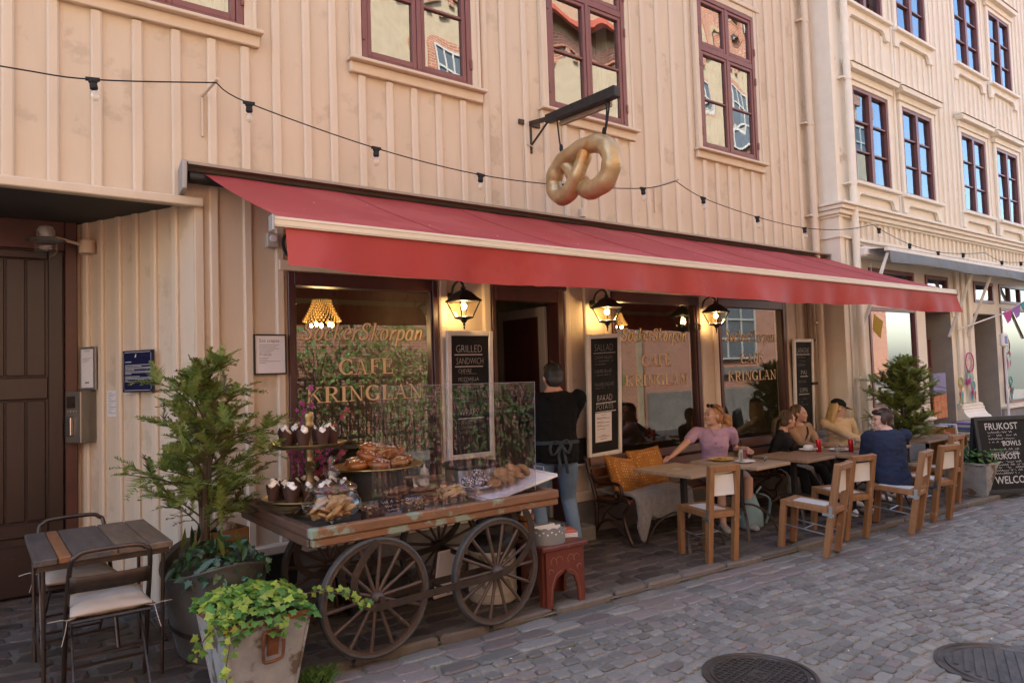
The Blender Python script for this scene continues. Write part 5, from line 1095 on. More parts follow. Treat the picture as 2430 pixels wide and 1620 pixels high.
def sheepskin(label, x0, x1, drops, yo=0):
    nx, nv = 30, 26; mb = MB(); vs = []; base = g(x0)
    for i in range(nx + 1):
        u = i / nx; x = x0 + (x1 - x0) * u; dr = 0
        for c, w, d in drops: dr = max(dr, d * max(0, 1 - ((u - c) / w) ** 2))
        dr = .10 + dr
        for j in range(nv + 1):
            v = j / nv
            if v < .45: y = -.32 - v / .45 * .42; z = .435
            else: f = (v - .45) / .55; y = -.765 - .02 * math.sin(f * 3) ; z = .435 - f * dr - .02 * f
            nn = noise.noise(V((x * 9, y * 9, z * 9))); vs.append((x + .012 * noise.noise(V((z * 12, x * 5, 1))), y - .014 * nn - (.012 if v > .45 else 0) + yo, z + base + .016 * nn + (.01 if v < .45 else 0)))
    mb.add(vs, [(i * (nv + 1) + j, (i + 1) * (nv + 1) + j, (i + 1) * (nv + 1) + j + 1, i * (nv + 1) + j + 1) for i in range(nx) for j in range(nv)]); o = mb.build('sheepskin', M_FLEECE, smooth=3.1)
    sd = o.modifiers.new('solid', 'SOLIDIFY'); sd.thickness = .025
    fl = MB(); rq = random.Random(5)
    for _ in range(7000):
        i, j = rq.randrange(nx), rq.randrange(nv); a, b, c = V(vs[i * (nv + 1) + j]), V(vs[(i + 1) * (nv + 1) + j]), V(vs[i * (nv + 1) + j + 1]); p = a + (b - a) * rq.random() + (c - a) * rq.random(); nn = (b - a).cross(c - a).normalized(); nn = nn if (nn.z > .2 or nn.y < 0) else -nn
        d = (nn + V((rq.uniform(-.8, .8), rq.uniform(-.5, .5), rq.uniform(-1, .3)))).normalized() * rq.uniform(.012, .026); w = d.orthogonal().normalized() * .004; fl.add([p - w, p + w, p + d], [(0, 1, 2)])
    tag(fl.build('fleece', M_FLEECE, o), kind='stuff'); return tag(o, label, 'sheepskin')
sheepskin('grey sheepskin hanging over the bench front below the mustard cushions', 4.93, 5.72, ((.10, .14, .29), (.5, .45, .10), (.86, .2, .17))); sheepskin('grey sheepskin on the bench under the woman in black', 7.42, 8.1, ((.15, .2, .2), (.8, .3, .12)))
# backpack
t = thing('backpack', 'pale blue cloth backpack slumped on the paving under the table', 'backpack', (6.36, -1.02, g(6.36)), R(20)); M_BAG = mat('pale_blue_canvas', (.22, .33, .35), (.17, .26, .28), .75, scale=6, bump=.3, bscale=14)
mb = MB(); mb.lathe([(0, 0), (.13, .0), (.165, .03), (.16, .14), (.125, .25), (.08, .33), (.03, .37), (0, .375)], n=22, sx=1, sy=.72); vs = mb.v; mb.v = [(x + .02 * noise.noise(V((x * 8, y * 8, z * 8))) + .04 * z, y + .02 * noise.noise(V((y * 8 + 5, z * 8, x * 8))), z) for x, y, z in vs]; mb.build('sack', M_BAG, t, smooth=3.1)
mb = MB(); mb.tube(spline([(.02, -.10, .35), (.10, -.17, .30), (.17, -.15, .15), (.20, -.10, .02)], 6), .016, 6, flat=.35); mb.build('strap', M_BAG, t); mb = MB(); mb.tube(spline([(.0, -.07, .36), (.03, -.11, .42), (.06, -.06, .37)], 5), .008, 6); mb.build('loop', M_BAG, t)

# ------------------------------------------------------------------ table and folding chairs on the left
M_OLDW = mat('dark_weathered_plank', (.085, .068, .058), (.05, .042, .038), .6, scale=5, stretch=(4, .8, 4), bump=.35, bscale=40, c3=(.15, .085, .05), s3=7, t3=.6)
M_OLDW2 = mat('brown_weathered_plank', (.15, .105, .07), (.09, .062, .045), .6, scale=5, stretch=(4, .8, 4), bump=.35, bscale=40)
M_OLDW3 = mat('orange_worn_plank', (.24, .10, .035), (.13, .06, .03), .6, scale=6, stretch=(4, .8, 4), bump=.35, bscale=40)
t = thing('plank_table', 'old dark plank table on thin iron legs beside the carriage door', 'table', (.555, -.775, g(.55)))
for i, (a, b, m) in enumerate(((-.315, -.215, M_OLDW), (-.212, -.155, M_OLDW3), (-.152, .05, M_OLDW), (.053, .20, M_OLDW2), (.203, .315, M_OLDW2))):
    mb = MB(); mb.box((a, -.415 + .006 * (i % 2), .688), (b, .415 - .004 * (i % 3), .722)); mb.build('plank', m, t, bevel=.005)
M_TUBE = mat('brown_steel_tube', (.055, .045, .040), (.09, .06, .045), .38, metal=.7, scale=12, c3=(.14, .07, .035), s3=9, t3=.63)
for sx in (-1, 1):
    for sy in (-1, 1):
        mb = MB(); mb.tube([(sx * .275, sy * .37, .69), (sx * .27, sy * .33, 0)], .010, 8); mb.build('leg', M_TUBE, t, smooth=.8)
    mb = MB(); mb.tube([(sx * .275, -.345, .19), (sx * .275, .345, .19)], .008, 6); mb.build('stretcher', M_TUBE, t)
for y_ in (-.40, .385): mb = MB(); mb.box((-.30, y_, .66), (.30, y_ + .015, .687)); mb.build('apron', M_IRON2, t)
M_CUSH = mat('beige_seat_pad', (.40, .34, .28), (.34, .285, .235), .9, scale=5, bump=.15, bscale=60)
def folding_chair(o, rz, label):
    t = thing('folding_chair', label, 'chair', o, rz, 'folding metal chairs at the plank table')      # local: sitter faces +y
    P = [(-.19, .15, .0), (-.185, -.02, .42), (-.175, -.175, .70), (-.15, -.195, .745), (-.10, -.20, .765), (.10, -.20, .765), (.15, -.195, .745), (.175, -.175, .70), (.185, -.02, .42), (.19, .15, 0)]
    mb = MB(); mb.tube(spline(P, 5), .0125, 8); mb.build('back_hoop', M_TUBE, t, smooth=.9)
    mb = MB(); n = 10; vs = []
    for i in range(n + 1):
        u = i / n * 2 - 1
        for z in (.555, .64): vs.append((u * .178, -.118 - (z - .555) * .55 - .025 * (1 - u * u), z))
    mb.add(vs, [(2 * i, 2 * i + 2, 2 * i + 3, 2 * i + 1) for i in range(n)]); b_ = mb.build('back_band', M_IRON2, t, smooth=3.1); s_ = b_.modifiers.new('s', 'SOLIDIFY'); s_.thickness = .004
    for s in (-1, 1):
        mb = MB(); mb.bar((s * .155, .16, .43), (s * .165, -.30, 0), .028, .010, (1, 0, 0)); mb.build('rear_leg', M_TUBE, t, bevel=.002)
    for w_, y_, z_ in ((.163, -.22, .075), (.188, .10, .12), (.16, -.06, .22)): mb = MB(); mb.tube([(-w_, y_, z_), (w_, y_, z_)], .008, 6); mb.build('stretcher', M_TUBE, t)
    mb = MB(); mb.box((-.18, -.21, .425), (.18, .20, .44)); mb.build('seat_pan', M_IRON2, t, bevel=.02)
    c = cushion('seat_pad', label, .36, .40, .075, Matrix.Identity(4), M_CUSH); c.matrix_world = Matrix.Identity(4); c.parent = t; c.location = (0, -.005, .465); c.rotation_euler = (R(90), 0, 0)
    for k in ('label', 'category'): del c[k]
    for s in (-1, 1):
        mb = MB(); mb.tube(spline([(s * .15, -.19, .455), (s * .19, -.2, .45), (s * .215, -.215, .46), (s * .27, -.20, .455)], 4), .006, 5, flat=.4); mb.tube(spline([(s * .19, -.2, .45), (s * .20, -.22, .40), (s * .215, -.23, .34)], 4), .005, 5, flat=.4); mb.build('tie', M_CUSH, t)
folding_chair((.56, -1.165, g(.5)), R(-2), 'folding metal chair with a beige pad, its back to the street'); folding_chair((.50, -.40, g(.5)), R(183), 'folding metal chair with a beige pad on the far side of the plank table')

# ------------------------------------------------------------------ planters and plants on the left
t = thing('zinc_bucket', 'tapered square zinc bucket planter with a rusty handle', 'planter', (1.165, -1.60, g(1.16) + .0), R(2)); B_ = (.15, .17, .215, .245, .42)
def taper(mb, w0, d0, w1, d1, z0, z1, th=0): 
    a = [(-w0, -d0, z0), (w0, -d0, z0), (w0, d0, z0), (-w0, d0, z0)]; b = [(-w1, -d1, z1), (w1, -d1, z1), (w1, d1, z1), (-w1, d1, z1)]; mb.add(a + b, [(0, 1, 5, 4), (1, 2, 6, 5), (2, 3, 7, 6), (3, 0, 4, 7), (3, 2, 1, 0)])
mb = MB(); taper(mb, .155, .165, .215, .235, .0, .40); mb.build('shell', M_GALV, t)
for s in (-1, 1):
    for q_ in (-1, 1): mb = MB(); mb.bar((s * .155, q_ * .165, 0), (s * .215, q_ * .235, .40), .012, .012); mb.build('corner_seam', M_GALV, t)
mb = MB(); [mb.box(a, b) for a, b in (((-.222, -.242, .375), (.222, -.232, .405)), ((-.222, .232, .375), (.222, .242, .405)), ((-.222, -.232, .376), (-.212, .232, .404)), ((.212, -.232, .376), (.222, .232, .404)))]; mb.build('rim', M_RUST, t)
mb = MB(); mb.box((-.205, -.22, .36), (.205, .22, .37)); mb.build('soil', mat('dark_soil', (.03, .022, .016), (.05, .035, .025), .95, scale=30, bump=.5), t)
hm = frame((.02, -.2215, .27), (1, 0, 0), V((0, 1, .18)), V((0, -.18, 1))); mb = MB(); mb.box((-.025, -.008, -.055), (.03, -.001, .06), hm); mb.build('handle_plate', M_RUST, t)
mb = MB(); mb.tube([hm @ V(p) for p in spline([(-.05, -.012, .06), (-.05, -.02, -.05), (-.035, -.025, -.075), (.035, -.025, -.07), (.05, -.02, -.045), (.05, -.012, .05), (.035, -.010, .068), (-.035, -.010, .068)], 4, True)], .0085, 8, closed=True); mb.build('handle', M_RUST, t, smooth=.9)
def ivy_mesh(name, m, s=1.0):
    o = [(0, -.28), (.30, -.42), (.36, -.12), (.62, .02), (.33, .18), (.22, .38), (0, .72), (-.22, .38), (-.33, .18), (-.62, .02), (-.36, -.12), (-.30, -.42)]
    mb = MB(); mb.add([(0, 0, .05 * s)] + [(x * s, y * s, -.10 * s * (abs(x) + max(0, y) * .4)) for x, y in o], [(0, i + 1, (i + 1) % 12 + 1) for i in range(12)]); return mb.mesh(name, m, 3.1)
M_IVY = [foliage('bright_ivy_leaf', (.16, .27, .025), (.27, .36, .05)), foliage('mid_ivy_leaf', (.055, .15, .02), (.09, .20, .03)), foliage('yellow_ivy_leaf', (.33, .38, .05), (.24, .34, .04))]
IVY = [ivy_mesh('ivy_leaf', m, 1.0) for m in M_IVY]
iv = thing('ivy_plant', 'bright green ivy spilling over the zinc bucket rim', 'ivy', (1.165, -1.60, g(1.16) + .37)); ri = random.Random(8)
def put_leaf(me, par, p, n, s, rnd, name='leaf'):
    n = n.normalized(); u = n.orthogonal().normalized(); a = rnd.uniform(0, 6.283); u = u * math.cos(a) + n.cross(u) * math.sin(a)
    o = obj(name, me, par); o.matrix_local = frame(p, u, n.cross(u), n) @ Matrix.Diagonal((s, s, s, 1)); return o
for i in range(225):
    x = ri.uniform(-.25, .25); y = ri.uniform(-.29, .24); h = .04 + .075 * max(0, 1 - (x / .27) ** 2) * max(0, 1 - (y / .30) ** 2) + ri.uniform(-.02, .035)
    if y < -.22: h -= ri.uniform(.02, .09)
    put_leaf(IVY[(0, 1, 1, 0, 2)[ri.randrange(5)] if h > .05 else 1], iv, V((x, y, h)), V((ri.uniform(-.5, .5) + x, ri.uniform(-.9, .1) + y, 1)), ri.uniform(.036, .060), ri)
ivf = MB()
for i in range(230):
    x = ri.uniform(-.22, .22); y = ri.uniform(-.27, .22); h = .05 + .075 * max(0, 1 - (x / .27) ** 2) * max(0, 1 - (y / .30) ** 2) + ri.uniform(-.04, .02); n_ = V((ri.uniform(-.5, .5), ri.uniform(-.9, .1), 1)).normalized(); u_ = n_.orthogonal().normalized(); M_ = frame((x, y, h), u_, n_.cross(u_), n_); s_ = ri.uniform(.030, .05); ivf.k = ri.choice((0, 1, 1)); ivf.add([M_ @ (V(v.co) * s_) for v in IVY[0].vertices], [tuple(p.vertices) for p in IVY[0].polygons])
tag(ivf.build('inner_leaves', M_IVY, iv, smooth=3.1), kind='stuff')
vines = []
for P, nl in (([(.22, -.05, .06), (.33, -.10, .07), (.42, -.16, .05), (.50, -.20, .015), (.55, -.22, -.02)], 34), ([(-.16, -.24, .04), (-.20, -.30, -.04), (-.22, -.31, -.14), (-.21, -.31, -.22), (-.19, -.32, -.26)], 22), ([(-.25, -.20, .03), (-.31, -.24, -.01), (-.35, -.26, -.07)], 12), ([(.05, -.26, .02), (.06, -.29, -.03), (.05, -.29, -.07)], 7)):
    S_ = spline(P, 6); vines.append(S_)
    for i in range(nl): k = S_[min(len(S_) - 1, int(i / nl * len(S_)))]; put_leaf(IVY[ri.choice((0, 0, 1, 2))], iv, k + V((ri.uniform(-.03, .03), ri.uniform(-.03, .02), ri.uniform(-.02, .03))), V((ri.uniform(-.5, .5), -1, ri.uniform(0, 1))), ri.uniform(.024, .042), ri)
for s_ in vines: mb = MB(); mb.tube(s_, .003, 5); mb.build('stem', MATS['brown_stem'], iv)
# the oval tub with the conifer
t = thing('zinc_tub', 'large oval zinc tub holding the conifer and dark leafy plants', 'planter', (1.15, -.92, g(1.15))); mb = MB(); mb.lathe([(.0, .01), (.24, .01), (.25, .03), (.30, .2), (.345, .43), (.355, .47), (.362, .475), (.362, .485), (.335, .475), (.325, .42), (0, .41)], n=40, sx=.80, sy=1.28); vs = mb.v; mb.v = [(x, y, z + (.10 * max(0, abs(y) / .45) ** 2 if z > .4 and math.hypot(x / .8, y / 1.28) > .3 else 0)) for x, y, z in vs]; mb.build('shell', mat('tarnished_zinc', (.13, .125, .12), (.08, .075, .07), .55, metal=.5, scale=6, bump=.1, c3=(.2, .2, .2), s3=3, t3=.58), t, smooth=.8)
mb = MB(); mb.lathe([(.292, .16), (.302, .19)], n=36, sx=.805, sy=1.285, cap=False); mb.build('hoop', M_IRON2, t)
def conifer(o, h, wid, label, n_br, seed, mname, dens=1.0):
    rc = random.Random(seed); t = thing('conifer', label, 'conifer', o); m = foliage(mname, (.16, .235, .055), (.29, .33, .085), .6, .45); m2 = foliage(mname + '_brown', (.10, .07, .025), (.07, .075, .02), .7, .2)
    tr = MB(); trunks = []
    for k in range(3):
        a = k * 2.1 + .4; P = spline([V((0, 0, -.05)), V((.02 * math.cos(a), .02 * math.sin(a), h * .3)), V((.05 * math.cos(a), .05 * math.sin(a), h * .65)), V((.03 * math.cos(a), .03 * math.sin(a), h * (.97 - .1 * k)))], 8); trunks.append(P); tr.tube(P, [.02 * (1 - i / len(P)) + .003 for i in range(len(P))], 6)
    fo = MB(); br_ = MB()
    def spray(p, d, ln):
        d = d.normalized(); side = d.cross(V((rc.uniform(-.4, .4), rc.uniform(-.4, .4), 1))).normalized(); nrm = side.cross(d); n = max(4, int(ln / .014)); fo.k = 1 if rc.random() < .12 else 0
        for i in range(n):
            f = i / n; c = p + d * ln * f - V((0, 0, .25 * ln * f * f)); L_ = ln * .42 * (1 - f * .75) * rc.uniform(.6, 1.15)
            for s in (-1, 1):
                e = c + (side * s * .8 + d * .75).normalized() * L_ + nrm * rc.uniform(-.012, .012); w = d * .0065; fo.add([c - w, e, c + w + d * .004], [(0, 1, 2)])
                if L_ > .022: q_ = c.lerp(e, .5); e2 = q_ + (d * .9 - side * s * .25).normalized() * L_ * .5; fo.add([q_ - w * .8, e2, q_ + w * .8], [(0, 1, 2)])
    for i in range(n_br):
        f = (i + rc.random()) / n_br; z = h * (.20 + .78 * f); P = trunks[i % 3]; b0 = min(P, key=lambda q_: abs(q_.z - z)); a = i * 2.399 + rc.uniform(-.3, .3)
        env = wid * (1 - f) ** .62 * (.55 + .45 * min(1, f / .16)) * rc.choice((.4, .65, .85, 1.0, 1.2)) * rc.uniform(.8, 1.1); d = V((math.cos(a), math.sin(a), rc.uniform(.45, 1.25) + .5 * f)); tip = b0 + V((d.x * env, d.y * env, d.z * env * .55)); S_ = spline([b0, b0.lerp(tip, .5) + V((0, 0, .03)), tip], 4); br_.tube(S_, [.006, .0055, .005, .0045, .004, .0035, .003, .0025, .002][:len(S_)], 4)
        for k in range(int(11 * dens)):
            u = .22 + .78 * (k + rc.random()) / 11 / dens; p = S_[min(len(S_) - 1, int(u * len(S_)))]; spray(p, d.normalized() + V((rc.uniform(-.8, .8), rc.uniform(-.8, .8), rc.uniform(-.75, .45))), rc.uniform(.10, .22) * (1.15 - .4 * f))
    for P in trunks: spray(P[-1] - V((0, 0, .05)), V((0, 0, 1)), .10)
    tr.build('trunk', MATS['brown_stem'], t, smooth=.8); br_.build('branch', MATS['brown_stem'], t); fo.build('foliage', [m, m2], t); return t
conifer((1.13, -.80, g(1.1) + .42), 1.33, .46, 'tall sparse green conifer growing in the oval zinc tub', 66, 21, 'thuja_leaf')
# dark leafy plants below the conifer
M_DK = [foliage('dark_glossy_leaf', (.018, .05, .020), (.03, .075, .025), .35, .1), foliage('olive_leaf', (.10, .13, .025), (.07, .11, .02), .4, .15)]
def lance(m, s=1.0): mb = MB(); mb.add([(0, -.5, 0), (.16, -.2, .02), (.19, .1, .02), (0, .6, -.06), (-.19, .1, .02), (-.16, -.2, .02), (0, -.1, -.02), (0, .25, -.03)], [(0, 1, 6), (1, 2, 7, 6), (2, 3, 7), (0, 6, 5), (5, 6, 7, 4), (4, 7, 3)]); return mb.mesh('lance_leaf', m, 3.1)
LN = [lance(m) for m in M_DK]; IVD = ivy_mesh('dark_ivy_leaf', M_DK[0])
bs = thing('leafy_plants', 'dark green leafy plants filling the oval zinc tub', 'plant', (1.15, -1.05, g(1.15) + .45)); rb = random.Random(4)
for i in range(210):
    a = rb.uniform(0, 6.283); r_ = math.sqrt(rb.random()); x, y = .27 * r_ * math.cos(a), .36 * r_ * math.sin(a); z = .02 + .17 * (1 - r_ ** 2) + rb.uniform(-.03, .05)
    up = V((x * 1.5 + rb.uniform(-.6, .6), y * 1.2 - .3 + rb.uniform(-.6, .6), rb.uniform(.3, 1)))
    put_leaf(LN[rb.random() < .14] if i % 5 < 2 else IVD, bs, V((x, y, z)), up, rb.uniform(.06, .105) if i % 5 < 2 else rb.uniform(.03, .055), rb)
for i in range(9):
    a = rb.uniform(0, 6.283); p = V((.2 * rb.uniform(-1, 1), .25 * rb.uniform(-1, 1), .22)); o = obj('leaf', LN[rb.random() < .3], bs); d = V((rb.uniform(-.3, .3), rb.uniform(-.3, .3), 1)).normalized(); s = d.orthogonal().normalized(); o.matrix_local = frame(p, s, d, s.cross(d)) @ Matrix.Diagonal((.12, .12, .12, 1))
t = thing('cardboard_box', 'open cardboard box with crumpled paper set behind the leafy plants', 'box', (1.30, -.62, g(1.3) + .48), R(8)); cb = mat('cardboard', (.30, .16, .07), (.25, .13, .06), .85, scale=6); mb = MB(); mb.box((-.14, -.012, 0), (.14, 0, .15)); mb.box((-.14, .18, 0), (.14, .192, .15)); mb.box((-.152, -.01, .0), (-.141, .19, .15)); mb.box((.141, -.01, 0), (.152, .19, .15)); mb.box((-.14, 0.001, .001), (.14, .179, .01)); mb.build('carton', cb, t); mb = MB(); [mb.ell((rb.uniform(-.1, .1), rb.uniform(.02, .15), .15 + rb.uniform(0, .05)), (.05, .04, .03), Matrix.Rotation(rb.random() * 3, 3, 'X'), 7, 5) for _ in range(7)]; mb.build('packing_paper', mat('grey_packing_paper', (.38, .36, .31), None, .85), t)
# grass tufts along the kerb
M_GRASS = foliage('kerb_grass', (.055, .12, .02), (.09, .16, .03))
def tuft(x, y, z, n, h, sp, label):
    mb = MB()
    for i in range(n):
        p = V((x + rb.gauss(0, sp), y + rb.gauss(0, sp * .7), z)); d = V((rb.uniform(-.5, .5), rb.uniform(-.5, .5), 1)) * h * rb.uniform(.5, 1.2); w = V((rb.uniform(-1, 1), rb.uniform(-1, 1), 0)).normalized() * .0022; mb.add([p - w, p + w, p + d * .6 + w * .7, p + d + V((d.x * .5, d.y * .5, -.01))], [(0, 1, 2, 3)])
    return tag(mb.build('grass_tuft', M_GRASS), label, 'grass', kind='stuff')
tuft(1.46, -1.72, g(1.4) - .02, 420, .075, .035, 'fresh green grass tuft beside the zinc bucket')
mb_tufts = [(2.95, 1.0), (2.2, .8), (3.6, .8), (1.9, .7), (5.9, 1), (8.6, 1.4), (9.6, 1.6), (4.6, .5)]
for x, k in mb_tufts: tuft(x, kerb_y(x) - .075, g(x) - .055, int(70 * k), .028, .04, 'small green weeds growing in the joint below the kerb')
for _ in range(9): x = rb.uniform(2, 5); tuft(x, kerb_y(x) - rb.uniform(.3, .6), g(x) - .055, 30, .018, .022, 'small green weeds growing between the cobbles')

# ------------------------------------------------------------------ the pastry cart
M_CART = mat('worn_painted_cart_wood', (.22, .10, .045), (.14, .066, .032), .62, scale=6, stretch=(.8, 5, 5), bump=.35, bscale=40, c3=(.20, .25, .19), s3=6, t3=.53)
M_CARTD = mat('dark_cart_wood', (.11, .055, .032), (.07, .037, .025), .6, scale=5, stretch=(5, .8, 5), bump=.3, bscale=40, c3=(.22, .18, .15), s3=6, t3=.66)
M_BED = mat('grey_cart_bed', (.075, .06, .05), (.05, .042, .036), .6, scale=5, stretch=(.8, 5, 4), bump=.3)
CZ = .80
ct = thing('pastry_cart', 'old four wheeled wooden cart laden with pastries in front of the cafe', 'cart', (2.35, -1.05, g(2.35))); CO = V((2.35, -1.05, g(2.35))); cz = CZ - CO.z
for i in range(6):
    y0 = -1.62 + i * .202; mb = MB(); mb.box((1.50 - CO.x, y0 - CO.y, cz - .055), (3.20 - CO.x, y0 + .197 - CO.y, cz - .027)); mb.build('bed_plank', M_BED, ct, bevel=.004)
mb = MB(); mb.box((1.455 - CO.x, -1.685 - CO.y, cz - .045), (3.225 - CO.x, -1.625 - CO.y, cz + .012)); mb.build('front_rail', M_CART, ct, bevel=.008)
mb = MB(); mb.box((1.47 - CO.x, -1.675 - CO.y, cz - .092), (3.225 - CO.x, -1.62 - CO.y, cz - .047)); mb.build('lower_rail', M_CART, ct, bevel=.008)
mb = MB(); mb.box((1.47 - CO.x, -.405 - CO.y, cz - .085), (3.21 - CO.x, -.36 - CO.y, cz + .012)); mb.build('rear_rail', M_CART, ct, bevel=.008)
mb = MB(); mb.box((1.452 - CO.x, -1.623 - CO.y, cz - .045), (1.505 - CO.x, -.41 - CO.y, cz + .012)); mb.build('side_rail', M_CARTD, ct, bevel=.008)
mb = MB(); mb.box((1.458 - CO.x, -1.62 - CO.y, cz - .10), (1.51 - CO.x, -.41 - CO.y, cz - .047)); mb.build('side_rail', M_CARTD, ct, bevel=.008)
mb = MB(); mb.box((3.19 - CO.x, -1.62 - CO.y, cz - .085), (3.235 - CO.x, -.41 - CO.y, cz + .010)); mb.build('side_rail', M_CART, ct, bevel=.008)
M_TYRE = mat('worn_rubber_tyre', (.035, .033, .032), (.06, .055, .05), .75, scale=10, bump=.3, bscale=30)
M_WHEEL = mat('brown_painted_wheel', (.075, .044, .028), (.05, .031, .022), .5, scale=9, c3=(.13, .075, .045), s3=8, t3=.62)
def make_wheel(r):
    rim = MB(); rim.lathe([(r * .885, -.020), (r * .93, -.020), (r * .93, .020), (r * .885, .020), (r * .875, 0), (r * .885, -.020)], n=48, M=Matrix.Rotation(R(90), 3, 'X'))
    ty = MB(); ty.lathe([(r * .93, -.022), (r * .965, -.026), (r, -.016), (r, .016), (r * .965, .026), (r * .93, .022), (r * .93, -.022)], n=48, M=Matrix.Rotation(R(90), 3, 'X'))
    hub = MB(); hub.lathe([(.0, -.075), (.018, -.075), (.022, -.05), (.040, -.035), (.045, 0), (.040, .035), (.022, .055), (0, .06)], n=18, M=Matrix.Rotation(R(90), 3, 'X'))
    sp = MB(); sp.tube([(0, 0, .03), (0, -.004, r * .55), (0, 0, r * .90)], [.013, .0105, .0125], 7)
    return rim.mesh('rim', M_WHEEL, .6), ty.mesh('tyre', M_TYRE, .6), hub.mesh('hub', M_WHEEL, .8), sp.mesh('spoke', M_WHEEL, .9)
WR = .338; wm = make_wheel(WR)
for k, (x, y) in enumerate(((1.84, -1.66), (2.69, -1.66), (1.94, -.78), (2.80, -.78))):
    w = obj('wheel', wm[0], ct); w.location = (x - CO.x, y - CO.y, g(x) + WR - CO.z); w.rotation_euler = (0, R(7 + 31 * k), R(1.5 if k == 1 else -1)); obj('tyre', wm[1], w); obj('hub', wm[2], w)
    for i in range(14): s = obj('spoke', wm[3], w); s.rotation_euler = (0, 2 * math.pi * i / 14, 0)
def strap(y):
    z0 = WR + g(2) - CO.z; a, b = 1.84 - CO.x, 2.69 - CO.x; yy = y - CO.y
    P = [(a - .02, yy, cz - .10), (a - .09, yy, cz - .16), (a - .165, yy, z0 + .15), (a - .15, yy, z0 + .05), (a - .07, yy, z0 - .02), (a + .05, yy, z0 - .03), ((a + b) / 2, yy, z0 - .02), (b - .05, yy, z0 - .012), (b + .10, yy, z0 + .03), (b + .21, yy, z0 + .13), (b + .235, yy, z0 + .24), (b + .20, yy, z0 + .34), (b + .17, yy, cz - .09)]
    mb = MB(); S_ = spline(P, 6); vs = []
    for i, p in enumerate(S_):
        t_ = (S_[min(i + 1, len(S_) - 1)] - S_[max(i - 1, 0)]).normalized(); n_ = V((-t_.z, 0, t_.x)) * .021; vs += [p + n_ + V((0, -.004, 0)), p - n_ + V((0, -.004, 0)), p - n_ + V((0, .004, 0)), p + n_ + V((0, .004, 0))]
    fs = [(4 * i + j, 4 * i + (j + 1) % 4, 4 * i + 4 + (j + 1) % 4, 4 * i + 4 + j) for i in range(len(S_) - 1) for j in range(4)]; mb.add(vs, fs); return mb.build('iron_strap', M_IRON2, ct)
strap(-1.742); strap(-1.575); strap(-.87)
for x in (1.84, 2.69):
    mb = MB(); mb.tube([(x - CO.x, -1.75 - CO.y, WR + g(x) - CO.z), (x + .10 - CO.x, -.70 - CO.y, WR + g(x) - CO.z)], .018, 10); mb.build('axle', M_IRON2, ct)
mb = MB(); [mb.box((x - .03 - CO.x, -1.6 - CO.y, cz - .13), (x + .03 - CO.x, -.4 - CO.y, cz - .056)) for x in (1.9, 2.75)]; mb.build('bolster', M_CARTD, ct)
mb = MB(); mb.bar((2.27 - CO.x, -1.75 - CO.y, WR - .03 + g(2.3) - CO.z), (2.27 - CO.x, -1.57 - CO.y, WR - .02 + g(2.3) - CO.z), .018, .018); mb.build('strap_spacer', M_IRON2, ct)

# ---- what stands on the cart
BZ = CZ - .027
M_BRASS = mat('antique_brass', (.30, .225, .12), (.23, .17, .09), .32, metal=.85, scale=8)
t = thing('tiered_stand', 'two tier brass pastry stand with turned column on the cart', 'stand', (1.71, -1.02, BZ))
for z, r in ((.105, .295), (.435, .235)):
    mb = MB(); mb.lathe([(r * .3, z - .025), (r * .9, z - .012), (r, z + .008), (r * 1.0, z + .016), (r * .96, z + .012), (r * .88, z), (0, z - .004)], n=40); mb.build('tray', M_BRASS, t, smooth=.9)
mb = MB(); mb.lathe([(.10, 0), (.10, .012), (.05, .05), (.03, .1), (.038, .14), (.030, .2), (.020, .26), (.031, .285), (.018, .30), (.03, .325), (.019, .34), (.027, .37), (.028, .43), (.022, .46), (.018, .52), (.032, .545), (.035, .57), (.028, .585), (.038, .61), (.03, .635), (0, .645)], n=20); mb.build('column', M_BRASS, t, smooth=.9)
M_WRAP = mat('dark_brown_tulip_paper', (.060, .022, .013), (.042, .016, .010), .75, scale=8); M_FROST = mat('white_frosting', (.78, .74, .70), None, .55)
def cup_protos():
    w = MB(); n = 16; vs = []
    for r, z in ((.027, 0), (.034, .045), (.040, .07)): vs += [(r * math.cos(i * math.pi / 8), r * math.sin(i * math.pi / 8), z + (0 if z < .06 else (.028 if i % 4 == 0 else (.0 if i % 4 == 2 else .010)))) for i in range(n)]
    w.add(vs, [(i * n + j, i * n + (j + 1) % n, i * n + n + (j + 1) % n, i * n + n + j) for i in range(2) for j in range(n)] + [tuple(range(n))[::-1]])
    f = MB(); f.ell((0, 0, .072), (.033, .031, .016), None, 12, 7); f.ell((.006, .004, .085), (.022, .02, .014), None, 10, 6); f.ell((-.003, .002, .098), (.012, .012, .009), None, 8, 5); return w.mesh('wrapper', M_WRAP, .9), f.mesh('frosting', M_FROST, 3.1)
cw, cfm = cup_protos(); rc_ = random.Random(12)
def cupcake(x, y, z, tier):
    t = thing('cupcake', 'white frosted cupcake in brown tulip paper on the %s tray' % tier, 'cupcake', (x, y, z), rc_.uniform(0, 6), 'cupcakes on the %s tray' % tier); obj('wrapper', cw, t); f = obj('frosting', cfm, t); s = rc_.uniform(.9, 1.1); f.scale = (s, s, rc_.uniform(.85, 1.15)); t.scale = (1.12, 1.12, 1.12)
for i in range(8): a = i * .785 + .2; cupcake(1.71 + .150 * math.cos(a), -1.02 + .150 * math.sin(a), BZ + .440, 'upper')
for i in range(15): a = i * .4189 + .1; r_ = .225 if i % 2 else .155; cupcake(1.71 + r_ * math.cos(a), -1.02 + r_ * math.sin(a), BZ + .110, 'lower')
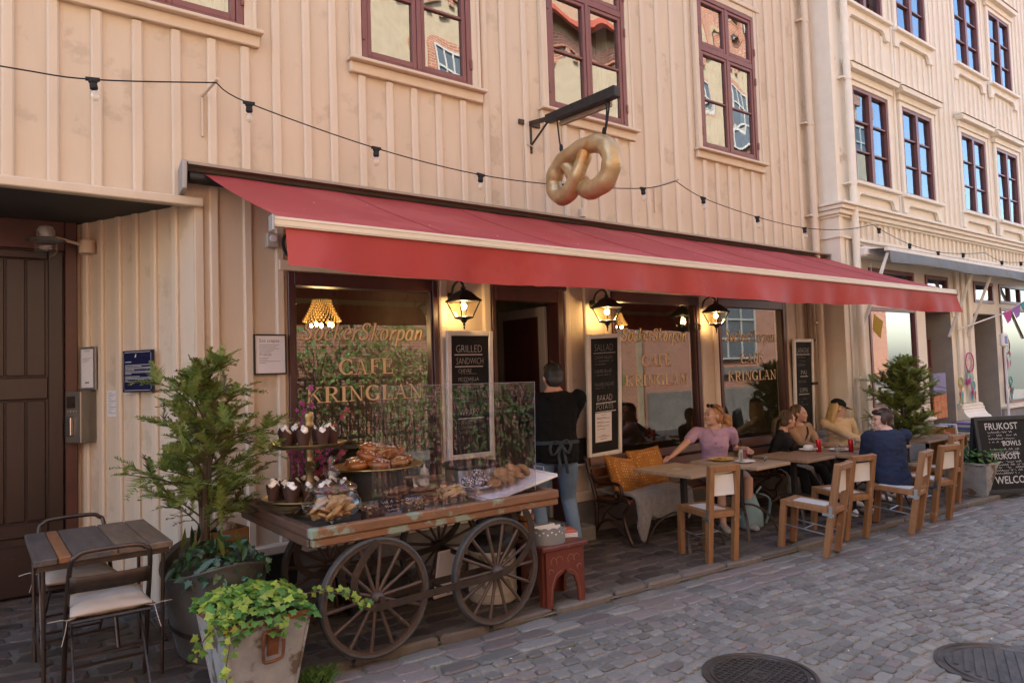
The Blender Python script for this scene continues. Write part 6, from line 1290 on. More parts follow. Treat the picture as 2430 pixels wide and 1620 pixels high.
# glass jar of biscuits
t = thing('glass_jar', 'lidded footed glass jar filled with biscuits at the cart corner', 'jar', (1.655, -1.50, BZ)); mb = MB(); mb.lathe([(.075, 0), (.07, .006), (.02, .012), (.016, .035), (.05, .042), (.12, .06), (.165, .10), (.172, .135), (.15, .175), (.135, .19), (.135, .21)], n=40); mb.build('bowl', G_CLEAR, t, smooth=.9)
mb = MB(); mb.lathe([(.145, .211), (.148, .22), (.14, .235), (.08, .262), (.035, .275), (.03, .285), (.05, .305), (.04, .325), (.016, .335), (.02, .345), (.014, .355), (.022, .37), (.018, .39), (.008, .405), (0, .408)], n=32); mb.build('lid', G_CLEAR, t, smooth=.9)
M_COOK = mat('golden_biscuit', (.42, .24, .085), (.32, .165, .055), .8, scale=14, bump=.5, bscale=60, c3=(.16, .07, .025), s3=30, t3=.66); M_CHOC = mat('dark_chip_cookie', (.19, .085, .03), (.13, .055, .02), .85, scale=14, bump=.6, bscale=60, c3=(.04, .018, .01), s3=24, t3=.60)
def cookie_mesh(name, m, r, h, sd): rq = random.Random(sd); mb = MB(); mb.ell((0, 0, 0), (r, r * .9, h), None, 16, 8); mb.v = [(x * (1 + .10 * noise.noise(V((x * 30, y * 30, sd)))), y * (1 + .10 * noise.noise(V((y * 30, x * 30, sd + 3)))), max(z, -h * .6) + .15 * h * noise.noise(V((x * 60, y * 60, sd)))) for x, y, z in mb.v]; return mb.mesh(name, m, 3.1)
CK = [cookie_mesh('biscuit', M_COOK, .045, .017, i) for i in range(3)]; CC = [cookie_mesh('cookie', M_CHOC, .058, .018, i + 9) for i in range(3)]
def food(name, me, p, rot, label, cat, group, s=1): o = obj(name, me); o.location = p; o.rotation_euler = rot; o.scale = (s, s, s); return tag(o, label, cat, group)
for i in range(30):
    a = i * 2.4; lay_ = i // 10; r_ = (.085, .115, .10)[lay_] * math.sqrt((i % 10 + .7) / 10.5); food('biscuit', CK[i % 3], (1.655 + r_ * math.cos(a), -1.50 + r_ * math.sin(a), BZ + .072 + .035 * lay_), (rc_.uniform(-.8, .8), rc_.uniform(-.8, .8), a), 'golden biscuit piled inside the glass jar', 'biscuit', 'biscuits in the jar', .95)
# bun tray on a dark drum
t = thing('bun_stand', 'round gold tray on a dark drum holding glazed buns', 'stand', (2.21, -.97, BZ)); mb = MB(); mb.lathe([(.17, 0), (.17, .235), (.0, .235)], n=32); mb.build('drum', mat('dark_crate', (.04, .032, .026), (.06, .048, .036), .7, scale=10), t, smooth=.7); mb = MB(); mb.lathe([(.1, .236), (.30, .242), (.315, .252), (.312, .257), (.295, .249), (0, .246)], n=44); mb.build('tray', mat('gold_tray', (.48, .31, .10), None, .3, metal=.9), t, smooth=.8)
M_BUN = mat('glazed_bun', (.34, .115, .022), (.22, .062, .012), .28, scale=8, bump=.3, bscale=18, c3=(.5, .27, .08), s3=5, t3=.63, coat=.4); M_SUG = mat('pearl_sugar', (.8, .75, .68), None, .6)
def bun_mesh(sd):
    mb = MB(); P = [V(((.072 - .0018 * i) * math.cos(i * .42) * (1 - i / 60), (.075 - .0018 * i) * math.sin(i * .42) * (1 - i / 60), .022 + .0009 * i)) for i in range(36)]; mb.tube(P, [.021 - .0003 * i for i in range(36)], 9); mb.ell((0, 0, .022), (.078, .074, .043), None, 16, 9); mb.v = [(x * (1 + .06 * noise.noise(V((x * 25, y * 25, 1)))), y, z) for x, y, z in mb.v]; return mb.mesh('bun', M_BUN, 3.1)
def sugar_mesh(sd):
    rq = random.Random(sd); mb = MB()
    for _ in range(46): a = rq.uniform(0, 6.28); r_ = .062 * math.sqrt(rq.random()); p = V((r_ * math.cos(a), r_ * math.sin(a), .066 - 4.2 * r_ * r_)); mb.cbox(p, (.0045, .0045, .0045), None)
    return mb.mesh('sugar', M_SUG)
BN, SG = bun_mesh(1), sugar_mesh(2)
for i, (dx, dy, dz, rx, ry) in enumerate(((-.17, -.06, 0, 0, 0), (-.06, -.15, 0, .1, 0), (.08, -.14, .0, 0, .1), (.18, -.02, 0, 0, 0), (.04, .1, 0, 0, 0), (-.12, .09, 0, 0, 0), (-.10, -.06, .055, .25, -.15), (.03, -.11, .06, .55, .1), (.12, -.03, .055, .4, .35), (-.01, .0, .085, .2, 0), (.10, .08, .06, 0, .2), (-.06, -.02, .10, .15, -.1))):
    t = thing('cinnamon_bun', 'glazed cinnamon bun with pearl sugar heaped on the gold tray', 'bun', (2.21 + dx, -.97 + dy, BZ + .248 + dz), i * 1.3, 'glazed buns on the gold tray'); t.rotation_euler = (rx, ry, i * 1.3); obj('dough', BN, t); obj('sugar', SG, t)
# acrylic screen
t = thing('acrylic_screen', 'clear acrylic sneeze screen standing along the cart front', 'screen', (2.47, -1.605, CZ + .013)); mb = MB(); mb.add([(-.62, 0, 0), (.61, 0, 0), (.665, .04, .745), (-.575, .04, .755)], [(0, 1, 2, 3)]); s_ = mb.build('sheet', G_ACRYL, t)
me_ = mat('acrylic_edge', (.26, .25, .33), None, .25); mb = MB(); [mb.bar(a, b, .0016, .002) for a, b in (((-.575, .04, .755), (.665, .04, .745)), ((.61, 0, 0), (.665, .04, .745)))]; mb.build('edge', me_, t)
# crepe griddle
t = thing('crepe_griddle', 'round black crepe griddle on a brushed steel drum', 'griddle', (2.98, -.95, BZ)); mb = MB(); mb.lathe([(.19, .012), (.19, .155), (.0, .155)], n=40); mb.build('drum', M_STEEL, t, smooth=.7); mb = MB(); mb.lathe([(.18, .156), (.215, .165), (.222, .18), (.215, .192), (0, .195)], n=44); mb.build('hot_plate', M_IRON, t, smooth=.7); mb = MB(); [mb.ell((.16 * math.cos(a), .16 * math.sin(a), .006), (.018, .018, .008), None, 8, 5) for a in (.5, 2.6, 4.7)]; mb.build('foot', M_IRON, t); mb = MB(); mb.box((.12, -.175, .05), (.17, -.15, .12)); mb.build('switch_box', M_IRON, t)
# cake stand with coconut truffles
t = thing('cake_stand', 'white fluted cake stand with coconut truffles', 'stand', (2.78, -1.33, BZ)); mb = MB(); mb.lathe([(.058, 0), (.055, .008), (.035, .02), (.026, .055), (.045, .075)], n=28); mb.build('foot', M_PORC, t, smooth=.9)
mb = MB(); n = 48; vs = [(0, 0, .078)]
for r, z in ((.05, .075), (.10, .082), (.128, .094), (.134, .092), (.10, .072), (.05, .066)): vs += [(r * math.cos(i * 2 * math.pi / n) * (1 + (.03 * math.sin(i * 2 * math.pi * 14 / n) if r > .11 else 0)), r * math.sin(i * 2 * math.pi / n) * (1 + (.03 * math.sin(i * 2 * math.pi * 14 / n) if r > .11 else 0)), z + (.005 * math.sin(i * 2 * math.pi * 14 / n) if r > .11 else 0)) for i in range(n)]
mb.add(vs, [(0, i + 1, (i + 1) % n + 1) for i in range(n)] + [(1 + k * n + i, 1 + k * n + n + i, 1 + k * n + n + (i + 1) % n, 1 + k * n + (i + 1) % n) for k in range(5) for i in range(n)]); mb.build('plate', M_PORC, t, smooth=.9)
M_COCO = mat('coconut_coating', (.10, .065, .055), (.05, .03, .024), .9, scale=30, bump=.8, bscale=120, c3=(.62, .58, .56), s3=90, t3=.49); mb = MB(); mb.ell((0, 0, 0), .036, None, 14, 10); mb.v = [tuple(V(v) * (1 + .12 * noise.noise(V(v) * 90))) for v in mb.v]; TR = mb.mesh('truffle', M_COCO, 3.1)
for i, (dx, dy, dz) in enumerate(((-.07, -.03, 0), (-.02, -.065, 0), (.05, -.045, 0), (.075, .03, 0), (0, .06, 0), (-.06, .045, 0), (0, 0, .045), (.04, .015, .04))): food('truffle', TR, (2.78 + dx, -1.33 + dy, BZ + .115 + dz), (i, i * 2, 0), 'round coconut truffle on the white cake stand', 'truffle', 'coconut truffles', 1)
# trays with cookies and pastries
def tray(label, cx, cy, w, d, rx, ry, rz, z=BZ, paper=False, name='baking_tray'):
    t = thing(name, label, 'tray', (cx, cy, z)); t.rotation_euler = (rx, ry, rz); mb = MB(); mb.box((-w, -d, 0), (w, d, .006)); mb.box((-w, -d, .006), (-w + .008, d, .022)); mb.box((w - .008, -d, .006), (w, d, .022)); mb.box((-w + .008, -d, .006), (w - .008, -d + .008, .021)); mb.box((-w + .008, d - .008, .006), (w - .008, d, .021)); mb.build('pan', M_GALV if not paper else M_PORC, t)
    for s in (-1, 1):
        for k in (-.35, .35) if not paper else (0,):
            h = MB(); q_ = w + .0 if paper else w * k; P = [(s * w * .97, -.05, .02), (s * w * .98, -.05, .055), (s * w * .98, .05, .055), (s * w * .97, .05, .02)] if paper else [(q_ - .05, s * d, .02), (q_ - .045, s * d, .06), (q_ + .045, s * d, .06), (q_ + .05, s * d, .02)]; h.tube(P, .005, 6); h.build('handle', M_STEEL, t, smooth=.8)
    return t
tray('steel baking tray with chocolate chip and jam cookies', 2.32, -1.33, .36, .20, R(4), 0, R(-3), BZ + .01); 
for i in range(16):
    st_i = i % 4; lv = i // 4; x = 2.12 + (.0, .13, .23, .30)[st_i] * .8 + rc_.uniform(-.015, .015); y = -1.40 + (.05, .12, 0, -.02)[st_i]; food('chocolate_cookie', CC[i % 3], (x, y, BZ + .045 + lv * .026), (rc_.uniform(-.2, .2), rc_.uniform(-.2, .2), i), 'dark chocolate chip cookie stacked on the steel tray', 'cookie', 'chocolate chip cookies', 1)
M_SHORT = mat('pale_shortbread', (.52, .36, .16), (.46, .30, .12), .75, scale=10, bump=.2); M_JAM = mat('raspberry_jam', (.16, .012, .02), None, .2); SB = cookie_mesh('shortbread', M_SHORT, .048, .017, 33); mb = MB(); mb.ell((0, 0, .014), (.016, .013, .006), None, 10, 5); JM = mb.mesh('jam', M_JAM, 3.1)
for i in range(20):
    x = 2.53 + rc_.uniform(-.12, .12); y = -1.36 + rc_.uniform(-.13, .12); t = thing('jam_cookie', 'pale jam centred shortbread cookie piled on the steel tray', 'cookie', (x, y, BZ + .04 + .062 * max(0, 1 - ((x - 2.53) / .14) ** 2) * rc_.random() + .01), 0, 'jam cookies'); t.rotation_euler = (rc_.uniform(-.5, .5), rc_.uniform(-.5, .5), i); obj('shortbread', SB, t); obj('jam', JM, t)
tray('white serving tray tipped up at the cart end with oat pastries on paper', 3.02, -1.36, .33, .18, R(3), R(-9), R(4), BZ + .055, True, 'serving_tray'); mb = MB(); mb.box((-.29, -.16, 0), (.30, .165, .003)); o = mb.build('baking_paper', M_PAPER); o.location = (3.02, -1.36, BZ + .066); o.rotation_euler = (R(3), R(-9), R(6)); tag(o, 'white baking paper lining the tipped serving tray', 'paper')
M_OAT = mat('seeded_oat_pastry', (.36, .20, .075), (.26, .13, .045), .85, scale=16, bump=.7, bscale=50, c3=(.13, .065, .03), s3=26, t3=.62); OA = cookie_mesh('oat', M_OAT, .062, .03, 51)
for i, (dx, dy, dz) in enumerate(((-.16, -.06, 0), (-.06, -.08, .02), (.04, -.06, .035), (-.12, .05, .01), (-.01, .05, .03), (.10, .04, .05), (-.06, -.02, .055), (.05, .0, .07), (.15, .0, .055))): food('oat_pastry', OA, (3.02 + dx, -1.36 + dy, BZ + .095 + dz), (.1 * i, -.15, i), 'seeded oat pastry on the tipped serving tray', 'pastry', 'oat pastries', 1)
# small things: signs, bottle, pans, nut cakes
def psign(x, y, rz, txt, label, m):
    t = thing('price_sign', label, 'sign', (x, y, BZ + .035), rz); mb = MB(); M_ = Matrix.Rotation(R(-14), 4, 'X'); mb.box((-.06, 0, 0), (.06, .004, .085), M_); mb.build('card', m, t)
    sq = MB()
    for i, s in enumerate(txt):
        if s == '~': scrib(sq, -.04 + .015 * i, .058 - .024 * i, .075, .014, -.001, rd); continue
        text(s, .026, M_CHALK, t, M_ @ V((-.05 + .015 * i, -.001, .058 - .024 * i)), (1, 0, 0), M_.to_3x3() @ V((0, 0, 1)), sx=.85)
    if sq.f: sq.v = [tuple(M_ @ V(v)) for v in sq.v]; sq.build('scribble', M_CHALK, t)
psign(2.16, -1.56, R(-4), ('CHOKLAD', 'SPEGLAR', '~'), 'dark blue price card for chocolate cookies', mat('navy_card', (.012, .017, .04), None, .6)); psign(2.00, -1.54, R(6), ('~', '~', '~'), 'black price card for little balls', M_CHALKB)
M_NUT = mat('walnut_topping', (.36, .22, .10), (.24, .13, .05), .8, scale=22, bump=.5, rand=.3, island=True); M_CHO2 = mat('chocolate_cake', (.030, .016, .012), None, .6)
for x, y, l in ((1.90, -1.545, 'dark chocolate cake with walnuts beside the jar'), (2.14, -1.60, 'dark chocolate cake with nuts and pistachio behind the screen')):
    t = thing('nut_cake', l, 'cake', (x, y + .02, BZ), .3); mb = MB(); mb.cbox((0, 0, .04), (.15, .07, .08)); mb.build('cake', M_CHO2, t, bevel=.012); mb = MB(); [mb.ell((rc_.uniform(-.07, .07), rc_.uniform(-.038, .03), .08 + rc_.uniform(-.03, .012)), (.010, .007, .006), Matrix.Rotation(rc_.random() * 3, 3, 'Z'), 6, 4) for _ in range(60)]; mb.build('nuts', M_NUT, t)
t = thing('squeeze_bottle', 'white plastic squeeze bottle beside the griddle', 'bottle', (2.72, -.72, BZ)); mb = MB(); mb.lathe([(.034, 0), (.036, .01), (.036, .115), (.030, .13), (.028, .15), (.012, .158), (.006, .185), (0, .186)], n=20); mb.build('body', mat('white_plastic', (.62, .60, .56), None, .4), t, smooth=.9)
for k, (x, y, w, z, l) in enumerate(((2.50, -1.0, .07, .11, 'small steel topping pan, raised at the back of the cart'), (2.42, -1.08, .055, .05, 'small steel topping pan nearest the bun stand'), (2.56, -1.08, .05, .05, 'small steel topping pan in the middle of the cart'), (2.70, -1.02, .085, .04, 'wide steel pan beside the crepe griddle'))):
    t = thing('steel_pan', l, 'pan', (x, y, BZ + .0)); mb = MB(); taper(mb, w * .8, .05, w, .06, z - .03 if z > .06 else .0, z + .03); mb.box((-w - .006, -.066, z + .03), (w + .006, .066, z + .034)); mb.box((-w * .7, -.045, 0), (w * .7, .045, max(.002, z - .031))); mb.build('pan', M_STEEL, t)
# flowers in a vase
t = thing('flower_vase', 'tall glass vase of purple orchids behind the tiered stand', 'flowers', (1.83, -.66, BZ)); mb = MB(); mb.lathe([(.05, 0), (.055, .01), (.06, .30), (.057, .30), (.05, .015), (0, .012)], n=24); mb.build('vase', G_CLEAR, t, smooth=.8)
M_ORCH = [mat('purple_orchid_petal', (.33, .045, .26), (.42, .08, .30), .6, scale=20, trans=.3, rand=.3), mat('pink_orchid_petal', (.45, .03, .13), (.5, .09, .12), .6, scale=20, trans=.3, rand=.3)]
def flower(m):
    mb = MB()
    for k in range(5): a = k * 1.2566; c, s = math.cos(a), math.sin(a); mb.add([(0, 0, 0), (.5 * c - .28 * s, .5 * s + .28 * c, .15), (1.0 * c, 1.0 * s, .05), (.5 * c + .28 * s, .5 * s - .28 * c, .15)], [(0, 1, 2, 3)])
    mb.ell((0, 0, .12), (.15, .15, .2), None, 6, 4); return mb.mesh('blossom', m, .6)
FL = [flower(m) for m in M_ORCH]; rf = random.Random(6); stm = MB()
for i in range(17):
    a = rf.uniform(0, 6.283); rr2 = rf.uniform(.05, .30); hgt = rf.uniform(.46, .80) - rr2 * .5; 
    if i == 0: rr2, hgt = .03, .82
    tip = V((rr2 * math.cos(a) + .03, rr2 * math.sin(a) * .7, hgt)); S_ = spline([V((rf.uniform(-.03, .03), rf.uniform(-.03, .03), .02)), V((tip.x * .3, tip.y * .3, hgt * .55)), tip], 8); stm.tube(S_, .003, 4)
    for k in range(8): p = S_[min(len(S_) - 1, int((.50 + .5 * k / 8) * len(S_)))]; o = put_leaf(FL[1 if (tip.x > .14) else 0], t, p + V((rf.uniform(-.03, .03), rf.uniform(-.03, .03), rf.uniform(-.02, .02))), V((rf.uniform(-.7, .7), -1, rf.uniform(-.3, .6))), rf.uniform(.016, .030), rf, 'blossom')
stm.build('stem', mat('green_stem', (.06, .13, .03), None, .6), t); mb = MB()
for _ in range(160): leaf_quad(mb, V((.12 + rf.gauss(0, .03), -.1 + rf.gauss(0, .03), .50 + rf.gauss(0, .035))), V((rf.uniform(-1, 1), -1, rf.uniform(0, 1))), .006, rf)
mb.build('filler_bloom', mat('white_green_bloom', (.45, .5, .3), None, .7), t)

# ------------------------------------------------------------------ below and beside the cart
t = thing('milk_keg', 'cream painted milk can with stencilled leaves behind the cart wheel', 'can', (2.99, -1.19, g(3))); M_KEG = mat('cream_enamel', (.50, .44, .36), (.44, .385, .31), .4, scale=6, c3=(.25, .20, .15), s3=8, t3=.68); mb = MB(); mb.lathe([(.165, 0), (.172, .01), (.172, .06), (.177, .065), (.177, .075), (.172, .08), (.172, .36), (.165, .375)], n=36); sh = mb.build('shell', M_KEG, t, smooth=.7)
mb = MB(); mb.lathe([(.174, .36), (.174, .40), (.15, .44), (.10, .47), (.10, .52), (.115, .53), (.115, .55), (0, .55)], n=32); mb.build('lid', M_IRON, t, smooth=.7)
mk = mat('olive_stencil', (.22, .20, .13), None, .6)
for k in range(9):
    a = -2.6 + (k % 3) * .55; zc = .14 + (k // 3) * .085; mb = MB(); vs = []
    for i in range(5):
        f = i / 4; w = .028 * math.sin(math.pi * (f * .9 + .05)); aa = a + (f - .5) * .34; zz = zc + (f - .5) * .05 * (1 if k % 2 else -1); vs += [(.1732 * math.cos(aa), .1732 * math.sin(aa), zz + w), (.1732 * math.cos(aa), .1732 * math.sin(aa), zz - w)]
    mb.add(vs, [(2 * i, 2 * i + 1, 2 * i + 3, 2 * i + 2) for i in range(4)]); mb.build('stencil', mk, sh)
t = thing('white_panel', 'white board leaning under the cart beside the milk can', 'board', (2.74, -.95, g(2.7)), .1); mb = MB(); mb.box((-.11, 0, 0), (.11, .02, .36), Matrix.Rotation(R(12), 4, 'X')); mb.build('board', M_PAPER, t, bevel=.01)
t = thing('black_crate', 'black plastic crate stored in the dark under the cart', 'crate', (2.25, -.75, g(2.2)), 0); mb = MB(); mb.box((-.22, -.15, 0), (.22, .15, .2)); mb.build('crate', M_IRON, t, bevel=.01); mb = MB(); mb.box((-.23, -.16, .201), (.23, .16, .22)); mb.build('rim', M_IRON, t)
t = thing('black_mat', 'black rubber mat leaning against the facade beside the tub', 'mat', (1.62, -.16, g(1.6)), 0); mb = MB(); mb.box((-.25, 0, 0), (.3, .02, .34), Matrix.Rotation(R(14), 4, 'X')); mb.build('mat', M_ROPE, t)
M_STOOL = mat('red_brown_painted_stool', (.125, .028, .016), (.095, .022, .014), .38, scale=7, bump=.1, c3=(.20, .10, .05), s3=9, t3=.68)
t = thing('red_stool', 'low red brown painted stool with carved arched sides by the cart', 'stool', (3.295, -1.50, g(3.3)), R(-3)); mb = MB(); mb.box((-.20, -.17, .385), (.20, .17, .415)); mb.build('top', M_STOOL, t, bevel=.006)
arch = [(-.165, 0), (-.115, 0), (-.105, .12), (-.075, .19), (-.025, .215), (0, .245), (.025, .215), (.075, .19), (.105, .12), (.115, 0), (.165, 0), (.165, .384), (-.165, .384)]
for M_ in (Tm((0, -.15, 0)), Tm((0, .13, 0)), Tm((-.165, 0, 0)) @ Rt(90, 'Z') @ Matrix.Diagonal((.78, 1, 1, 1)), Tm((.185, 0, 0)) @ Rt(90, 'Z') @ Matrix.Diagonal((.78, 1, 1, 1))): mb = MB(); mb.poly([(x, z) for x, z in arch], .02, M_); mb.build('side_panel', M_STOOL, t)
mb = MB()
for s in (-1, 1):
    for (cx, cz_, r_) in ((.05, .31, .028), (.10, .31, .024), (.125, .24, .02)): mb.tube([(s * cx + r_ * math.cos(i * .5), -.1505, cz_ + r_ * math.sin(i * .5)) for i in range(9)], .0022, 4)
    mb.tube(spline([(s * .13, -.1505, .02), (s * .12, -.1505, .13), (s * .085, -.1505, .21), (s * .03, -.1505, .24)], 5), .0022, 4)
mb.build('carved_line', mat('worn_carving', (.26, .10, .05), None, .6), t)
t = thing('napkin_holder', 'grey metal crown shaped napkin holder with heart cut outs on the stool', 'holder', (3.24, -1.53, g(3.3) + .416)); mb = MB(); n = 60; vs = []
for i in range(n):
    a = i * 2 * math.pi / n; top = .105 + .012 * abs(math.sin(i * math.pi / 5)); vs += [(.13 * math.cos(a), .105 * math.sin(a), 0), (.13 * math.cos(a), .105 * math.sin(a), top)]
mb.add(vs, [(2 * i, 2 * ((i + 1) % n), 2 * ((i + 1) % n) + 1, 2 * i + 1) for i in range(n)]); o = mb.build('band', mat('grey_painted_metal', (.20, .205, .20), None, .45, metal=.3), t); s_ = o.modifiers.new('s', 'SOLIDIFY'); s_.thickness = .002
mb = MB()
for i in range(26):
    a = i * .2417; zc = .072 if i % 2 else .088; c, s = math.cos(a), math.sin(a); P = [V((.1312 * c - u * s, .106 * s + u * c, zc + v)) for u, v in ((0, -.009), (.008, .001), (.004, .006), (0, .003), (-.004, .006), (-.008, .001))]; mb.add(P, [tuple(range(6))])
mb.build('heart', M_PAPER, t); mb = MB(); [mb.box((-.09, -.07 + i * .02, .004), (.09, -.06 + i * .02, .09 + .012 * (i % 3))) for i in range(7)]; mb.build('napkins', M_PAPER, t)
t = thing('orange_trays', 'stack of orange patterned trays on the red stool', 'tray', (3.42, -1.42, g(3.4) + .416), R(-24)); M_ORA = mat('orange_melamine', (.55, .085, .02), None, .35)
for i in range(4): mb = MB(); mb.box((-.13, -.09, i * .011), (.13, .09, i * .011 + .008)); mb.build('tray', M_ORA if i == 3 else M_PORC, t, bevel=.01)
mb = MB(); [mb.box((-.115 + i * .018, -.075, .0415), (-.108 + i * .018, -.05, .0425)) for i in range(13)]; [mb.lathe([(.018, .0415), (.018, .0425), (.012, .0425)], (x, .02, 0), 12) for x in (-.06, .0, .06)]; mb.build('pattern', M_PAPER, t)
t = thing('wooden_bucket', 'small wooden stave bucket with cutlery and napkins behind the stool', 'bucket', (3.29, -1.22, g(3.3) + .36)); mw = mat('orange_pine', (.33, .13, .03), (.27, .10, .022), .45, scale=5, stretch=(5, 5, .5)); n = 14
for i in range(n): a = i * 2 * math.pi / n; s = obj('stave', (MATS.get('_st') or (lambda q_: (MATS.__setitem__('_st', q_), q_)[1])((lambda m_: (m_.poly([(-.0125, 0), (.0125, 0), (.0145, .20), (-.0145, .20)], .008), m_.mesh('stave', mw))[1])(MB()))), t); s.location = (.058 * math.cos(a), .058 * math.sin(a), 0); s.rotation_euler = (R(0), 0, a + R(90))
mb = MB(); [mb.lathe([(.067, z), (.0675, z + .012)], n=24, cap=False) for z in (.03, .155)]; mb.build('hoop', M_IRON, t); mb = MB(); mb.box((-.02, -.012, .02), (.012, -.004, .27), Matrix.Rotation(R(8), 4, 'Y')); mb.build('wooden_spoon', mw, t); mb = MB(); [mb.ell((x, y, .21), (.02, .012, .05), Matrix.Rotation(R(25), 3, 'Y'), 7, 5) for x, y in ((.02, .01), (-.03, .0), (.0, -.03))]; mb.build('napkin', M_PAPER, t)
t = thing('bucket_box', 'dark wooden box standing behind the red stool', 'box', (3.29, -1.22, g(3.3))); mb = MB(); mb.box((-.12, -.1, 0), (.12, .1, .345)); mb.build('box', W_DOOR, t, bevel=.006); mb = MB(); mb.box((-.13, -.11, .346), (.13, .11, .358)); mb.build('lid', W_DOOR, t)

lt = MB()
for _ in range(45):
    x = rb.uniform(1.6, 9); y = kerb_y(x) - rb.uniform(.05, 2.2); p = V((x, y, g(x) - .030)); a = rb.uniform(0, 3); d = V((math.cos(a), math.sin(a), 0)) * rb.uniform(.004, .011); e = V((-d.y, d.x, 0)) * .5; lt.add([p - d, p + e, p + d + V((0, 0, .003)), p - e], [(0, 1, 2, 3)])
tag(lt.build('litter', M_PAPER), 'tiny pale scraps of litter lying on the cobbles', 'litter', kind='stuff')
# ------------------------------------------------------------------ people
def skin(prims, vox, it=6, fac=.5):
    """fuse closed volumes into one continuous surface"""
    me = bpy.data.meshes.new('tmp'); me.from_pydata(prims.v, [], prims.f); me.update(); o = bpy.data.objects.new('tmp', me); col.objects.link(o)
    r = o.modifiers.new('r', 'REMESH'); r.mode = 'VOXEL'; r.voxel_size = vox; r.use_smooth_shade = True
    s = o.modifiers.new('s', 'SMOOTH'); s.iterations = it; s.factor = fac
    dg = bpy.context.evaluated_depsgraph_get(); m = bpy.data.meshes.new_from_object(o.evaluated_get(dg)); bpy.data.objects.remove(o); bpy.data.meshes.remove(me)
    m.polygons.foreach_set('use_smooth', [True] * len(m.polygons)); return m
def limb(mb, pts, rs, n=12):
    P = [V(p) for p in pts]; a = (P[0] - P[1]).normalized(); b = (P[-1] - P[-2]).normalized(); r0, r1 = rs[0], rs[-1]
    mb.tube([P[0] + a * r0 * .9, P[0] + a * r0 * .6] + P + [P[-1] + b * r1 * .6, P[-1] + b * r1 * .9], [r0 * .4, r0 * .8] + list(rs) + [r1 * .8, r1 * .4], n)
def loft(mb, rings, n=18):
    vs = []
    for c, x, y, rx, ry in rings:
        for j in range(n): a = 2 * math.pi * j / n; vs.append(c + x * rx * math.cos(a) + y * ry * math.sin(a))
    L_ = len(rings); mb.add(vs, [(i * n + j, i * n + (j + 1) % n, (i + 1) * n + (j + 1) % n, (i + 1) * n + j) for i in range(L_ - 1) for j in range(n)] + [tuple(range(n))[::-1], tuple((L_ - 1) * n + j for j in range(n))])
def ik(a, t, l1, l2, pole):
    d = t - a; L_ = min(d.length, l1 + l2 - .002); u = d.normalized(); ca = max(-1, min(1, (l1 * l1 + L_ * L_ - l2 * l2) / (2 * l1 * L_))); p = pole - u * pole.dot(u); p.normalize()
    return a + u * l1 * ca + p * l1 * math.sqrt(1 - ca * ca), a + u * L_
def skinmat(name, c): return mat(name, c, tuple(k * .88 for k in c), .5, scale=9, bump=.05, bscale=120)
def hairmat(name, c, c2): return mat(name, c, c2, .45, scale=14, stretch=(5, 5, .6), bump=.6, bscale=30, bstretch=(6, 6, .5), rand=.35, island=True)
def hand(mb, wrist, d, palm_n, curl=.5, s=1.0):
    d = d.normalized(); n = (palm_n - d * palm_n.dot(d)).normalized(); x = d.cross(n); b = wrist
    loft(mb, [(b, x, n, .026 * s, .017 * s), (b + d * .04 * s, x, n, .038 * s, .016 * s), (b + d * .085 * s, x, n, .038 * s, .012 * s)], 10)
    for k, (o, L_) in enumerate(((-.029, .062), (-.010, .074), (.010, .070), (.028, .054))):
        p = b + d * .083 * s + x * o * s; q = p + (d * math.cos(curl * .6) + n * math.sin(curl * .6)) * L_ * .5 * s; r_ = q + (d * math.cos(curl * 1.7) + n * math.sin(curl * 1.7)) * L_ * .5 * s; mb.tube([p - d * .01, p, q, r_], [.0085 * s, .0085 * s, .008 * s, .006 * s], 7)
    p = b + d * .02 * s - x * .026 * s; q = p + (d * .6 - x * .75).normalized() * .035 * s; mb.tube([p, q, q + (d * .9 - x * .1 + n * .3).normalized() * .03 * s], [.011 * s, .0095 * s, .0075 * s], 7)
